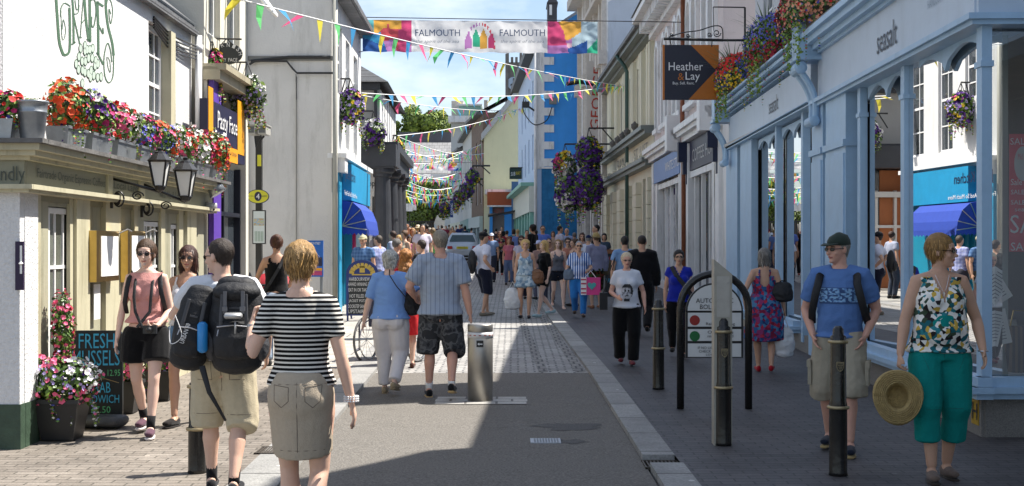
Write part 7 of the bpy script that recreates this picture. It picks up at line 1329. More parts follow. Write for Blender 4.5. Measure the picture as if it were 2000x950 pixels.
for cy, mt in ((626, M('dark_red_disc', (.28, .015, .01), .4)), (657, M('green_disc', (.005, .12, .03), .4))): c = P(1357, cy, d - .021); mb = MB(); mb.poly([c + V((10 * d / F * cos(a), 0, 10 * d / F * sin(a))) for a in [k * pi / 12 for k in range(24)]], (0, 1, 0), .002); part('disc', mb, mt, pl)
# steel post
d = 10.75; t = thing('steel_post', 'tall square brushed steel post with a slanted top behind the middle bollard', 'post', (X(1412, d), d, gz(d) + .045)); x0, x1 = X(1395, d), X(1430, d); z0 = gz(d) + .04; mb = MB(); mb.hexa([V((x, y, z)) for x, y, z in ((x0, d, z0), (x1, d, z0), (x1, d + .14, z0), (x0, d + .14, z0), (x0, d, Z(507, d)), (x1, d, Z(536, d)), (x1, d + .14, Z(536, d)), (x0, d + .14, Z(507, d)))]); part('post', mb, M('dull_steel', (.34, .32, .27), .5, .25, .12, 9, .05, 60), t); mb = MB(); mb.bx(X(1400, d), X(1425, d), d - .004, d, Z(620, d), Z(540, d))
for x_ in (1403, 1422):
    for y_ in (553, 588): mb.lathe(P(x_, y_, d - .006), [(-.004, .003), (0, .005), (.004, .003)], 6)
part('cover_plate', mb, steel, t)
# ironwork in the road
g = G(1066, 862); t = thing('drain_cover', 'small light metal cover plate in the dark road', 'drain cover', g); mb = MB(); mb.bx(X(1036, g.y), X(1095, g.y), g.y - .12, g.y + .14, g.z - .03, g.z + .006); part('plate', mb, M('cover_light', (.40, .42, .45), .5, .2, .2, 30), t); mb = MB()
for i in range(9):
    for j in range(3): mb.bx(g.x - .10 + .024 * i, g.x - .085 + .024 * i, g.y - .10 + .08 * j, g.y - .05 + .08 * j, g.z + .006, g.z + .009)
part('stud', mb, M('cover_dark', (.16, .17, .18), .5), t)
for px, py, w_, lab in ((1296, 909, .29, 'iron drain grate at the end of the right kerb'), (532, 891, .21, 'iron drain grate by the left kerb behind the blonde woman')):
    g = G(px, py); g.z += .012 if px > 1000 else .05; t = thing('drain_grate', lab, 'drain grate', g, 0, 'iron drain grates by the kerbs'); mb = MB(); mb.bx(g.x - w_ / 2, g.x + w_ / 2, g.y - .17, g.y + .17, g.z - .05, g.z - .02); part('pit', mb, M('pit_black', (.006, .006, .006), .9), t); mb = MB()
    for k in range(11): x = g.x - w_ / 2 + w_ * k / 10; mb.bx(x - .006, x + .006, g.y - .17, g.y + .17, g.z - .02, g.z)
    for y in (-.17, .15): mb.bx(g.x - w_ / 2 - .01, g.x + w_ / 2 + .01, g.y + y, g.y + y + .02, g.z - .02, g.z + .002)
    part('grate', mb, M('rusty_iron', (.09, .075, .06), .6, .5, .3, 20), t)
# bus stop
d = 26.8; zg = gz(d) + .04; t = thing('bus_stop', 'black bus stop post with a yellow oval number 4 sign and a framed timetable', 'bus stop', (X(506, d), d, zg)); mb = MB(); mb.bx(X(499, d), X(511, d), d, d + .12, zg, Z(262, d)); part('post', mb, black, t); mb = MB(); c = P(504, 384, d - .05); ov = lambda a, b, y: [c + V((a * cos(k * pi / 14) * d / F, y, b * sin(k * pi / 14) * d / F)) for k in range(28)]; mb.poly(ov(21.5, 14, 0), (0, 1, 0), .04); fl_ = part('oval_sign', mb, paint('3a3f50'), t); mb = MB(); mb.add(ov(20, 12.6, -.004), [tuple(range(28))]); part('yellow_face', mb, M('bus_yellow', (.62, .58, .03), .5), fl_); mb = MB(); mb.add(ov(7, 9, -.008), [tuple(range(28))]); part('disc', mb, navy, fl_); text('number', '4', c + V((-.035, -.012, -.055)), (1, 0, 0), (0, 0, 1), .07, .11, wt, fl_); text('lettering', 'Bus Stop', c + V((-.19, -.008, -.01)), (1, 0, 0), (0, 0, 1), .10, .03, navy, fl_); text('lettering', 'FALMOUTH', c + V((.08, -.008, -.01)), (1, 0, 0), (0, 0, 1), .10, .03, navy, fl_)
mb = MB(); mb.bx(X(494, d), X(520, d), d - .06, d - .01, Z(477, d), Z(411, d)); fr_ = part('timetable_frame', mb, black, t); mb = MB(); mb.bx(X(496, d), X(518, d), d - .066, d - .061, Z(475, d), Z(413, d)); part('timetable', mb, paint('c9d0cc'), fr_); mb = MB(); mb.bx(X(497, d), X(517, d), d - .069, d - .067, Z(441, d), Z(427, d)); part('timetable_picture', mb, pattern('map_print', 'camo', ['b8a07a', '8fb0c0', 'c8b090', '9ab89a'], 12), fr_)
mb = MB()
for k in range(6): mb.bx(X(499 + 3 * k, d), X(500.2 + 3 * k, d), d - .069, d - .067, Z(472, d), Z(452, d))
part('timetable_column', mb, paint('6a8a72'), fr_)
mb = MB(); mb.bx(X(503, d), X(510, d), d - .02, d - .003, Z(325, d), Z(303, d)); part('yellow_plate', mb, MATS['bus_yellow'], t)
t = thing('security_cameras', 'pair of box cameras on a bracket above the bus stop', 'camera', P(505, 258, 26)); d = 26
for x in (488, 509): mb = MB(); mb.bx(X(x, d), X(x + 16, d), d - .3, d + .2, Z(264, d), Z(248, d)); mb.bx(X(x - 1, d), X(x + 18, d), d - .34, d + .22, Z(248, d), Z(246, d)); part('housing', mb, paint('a5a39c'), t); mb = MB(); mb.bx(X(x + 2, d), X(x + 14, d), d - .306, d - .3, Z(262, d), Z(250, d)); part('lens', mb, darkglass, t)
mb = MB(); mb.tube([P(498, 266, d), P(500, 288, d), P(508, 275, d), P(516, 266, d)], .02, 6); part('bracket', mb, black, t)
t = thing('street_map_sign', 'blue street information board behind the blonde woman', 'sign', P(615, 510, 26.8)); d = 27.2; mb = MB(); mb.bx(X(597, d), X(631, d), d, d + .05, Z(541, d), Z(470, d)); pn = part('panel', mb, paint('1f5fae'), t); mb = MB(); mb.bx(X(599, d), X(629, d), d - .004, d - .001, Z(520, d), Z(503, d)); part('dark_strip', mb, navy, pn); mb = MB(); mb.bx(X(599, d), X(629, d), d - .004, d - .001, Z(538, d), Z(530, d)); part('pink_strip', mb, paint('b03a6a'), pn); mb = MB(); mb.bx(X(599, d), X(629, d), d - .004, d - .001, Z(529, d), Z(524, d)); part('yellow_strip', mb, amber, pn); text('lettering', 'CHURCH STREET', P(601, 478, d - .003), (1, 0, 0), (0, 0, 1), .26, .05, wt, pn)
mb = MB()
for x in (601, 627): mb.tube([(X(x, d), d + .06, gz(d)), (X(x, d), d + .06, Z(480, d))], .03, 8)
part('leg', mb, paint('6f7478'), t)
# chalk boards
g = G(196, 842); g.z += .045; d = g.y; t = thing('chalkboard', 'black pavement chalkboard with blue FRESH MUSSELS lettering', 'sign', g); sx = lambda px: X(px, d); mb = MB(); zt, zb_ = Z(646, d), Z(826, d); x0, x1 = sx(139), sx(239); cr_ = .05
arc = [(x1, zb_), (x1, zt - cr_)] + [(x1 - cr_ + cr_ * cos(a), zt - cr_ + cr_ * sin(a)) for a in (.4, .8, 1.2)] + [(x1 - cr_, zt), (x0 + cr_, zt)] + [(x0 + cr_ - cr_ * sin(a), zt - cr_ + cr_ * cos(a)) for a in (.4, .8, 1.2)] + [(x0, zt - cr_), (x0, zb_)]
mb.poly([V((x, d, z)) for x, z in arc], (0, 1, 0), .035); pn = part('board', mb, M('chalk_black', (.012, .017, .02), .45, 0, .3, 7), t); cb, cg = M('chalk_blue', (.06, .42, .66), .8), M('chalk_green', (.12, .50, .22), .8)
T3 = lambda s_, a, b, y1, y0, m_: text('chalk_lettering', s_, P(a, y1, d - .004), (1, 0, .01), (0, 0, 1), (b - a) * d / F, (y1 - y0) * d / F, m_, pn)
T3('FRESH', 154, 224, 681, 652, cb); T3('MUSSELS', 142, 234, 715, 685, cb); T3('Sml 6.95 Lg 12.95', 147, 235, 739, 723, cg); T3('CRAB', 172, 216, 768, 747, cb); T3('SANDWICH', 150, 233, 788, 772, cb); T3('£7.50', 178, 216, 807, 794, cg)
mb = MB(); mb.tube([P(170, 743, d - .003), P(205, 740, d - .003), P(232, 748, d - .003)], .003, 4); part('chalk_line', mb, paint('a08a60'), pn)
mb = MB(); mb.loft([(sx(130) - .05, d + .1, g.z + .04), (sx(190), d - .05, g.z + .05), (sx(243), d - .12, g.z + .06)], [(.12, .04), (.16, .06), (.14, .055)], 14, (0, 0, 1)); part('rubber_base', mb, M('rubber_grey', (.06, .065, .07), .6, 0, .2, 12, .3), t, True)
d = 25.6; t = thing('pavement_board', 'dark blue arched pavement board with gold crest and chalked menu', 'sign', (X(703, d), d, gz(d) + .04)); zg = gz(d) + .04; x0, x1 = X(676, d), X(739, d); r = (x1 - x0) / 2; cx = (x0 + x1) / 2; zt = Z(508, d) - r * .85; mb = MB(); mb.poly([V((x0, d, Z(617, d))), V((x1, d, Z(617, d)))] + [V((cx + r * cos(a), d, zt + r * .85 * sin(a))) for a in [pi * k / 16 for k in range(17)]], (0, 1, 0), .04)
rb = M('board_blue', (.01, .03, .16), .4); pn = part('board', mb, rb, t); mb = MB(); mb.bx(x0 + .05, x1 - .05, d - .005, d - .001, Z(614, d), Z(545, d)); ch = part('chalk_panel', mb, MATS['chalk_black'], pn); mb = MB()
for k in range(9): a = pi * (k + .5) / 9; mb.box((cx + r * .66 * cos(a), d - .006, zt + .0 + r * .52 * sin(a)), (.03, .003, .045), 0, Matrix.Rotation(-(a - pi / 2), 3, 'Y'))
mb.box((cx, d - .006, zt + .08), (.05, .003, .06)); mb.box((cx, d - .006, zt - .02), (.2, .003, .012)); part('gold_crest', mb, M('crest_gold', (.50, .36, .08), .4, .3), pn); cw = M('chalk_white', (.62, .62, .62), .8)
for s_, y, a, b in (('HARBOURVIEW', 549, 682, 722), ('AWARD WINNING FOOD', 559, 680, 731), ('EAT IN OR TAKE OUT', 570, 681, 731), ('HOT FILLED PASTIES', 582, 683, 731), ('JACKET POTATOES', 592, 681, 729), ('DOORSTEP SANDWICHES', 602, 680, 731), ('UPSTAIRS', 612, 680, 714)): text('chalk_lettering', s_, P(a, y, d - .01), (1, 0, 0), (0, 0, 1), (b - a) * d / F, 7 * d / F, cw, ch)
mb = MB()
for x in (x0 + .03, x1 - .03): mb.tube([(x, d, zg), (x, d, Z(600, d))], .02, 6); mb.tube([(x, d + .6, zg), (x, d + .1, Z(540, d))], .02, 6)
part('leg', mb, rb, t)
d = 30.5; t = thing('menu_board', 'dark chalked menu board with red lettering behind the pink carrier bag', 'sign', (X(1195, d), d, gz(d))); mb = MB(); mb.bx(X(1182, d), X(1207, d), d, d + .05, Z(580, d), Z(494, d)); pn = part('board', mb, MATS['chalk_black'], t); text('lettering', 'MANGO', P(1184, 509, d - .01), (1, 0, 0), (0, 0, 1), .26, .09, paint('b0405a'), pn); text('lettering', 'MINT', P(1186, 532, d - .01), (1, 0, 0), (0, 0, 1), .18, .1, paint('5aa04a'), pn); text('lettering', 'VANILLA', P(1184, 552, d - .01), (1, 0, 0), (0, 0, 1), .22, .1, cb, pn); mb = MB(); mb.bx(X(1179, d), X(1209, d), d - .06, d + .1, Z(496, d), Z(488, d)); part('wooden_top', mb, M('wood_red', (.22, .09, .04), .6), t)

# ================================================================ CAR
def car():
    d = 69.0; cx = X(903, d); g = V((cx, d, gz(d))); t = thing('parked_car', 'silver hatchback seen from behind among the crowd', 'car', g); W2 = .83; pm = M('silver_paint', (.36, .40, .44), .28, .6, .04, 3); mb = MB()
    st = [(-.0, .25, .80, .3), (-.06, .45, .84, .3), (0, .75, .85, .3), (.10, .95, .83, .25), (.35, 1.30, .66, .2), (.50, 1.42, .58, .2)]
    n = len(st); vs = []
    for dy, z, hw, _ in st:
        for s in (-1, -.86, -.4, .4, .86, 1): vs.append((g.x + s * hw, g.y + dy + (.10 if abs(s) == 1 else .02 if abs(s) > .8 else 0), g.z + z))
    for dy, z, hw in ((3.6, .25, .8), (3.7, .6, .82), (3.6, .8, .83), (2.6, .95, .80), (1.8, 1.38, .6), (1.0, 1.44, .58)):
        for s in (-1, -.86, -.4, .4, .86, 1): vs.append((g.x + s * hw, g.y + dy, g.z + z))
    fs = []
    for i in range(n - 1):
        for k in range(5): fs.append((i * 6 + k, i * 6 + k + 1, (i + 1) * 6 + k + 1, (i + 1) * 6 + k))
    for i in range(n):
        a, b = i * 6, (n + i) * 6
        if i < n - 1: fs += [(a, a + 6, b + 6, b), (a + 5, b + 5, b + 11, a + 11)]
    for k in range(5): fs.append(((n - 1) * 6 + k, (n - 1) * 6 + k + 1, (2 * n - 1) * 6 + k + 1, (2 * n - 1) * 6 + k))
    for i in range(n - 1):
        for k in range(5): fs.append(((n + i) * 6 + k, (n + i + 1) * 6 + k, (n + i + 1) * 6 + k + 1, (n + i) * 6 + k + 1))
    mb.add(vs, fs); part('body', mb, pm, t, True); q = lambda x, z, y: V((g.x + x, g.y + y, g.z + z)); mb = MB(); mb.add([q(-.68, .98, .10), q(.68, .98, .10), q(.54, 1.32, .33), q(-.54, 1.32, .33)], [(0, 1, 2, 3)]); part('rear_window', mb, M('car_glass', (.02, .05, .06), .06, 0, .1, 2), t)
    mb = MB(); mb.bx(g.x - .86, g.x + .86, d - .12, d + .2, g.z + .28, g.z + .46); part('bumper', mb, pm, t); mb = MB(); mb.bx(g.x - .30, g.x + .30, d - .11, d - .05, g.z + .60, g.z + .72); pl = part('number_plate', mb, M('plate_yellow', (.60, .50, .03), .4), t); text('plate_lettering', 'WK03 FDA', (g.x - .24, d - .115, g.z + .625), (1, 0, 0), (0, 0, 1), .48, .075, black, pl)
    for s in (-1, 1):
        mb = MB(); mb.bx(g.x + s * .52, g.x + s * .78, d - .09, d + .04, g.z + .60, g.z + .74); part('tail_light', mb, M('tail_red', (.35, .02, .02), .2), t)
        for y in (.6, 3.0): mb = MB(); mb.loft([q(s * .62, .3, y), q(s * .83, .3, y)], [(.3, .3), (.3, .3)], 18, (0, 0, 1), cap=.1); w_ = part('wheel', mb, M('tyre', (.02, .02, .02), .8), t, True)
    mb = MB(); mb.bx(g.x - .75, g.x + .75, d + .05, d + 3.2, g.z + .16, g.z + .3); part('underbody', mb, black, t); mb = MB(); mb.tube([q(0, 1.44, .7), q(0, 1.56, .5)], .012, 4); part('aerial', mb, black, t)
car()

# ================================================================ BAGS, PRAM, WHEELCHAIR
def backpack(p, lab, c, w, h, dep, mat, extra=None, tilt=0, straps=None, seed=1, group=None):
    W = p.W(c); t = thing('backpack', lab, 'backpack', W, p.rz, group); mb = MB(); rz_ = Matrix.Rotation(tilt, 3, 'Y')
    def R_(q): return rz_ @ V(q)
    mb.loft([R_((0, 0, z)) for z in (-h / 2, -h * .35, 0, h * .3, h / 2)], [(w * .42, dep * .45), (w * .5, dep * .55), (w * .5, dep * .5), (w * .45, dep * .42), (w * .3, dep * .28)], 20, (0, 1, 0), cap=.4); me = remesh(mb, .011, 4); folds(me, .008, (7, 7, 7), seed); smoothmesh(me); me.materials.append(mat); link('main_bag', me, t)
    mb = MB(); mb.loft([R_((0, -dep * .5, z)) for z in (-h * .36, -h * .15, h * .02)], [(w * .33, dep * .2), (w * .38, dep * .26), (w * .30, dep * .14)], 16, (0, 1, 0), cap=.4); me = remesh(mb, .010, 3); folds(me, .006, (9, 9, 9), seed + 4); smoothmesh(me); me.materials.append(mat); link('front_pocket', me, t)
    mb = MB()
    for i in range(5): z = h * (.14 + .045 * i); mb.box(R_((.0, -dep * .46 + .02 * i, z)), (w * .10, .012, .006), 0, rz_)
    for s in (-1, 1): mb.loft([R_((s * w * .2, -dep * .52, h * .34)), R_((s * w * .22, -dep * .62, h * .05)), R_((s * w * .22, -dep * .60, -h * .36))], [(.012, .004)] * 3, 6, (0, 1, 0))
    lpart('webbing', mb, M('webbing', (.05, .05, .055), .6), t); mb = MB()
    mb.tube([R_((-w * .28, -dep * .70, -h * .02)), R_((0, -dep * .76, .0)), R_((w * .28, -dep * .70, -h * .02))], .004, 5); mb.tube([R_((-w * .25, -dep * .70, -h * .05)), R_((-w * .27, -dep * .74, -h * .12))], .004, 5); lpart('zip', mb, M('zip_grey', (.4, .4, .42), .4, .6), t)
    if straps:
        mb = MB()
        for pts in straps: mb.loft([V(q) - V(c) for q in pts], [(.028, .008)] * len(pts), 8, (0, 1, 0))
        lpart('strap', mb, mat, t, True)
    return t
nyl = M('black_nylon', (.016, .016, .018), .65, 0, .25, 12, .25, 90, .4); nylg = M('charcoal_nylon', (.045, .045, .05), .55, 0, .25, 12, .35, 60)
k = P2.k
b1 = backpack(P2, 'large black rucksack with a blue bottle on the man in khaki shorts', (.13 * k, -.26 * k, 1.19 * k), .36, .56, .27, nyl, straps=[[(-.02, -.12, 1.42 * k), (-.06, .02, 1.50 * k), (-.12, .12, 1.42 * k)], [(.22, -.12, 1.40 * k), (.17, .02, 1.50 * k), (.15, .13, 1.4 * k)]], seed=3)
for nm, c_, r_ in (('lid', (0, -.03, .20), (.15, .13, .075)), ('side_pocket', (.155, -.02, -.14), (.05, .08, .10)), ('side_pocket', (-.155, -.02, -.14), (.05, .08, .10))): mb = MB(); mb.ell(c_, r_, 16, 10); me = remesh(mb, .01, 1); folds(me, .006, (12, 12, 12), 5); smoothmesh(me); me.materials.append(nylg if nm[0] == 's' else nyl); link(nm, me, b1)
mb = MB()
for s in (-1, 1): mb.box((s * .055, -.155, .14), (.011, .006, .07)); mb.box((s * .055, -.165, .10), (.016, .008, .014))
lpart('buckle_strap', mb, M('webbing_grey', (.12, .12, .13), .5), b1)
mb = MB(); mb.loft([(-.20, -.12, -.16), (-.20, -.12, .0)], [.033, .033], 12); lpart('bottle', mb, M('bottle_blue', (.02, .22, .55), .25), b1, True); mb = MB(); mb.loft([(-.04, -.22, .06), (.05, -.22, .06)], [(.05, .02), (.05, .02)], 12, (0, 0, 1)); mb.tube([(.02, -.235, .03), (.02, -.24, -.05)], .006, 5); lpart('grey_clip', mb, M('clip_grey', (.45, .45, .45), .4, .5), b1, True); mb = MB(); mb.loft([(-.20, -.14, -.26), (-.15, -.17, -.42), (-.05, -.16, -.60)], [(.02, .004), (.015, .004), (.008, .003)], 6, (0, 1, 0)); lpart('loose_strap', mb, nyl, b1, True)
b2 = backpack(P2, 'slim black daypack with a white cord on the man in khaki shorts', (-.16 * k, -.23 * k, 1.17 * k), .25, .50, .20, nyl, tilt=.22, straps=[[(-.18, -.10, 1.40 * k), (-.17, .02, 1.50 * k), (-.19, .12, 1.38 * k)]], seed=8)
mb = MB(); mb.tube(spl([(-.09, -.14, .08), (-.13, -.12, .0), (-.12, -.14, -.1), (-.05, -.16, -.05), (-.09, -.16, .08)]), .0025, 4); lpart('white_cord', mb, wt, b2); text('lettering', 'URBAN 30', (-.035, -.168, -.10), (.35, 0, 1), (-1, 0, .35), .13, .028, M('print_white', (.7, .7, .7), .5), b2, local=True)
k = P32.k; t = thing('backpack', 'black rucksack whose straps show over the blue T-shirt of the man in the cap', 'backpack', P32.W((0, -.24, 1.2 * k)), P32.rz); mb = MB(); mb.loft([(0, 0, z) for z in (-.22, -.1, .1, .22)], [(.14, .08), (.17, .11), (.16, .1), (.1, .06)], 16, (0, 1, 0)); lpart('main_bag', mb, nyl, t, True); mb = MB()
for s in (-1, 1): mb.loft([V((s * a, b, z * k)) - V((0, -.24, 1.2 * k)) for a, b, z in ((.12, -.13, 1.40), (.135, -.02, 1.475), (.14, .085, 1.43), (.148, .142, 1.36), (.17, .145, 1.27), (.20, .10, 1.13), (.215, -.02, 1.04))], [(.030, .010)] * 7, 8, (0, 1, 0))
lpart('strap', mb, nyl, t, True)
k = P3.k; mb = MB(); t = thing('backpack', 'black rucksack straps over the shoulders of the young woman in pink', 'backpack', P3.W((0, -.2, 1.2 * k)), P3.rz); mb.loft([(0, 0, z) for z in (-.15, 0, .15)], [(.10, .06), (.13, .08), (.1, .05)], 14, (0, 1, 0)); lpart('main_bag', mb, nyl, t, True); mb = MB()
for s in (-1, 1): mb.loft([V((s * a, b, z * k)) - V((0, -.2, 1.2 * k)) for a, b, z in ((.11, -.11, 1.40), (.125, -.02, 1.468), (.128, .075, 1.42), (.138, .115, 1.33), (.16, .09, 1.2), (.165, 0, 1.1))], [(.020, .007)] * 6, 8, (0, 1, 0))
lpart('strap', mb, nyl, t, True)
hw_ = P3.wr[0] + V((.05, .07, -.03)); t = thing('camera', 'black compact camera on a neck strap held by the young woman in pink', 'camera', P3.W(hw_), P3.rz); mb = MB(); mb.box((0, 0, 0), (.055, .022, .034)); mb.loft([(0, .02, 0), (0, .065, 0)], [.026, .024], 14, (0, 0, 1)); lpart('camera_body', mb, M('camera_black', (.015, .015, .016), .3), t); mb = MB()
for s in (-1, 1): mb.loft([V((s * a, b, z * k)) - hw_ for a, b, z in ((.055, -.06, 1.485), (.065, .03, 1.46), (.072, .105, 1.38), (.070, .165, 1.25), (.06, .16, 1.12), (.03 - .05, hw_.y / k, hw_.z / k + .02))], [(.013, .004)] * 6, 6, (0, 1, 0))
lpart('neck_strap', mb, nyl, t, True)
# small details on the near figures
k = P1.k; mb = MB(); mb.loft([(0, -.083 * k, 1.455 * k), (0, -.100 * k, 1.40 * k), (0, -.108 * k, 1.30 * k)], [(.006, .004)] * 3, 6, (0, 1, 0)); o = lpart('brass_zip', mb, brass, P1.t); mb = MB()
for i in range(30): a = 2 * pi * i / 30; mb.ell(P1.nb + V((.062 * cos(a) * k, .060 * sin(a) * k + .004, .030 * k + .012 * sin(a))), (.0055,) * 3, 6, 5)
lpart('bead_necklace', mb, wt, P1.t, True); mb = MB(); q = P1.wr[1]
for j in range(3):
    for i in range(16): a = 2 * pi * i / 16; mb.ell(q + V((.036 * cos(a), .036 * sin(a), .005 + .012 * j)), (.0058,) * 3, 6, 5)
lpart('bracelet', mb, wt, P1.t, True); mb = MB(); q = P1.wr[0].lerp(P1.elb[0], .12); mb.loft([q - V((0, 0, .012)), q + V((0, 0, .012))], [.032, .032], 12, (0, 1, 0), cap=.05); lpart('watch', mb, steel, P1.t, True)
zs = 1.0; sk = [c for c in P1.t.children if c.name.startswith('skirt')]
k = P33.k; hp = P33.wr[0] if P33.wr[0].x < 0 else P33.wr[1]
# straw hat: in picture at her right hand (left of the picture)
hnd = P33.wr[1] + V((.02, .06, -.11)); hc_ = hnd + V((.02, .05, -.17)); straw = M('straw', (.42, .30, .12), .8, 0, .3, 30, .8, 90); t = thing('straw_hat', 'wide brimmed straw sun hat held down at her side by the woman in teal trousers', 'hat', P33.W(hc_), P33.rz); mb = MB(); nn = V((0.15, 1, .1)).normalized(); ax = nn.cross(V((0, 0, 1))).normalized(); ay = ax.cross(nn)
rings = [(.185, .0), (.18, .012), (.12, .02), (.088, .0), (.082, -.05), (.070, -.095), (.03, -.105)]; vs = []
for r_, h_ in rings:
    for i in range(36): a = 2 * pi * i / 36; wob = 1 + (.03 * sin(3 * a) if r_ > .15 else 0); vs.append(ax * (r_ * cos(a) * .88 * wob) + ay * (r_ * sin(a) * 1.0 * wob) + nn * (h_ + (.012 * cos(2 * a) if r_ > .15 else 0)))
mb.add(vs, [(j * 36 + i, j * 36 + (i + 1) % 36, (j + 1) * 36 + (i + 1) % 36, (j + 1) * 36 + i) for j in range(6) for i in range(36)] + [tuple(6 * 36 + i for i in range(36))]); o = lpart('hat', mb, straw, t, True); so_ = o.modifiers.new('s', 'SOLIDIFY'); so_.thickness = .006; mb = MB()
for rr_ in (.178, .165, .152, .139, .126, .113, .100): mb.tube([ax * (rr_ * cos(a) * .88) + ay * (rr_ * sin(a)) + nn * (.022 - .0 * rr_ + (.012 if rr_ < .15 else .006)) for a in [2 * pi * i / 30 for i in range(31)]], .0042, 5)
for j in range(6): rr_ = .085 - .0025 * j; mb.tube([ax * (rr_ * cos(a)) + ay * (rr_ * sin(a)) + nn * (-.012 - .016 * j) for a in [2 * pi * i / 24 for i in range(25)]], .003, 4)
lpart('straw_braid', mb, straw, t, True)
mb = MB(); mb.tube([P33.B(q) for q in ((-.05, .075, 1.47), (-.02, .118, 1.38), (0, .128, 1.34), (.02, .118, 1.38), (.05, .075, 1.47))], .0018, 5); mb.loft([P33.B((0, .132, 1.345)), P33.B((.004, .135, 1.315))], [.006, .003], 6); lpart('necklace', mb, M('silver', (.7, .7, .7), .25, 1), P33.t); mb = MB(); q = P33.wr[0]; mb.tube([q + V((.034 * cos(a), .034 * sin(a), 0)) for a in [k_ * pi / 8 for k_ in range(17)]], .004, 5); lpart('bracelet', mb, MATS['silver'], P33.t)
# prints on shirts
def chest_print(p, w, z0, z1, mats_, seed, nx, nz, fn):
    me = p.top.data; mb = MB(); kk = p.k; from mathutils.bvhtree import BVHTree; bv = BVHTree.FromPolygons([v.co for v in me.vertices], [tuple(q.vertices) for q in me.polygons]); g_ = {}
    for j in range(nz + 1):
        for i in range(nx + 1):
            x = (-w + 2 * w * i / nx) * kk; z = (z0 + (z1 - z0) * j / nz) * kk; h_ = bv.ray_cast(V((x, 1, z)), V((0, -1, 0)))[0]
            if h_: g_[(i, j)] = len(mb.v); mb.v.append((h_.x, h_.y + .003, h_.z))
    for j in range(nz):
        for i in range(nx):
            q = [(i, j), (i + 1, j), (i + 1, j + 1), (i, j + 1)]
            m_ = fn((i + .5) / nx, (j + .5) / nz)
            if m_ is not None and all(a in g_ for a in q): mb.f.append(tuple(g_[a] for a in q)); mb.m.append(m_)
    lpart('printed_motif', mb, mats_, p.top, True)
def f29(u, v):
    r_ = math.hypot((u - .5) / .42, (v - .58) / .46); n_ = noise.noise(V((u * 7, v * 7, 2)))
    if v < .14: return 0 if .3 + n_ * .1 < u < .75 else None
    if r_ > 1: return None
    if v > .80 or (u < .28 and v > .4): return 0
    if abs(v - .62) < .05 and (.34 < u < .48 or .58 < u < .70): return 0
    if abs(v - .33) < .035 and .42 < u < .62: return 0
    if .47 < u < .55 and .4 < v < .56: return 1
    return 1 if n_ > .12 else 2
chest_print(P29, .11, 1.0, 1.27, [M('print_black', (.04, .04, .045), .8), M('print_grey', (.22, .22, .24), .8), M('print_pale', (.5, .5, .53), .8)], 1, 30, 34, f29)
chest_print(P32, .15, 1.20, 1.33, [M('print_pale_blue', (.22, .40, .62), .8), M('print_deep_blue', (.03, .07, .18), .8), M('print_mid_blue', (.10, .22, .45), .8)], 2, 44, 20, lambda u, v: (lambda n_: 0 if n_ > .06 else 1 if n_ < -.12 or int(u * 16) % 3 == 0 and n_ < .02 else 2)(noise.noise(V((u * 13, v * 9, 5)))) if not (v < .08 or v > .94) else 1)
def seams(p, lines, mt, side=-1):
    from mathutils.bvhtree import BVHTree; me = p.bot.data; bv = BVHTree.FromPolygons([v.co for v in me.vertices], [tuple(q.vertices) for q in me.polygons]); mb = MB()
    for ln in lines:
        pts = []
        for (x0, z0), (x1, z1) in zip(ln, ln[1:]):
            for i in range(7):
                t_ = i / 6; h_ = bv.ray_cast(V(((x0 + (x1 - x0) * t_) * p.k, side, (z0 + (z1 - z0) * t_) * p.k)), V((0, -side, 0)))[0]
                if h_: pts.append(h_)
        if len(pts) > 2: mb.tube(pts, .0022, 4)
    lpart('stitching', mb, mt, p.bot)
sk_ = M('stitch_dark', (.16, .13, .10), .9)
seams(P1, [[(0, 1.0), (0, .62)], [(-.13, .985), (-.045, .975), (-.045, .90), (-.085, .865), (-.125, .90), (-.13, .985)], [(.13, .985), (.045, .975), (.045, .90), (.085, .865), (.125, .90), (.13, .985)], [(-.15, .99), (.15, .99)], [(-.14, .628), (.14, .628)]], sk_)
seams(P2, [[(0, 1.0), (0, .72)], [(-.16, .93), (-.06, .93), (-.06, .80), (-.16, .80)], [(.16, .93), (.06, .93), (.06, .80), (.16, .80)], [(-.2, .56), (-.04, .56)], [(.04, .56), (.2, .56)]], sk_)
seams(P33, [[(0, .95), (0, .86)], [(-.14, .52), (-.03, .52)], [(.03, .52), (.14, .52)], [(-.15, .9), (-.11, .8)], [(.15, .9), (.11, .8)]], M('stitch_teal', (.005, .12, .11), .9), 1)
# pockets and seams
for p, s_, mt in ((P32, 1, MATS['stone_cargo']), (P32, -1, MATS['stone_cargo'])):
    i = 1 if s_ > 0 else 0; c = p.hipJ[i].lerp(p.kne[i], .68); mb = MB(); mb.box(c + V((s_ * .125, .0, 0)), (.014, .075, .09)); mb.box(c + V((s_ * .132, .0, .075)), (.014, .08, .028)); lpart('cargo_pocket', mb, mt, p.t)
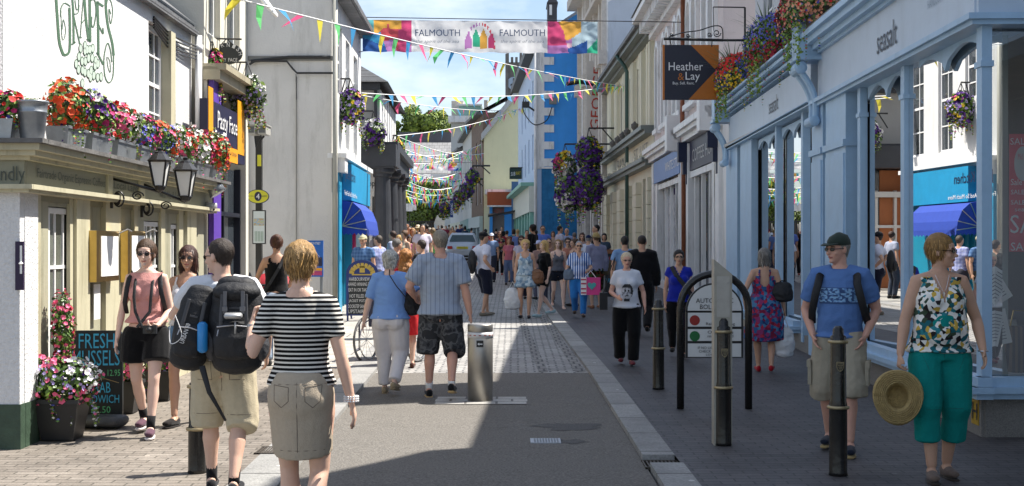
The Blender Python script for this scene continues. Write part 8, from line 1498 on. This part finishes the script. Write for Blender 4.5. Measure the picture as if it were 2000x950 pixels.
# hand luggage
def tote(W, lab, cat, w, h, dp, mat, name='carrier_bag', hang=.14, rz=0, group=None, seed=1, soft=.012, extra=None):
    t = thing(name, lab, cat, W, rz, group); mb = MB(); mb.loft([(0, 0, -hang - h), (0, 0, -hang - h * .6), (0, 0, -hang - .15 * h), (0, 0, -hang)], [(w * .42, dp * .5), (w * .5, dp * .6), (w * .42, dp * .4), (w * .25, dp * .2)], 18, (0, 1, 0), cap=.4); me = remesh(mb, .012, 2); folds(me, soft, (11, 11, 11), seed); smoothmesh(me); me.materials.append(mat); link('bag', me, t)
    mb = MB(); mb.tube([(-w * .2, 0, -hang), (0, 0, 0), (w * .2, 0, -hang)], .008, 6); lpart('handle', mb, mat, t); return t
plast = M('white_plastic', (.60, .61, .62), .35, 0, .06, 8); leather = M('brown_leather', (.16, .07, .03), .5, 0, .2, 9)
tote(P31.W(P31.wr[1] + V((0, 0, -.08))), 'white plastic carrier bag hanging from the hand of the woman in the floral sundress', 'bag', .26, .34, .12, plast, seed=2)
tote(P31.W(V((.21, -.04, 1.12))), 'black leather handbag on the shoulder of the woman in the floral sundress', 'handbag', .28, .22, .14, nyl, 'handbag', .02, P31.rz, seed=4)
tote(P10.W(P10.wr[1] + V((.05, 0, -.05))), 'large white carrier bag held by the blonde woman in the playsuit', 'bag', .36, .40, .16, plast, seed=5)
tote(P10.W(V((-.24, .06, 1.0))), 'tan leather shoulder bag of the blonde woman in the playsuit', 'handbag', .30, .26, .12, leather, 'handbag', .02, P10.rz, seed=6)
t = thing('carrier_bag', 'pink and white carrier bag with a heart held by the woman in blue stripes', 'bag', P14.W(P14.wr[0] + V((0, .05, -.3))), P14.rz); mb = MB(); mb.box((-.05, 0, 0), (.19, .05, .17)); bg2 = lpart('bag', mb, M('hot_pink', (.60, .04, .22), .5), t); mb = MB()
mb.box((.09, .053, 0), (.055, .003, .17)); lpart('white_panel', mb, wt, bg2); mb = MB(); 
for z in (-.13, -.05, .05, .13): mb.box((.09, .058, z), (.05, .003, .014))
lpart('stripe', mb, M('stripe_red', (.45, .03, .08), .6), bg2); mb = MB(); mb.poly([(-.07 + .085 * (16 * sin(a) ** 3) / 16, .060, .01 + .085 * (13 * cos(a) - 5 * cos(2 * a) - 2 * cos(3 * a) - cos(4 * a)) / 16) for a in [k_ * pi / 12 for k_ in range(24)]], (0, -1, 0), .004); lpart('heart', mb, paint('4aa0a0'), bg2); mb = MB(); mb.tube([(-.15, 0, .17), (-.05, 0, .30), (.06, 0, .17)], .008, 5); lpart('handle', mb, wt, t)
tote(P14.W(V((.2, .1, .98))), 'blue grey crossbody bag at the hip of the woman in blue stripes', 'handbag', .24, .20, .08, M('slate_bag', (.10, .14, .20), .6), 'handbag', .02, P14.rz, seed=7)
tote(P15.W(V((.26, .05, 1.08))), 'brown canvas shoulder bag of the person in the straw hat', 'handbag', .34, .30, .14, M('olive_bag', (.08, .06, .03), .7), 'handbag', .02, P15.rz, seed=8)
tote(P5.W(V((.22, .02, 1.12))), 'black handbag on a long strap between the elderly woman and the tall man', 'handbag', .22, .22, .12, nyl, 'handbag', .02, P5.rz, seed=9); mb = MB(); mb.tube([P5.W(q) for q in ((.0, -.02, 1.37), (.02, -.145, 1.30), (.10, -.165, 1.18), (.2, -.12, 1.05), (.24, -.05, .98))], .006, 5); single('bag_strap', 'thin black bag strap crossing the back of the elderly woman in blue', 'strap', mb, nyl, P5.W((0, -.1, 1.2)))
for p, lab, c, r_ in ((P8, 'black backpack hanging behind the man in the dark cap', (.0, -.27, 1.12), (.11, .09, .25)), (P28, None, None, None)):
    if lab: t = thing('backpack', lab, 'backpack', p.W(c), p.rz); mb = MB(); mb.ell((0, 0, 0), r_, 16, 10); mb.ell((0, -.07, -.08), (r_[0] * .8, r_[1] * .7, r_[2] * .5), 12, 8); lpart('main_bag', mb, nyl, t, True); mb = MB(); mb.tube([(-.1, 0, -.2), (-.12, -.02, -.5)], .012, 5); lpart('strap', mb, nyl, t)
t = thing('shoulder_bag', 'black shoulder bag on the strap of the woman in the white portrait T-shirt', 'handbag', P29.W((.30, .02, .82)), P29.rz); mb = MB(); mb.box((0, 0, 0), (.05, .09, .11)); lpart('bag', mb, nyl, t); mb = MB(); mb.tube([(0, 0, .1), (-.10, .06, .45), (-.15, 0, .56), (-.12, -.1, .4)], .007, 5); lpart('strap', mb, nyl, t)
mb = MB(); mb.loft([P30.W(q) for q in ((.10, .04, 1.24), (.04, .125, 1.12), (-.06, .15, 1.0), (-.16, .12, .86))], [(.03, .008)] * 4, 6, (0, 1, 0)); mb.box(P30.W((-.2, .08, .78)), (.06, .1, .1)); single('crossbody_bag', 'black crossbody bag on a broad strap over the royal blue top', 'handbag', mb, nyl, P30.W((-.2, .08, .78)))
mb = MB(); mb.loft([P34.W(q) for q in ((.09, -.09, 1.40), (.02, -.15, 1.25), (-.10, -.17, 1.05), (-.2, -.13, .9))], [(.02, .006)] * 4, 6, (0, 1, 0)); mb.box(P34.W((-.24, -.1, .78)), (.10, .12, .16)); single('crossbody_bag', 'large black bag slung across the woman in the black vest', 'handbag', mb, nyl, P34.W((-.24, -.1, .78)))
# pushchair
c = P34.W((0, .75, 0)); t = thing('pushchair', 'red pushchair pushed by the woman in the black vest', 'pushchair', c, P34.rz); mb = MB(); red = M('pram_red', (.32, .01, .02), .7)
mb.loft([(0, -.1, .95), (0, .0, 1.02), (0, .15, .98)], [(.26, .10), (.28, .16), (.26, .12)], 16, (0, 0, 1)); mb.loft([(0, -.02, .45), (0, .0, .75), (0, -.05, .95)], [(.24, .16), (.25, .18), (.22, .12)], 14, (0, 1, 0)); lpart('hood', mb, red, t, True); mb = MB()
for s in (-1, 1): mb.tube([(s * .24, -.45, 1.02), (s * .24, -.1, .6), (s * .24, .3, .12)], .013, 6); mb.tube([(s * .24, -.05, .6), (s * .24, -.3, .1)], .013, 6)
mb.tube([(-.24, -.45, 1.02), (.24, -.45, 1.02)], .018, 6); lpart('frame', mb, black, t); 
for s in (-1, 1):
    for y in (.3, -.3): mb = MB(); mb.loft([(s * .24 - .02, y, .1), (s * .24 + .02, y, .1)], [(.1, .1)] * 2, 14, (0, 0, 1), cap=.1); lpart('wheel', mb, black, t, True)
mb = MB(); mb.box((-.1, -.42, .88), (.14, .06, .09)); lpart('tray', mb, paint('c9a08a'), t)
# wheelchair with its occupant, mostly hidden behind the two walkers
d = 18.0; g = V((X(768, d), d, gz(d))); t = thing('wheelchair', 'wheelchair with large spoked wheels pushed by the woman in red', 'wheelchair', g); 
for px in (717, 815):
    x = X(px, d); c = V((x, d - .1 + (0 if px < 750 else .1), gz(d) + .31)); mb = MB(); mb.tube([c + V((.05 * sin(a) * 0, .30 * cos(a), .30 * sin(a))) + V((.13 * cos(a), 0, 0)) for a in [k_ * pi / 16 for k_ in range(33)]], .017, 8); wh = part('wheel', mb, M('tyre_grey', (.10, .10, .10), .7), t, True); mb = MB(); mb.tube([c + V((.05, 0, 0)) + V((.11 * cos(a), .26 * cos(a), .26 * sin(a))) for a in [k_ * pi / 16 for k_ in range(33)]], .009, 6); part('push_rim', mb, M('chrome', (.6, .6, .6), .2, 1), wh, True); mb = MB()
    for k_ in range(12): a = k_ * pi / 6; mb.tube([c, c + V((.13 * cos(a), .30 * cos(a), .30 * sin(a)))], .003, 4)
    part('spoke', mb, MATS['chrome'], wh)
mb = MB(); mb.tube([(X(697, d), d + .3, g.z + .15), (X(700, d), d + .1, g.z + .5), (X(712, d), d - .1, g.z + .62), (X(722, d), d - .2, g.z + .95)], .013, 6); mb.tube([(X(697, d), d + .35, g.z + .15), (X(690, d), d + .3, g.z + .13)], .02, 6); mb.bx(X(722, d), X(810, d), d - .1, d + .35, g.z + .48, g.z + .52); mb.bx(X(722, d), X(810, d), d - .16, d - .1, g.z + .5, g.z + .95); part('frame', mb, M('frame_navy', (.03, .035, .07), .4), t)
person('seated person in a brown outfit in the wheelchair, hidden behind the walkers except one leg', 748, 18.05, 1.55, 8, 'f', .2, 'tan', ('bob', '6a6460'), ('long', C('6a5a48'), dict(z0=.86)), ('trousers', C('5a4c3c'), 1), '8a7a60', lod=1) if 0 else None
# shop window contents
t = thing('mannequin', 'mannequin in a yellow green top and spotted black skirt in the shop doorway window', 'mannequin', R1.P(U(1590), -.5, .45)); q = R1.P(U(1591), -.55, .45); mb = MB(); mb.loft([q + V((0, 0, z)) for z in (.95, 1.1, 1.3, 1.45, 1.5)], [(.13, .1), (.11, .09), (.15, .11), (.17, .09), (.06, .05)], 14); part('top', mb, M('lime_top', (.35, .38, .02), .8), t, True); mb = MB(); mb.loft([q + V((0, 0, z)) for z in (.3, .6, .95)], [(.26, .22), (.2, .17), (.12, .1)], 14); part('skirt', mb, pattern('spots', 'flor', ['0c0c10', '101016', 'c8c8c8', '0c0c10', '0e0e14', '0c0c10'], 9), t, True); mb = MB(); mb.ell(q + V((0, 0, 1.66)), (.075, .09, .11)); mb.loft([q + V((0, 0, 1.48)), q + V((0, 0, 1.6))], [.05, .045], 10); mb.tube([q, q + V((0, 0, .4))], .02, 8); part('head_and_stand', mb, M('mannequin_skin', (.45, .3, .2), .5), t, True)
t = thing('sale_poster', 'tall red SALE poster in the end window of the blue shop', 'poster', P(1990, 380, 11.5)); d = 11.55; mb = MB(); mb.bx(X(1972, d), X(2060, d), d, d + .01, Z(492, d), Z(262, d)); pn = part('sheet', mb, M('poster_red', (.62, .03, .07), .6), t)
for s_, y, h_, a, b in (('SALE', 283, 13, 1973, 2010), ('Sale', 362, 12, 1974, 1996), ('SALE', 380, 9, 1974, 2000), ('SALE', 400, 9, 1974, 2002), ('seasalt', 413, 8, 1982, 2020), ('SALE', 456, 36, 1960, 2050), ('SALE', 490, 16, 1974, 2020)): text('lettering', s_, P(max(a, 1973), y, d - .004), (1, 0, 0), (0, 0, 1), (b - a) * d / F, h_ * d / F, wt, pn)
mb = MB(); c = P(1998, 320, d - .003); mb.poly([c + V((17 * d / F * cos(a), 0, 34 * d / F * sin(a))) for a in [k_ * pi / 12 for k_ in range(24)]], (0, 1, 0), .002); rd_ = part('roundel', mb, M('roundel_pale', (.5, .52, .52), .6), pn); text('roundel_lettering', 'Mid & Jul', P(1988, 316, d - .008), (1, 0, 0), (0, 0, 1), .10, .07, MATS['poster_red'], rd_)
for i, (px, py, lab) in enumerate(((1943, 560, 'upper'), (1950, 640, 'lower'))):
    c = P(px, py, 11.45); mb = MB(); rt = Matrix.Rotation(R(-32 + 20 * i), 3, 'Y'); mb.box(c, (.09, .002, .15), 0, rt); t = thing('price_sheet', 'white printed sheet tilted in the end window, the %s one' % lab, 'sheet', c, 0, 'printed sheets in the blue shop window'); part('sheet', mb, MATS['paper'], t); mb = MB()
    for k_ in range(9): mb.box(c + rt @ V((-.01, -.004, .12 - .028 * k_)), (.06, .001, .003), 0, rt)
    part('printed_line', mb, ink, t)
t = thing('wicker_bag', 'striped wicker shopping bag with cane handles in the end window', 'bag', P(1990, 690, 11.6)); mb = MB(); c = P(1995, 700, 11.75); mb.loft([c + V((0, 0, z)) for z in (-.12, .1, .28)], [(.12, .08), (.15, .08), (.16, .07)], 14, cap=.1); part('bag', mb, pattern('wicker_stripe', 'v', ['6a543c', '2a2420'], 24), t, True); mb = MB(); mb.tube([c + V((-.1, 0, .28)), c + V((-.07, 0, .42)), c + V((.07, 0, .42)), c + V((.1, 0, .28))], .008, 5); part('handle', mb, brass, t)
mb = MB(); mb.bx(X(1932, 11.9), X(1969, 11.9), 11.9, 11.95, .6, 3.7); single('window_screen', 'pale display screen just inside the end window of the blue shop', 'screen', mb, paint('9aa39e'), P(1950, 600, 11.9))
for i in range(5):
    q = R1.P(1.6 + i * 1.1, -.9 - .1 * (i % 2), .43); t = thing('display_stand', 'folded pale garments on a low stand in the bay window, %s from the near end' % ('first', 'second', 'third', 'fourth', 'fifth')[i], 'display', q, 0, 'garment displays in the bay window'); mb = MB(); mb.box(q + V((0, 0, .12)), (.3, .35, .12)); part('stand', mb, whitegrey, t); mb = MB()
    for k_ in range(3): mb.loft([q + V((-.2, 0, .28 + .06 * k_)), q + V((.2, 0, .28 + .06 * k_))], [(.18, .03)] * 2, 10, (0, 1, 0))
    part('garment', mb, cloth(('8fa3b0', 'b8b4a8', '6f8496')[i % 3]), t, True)
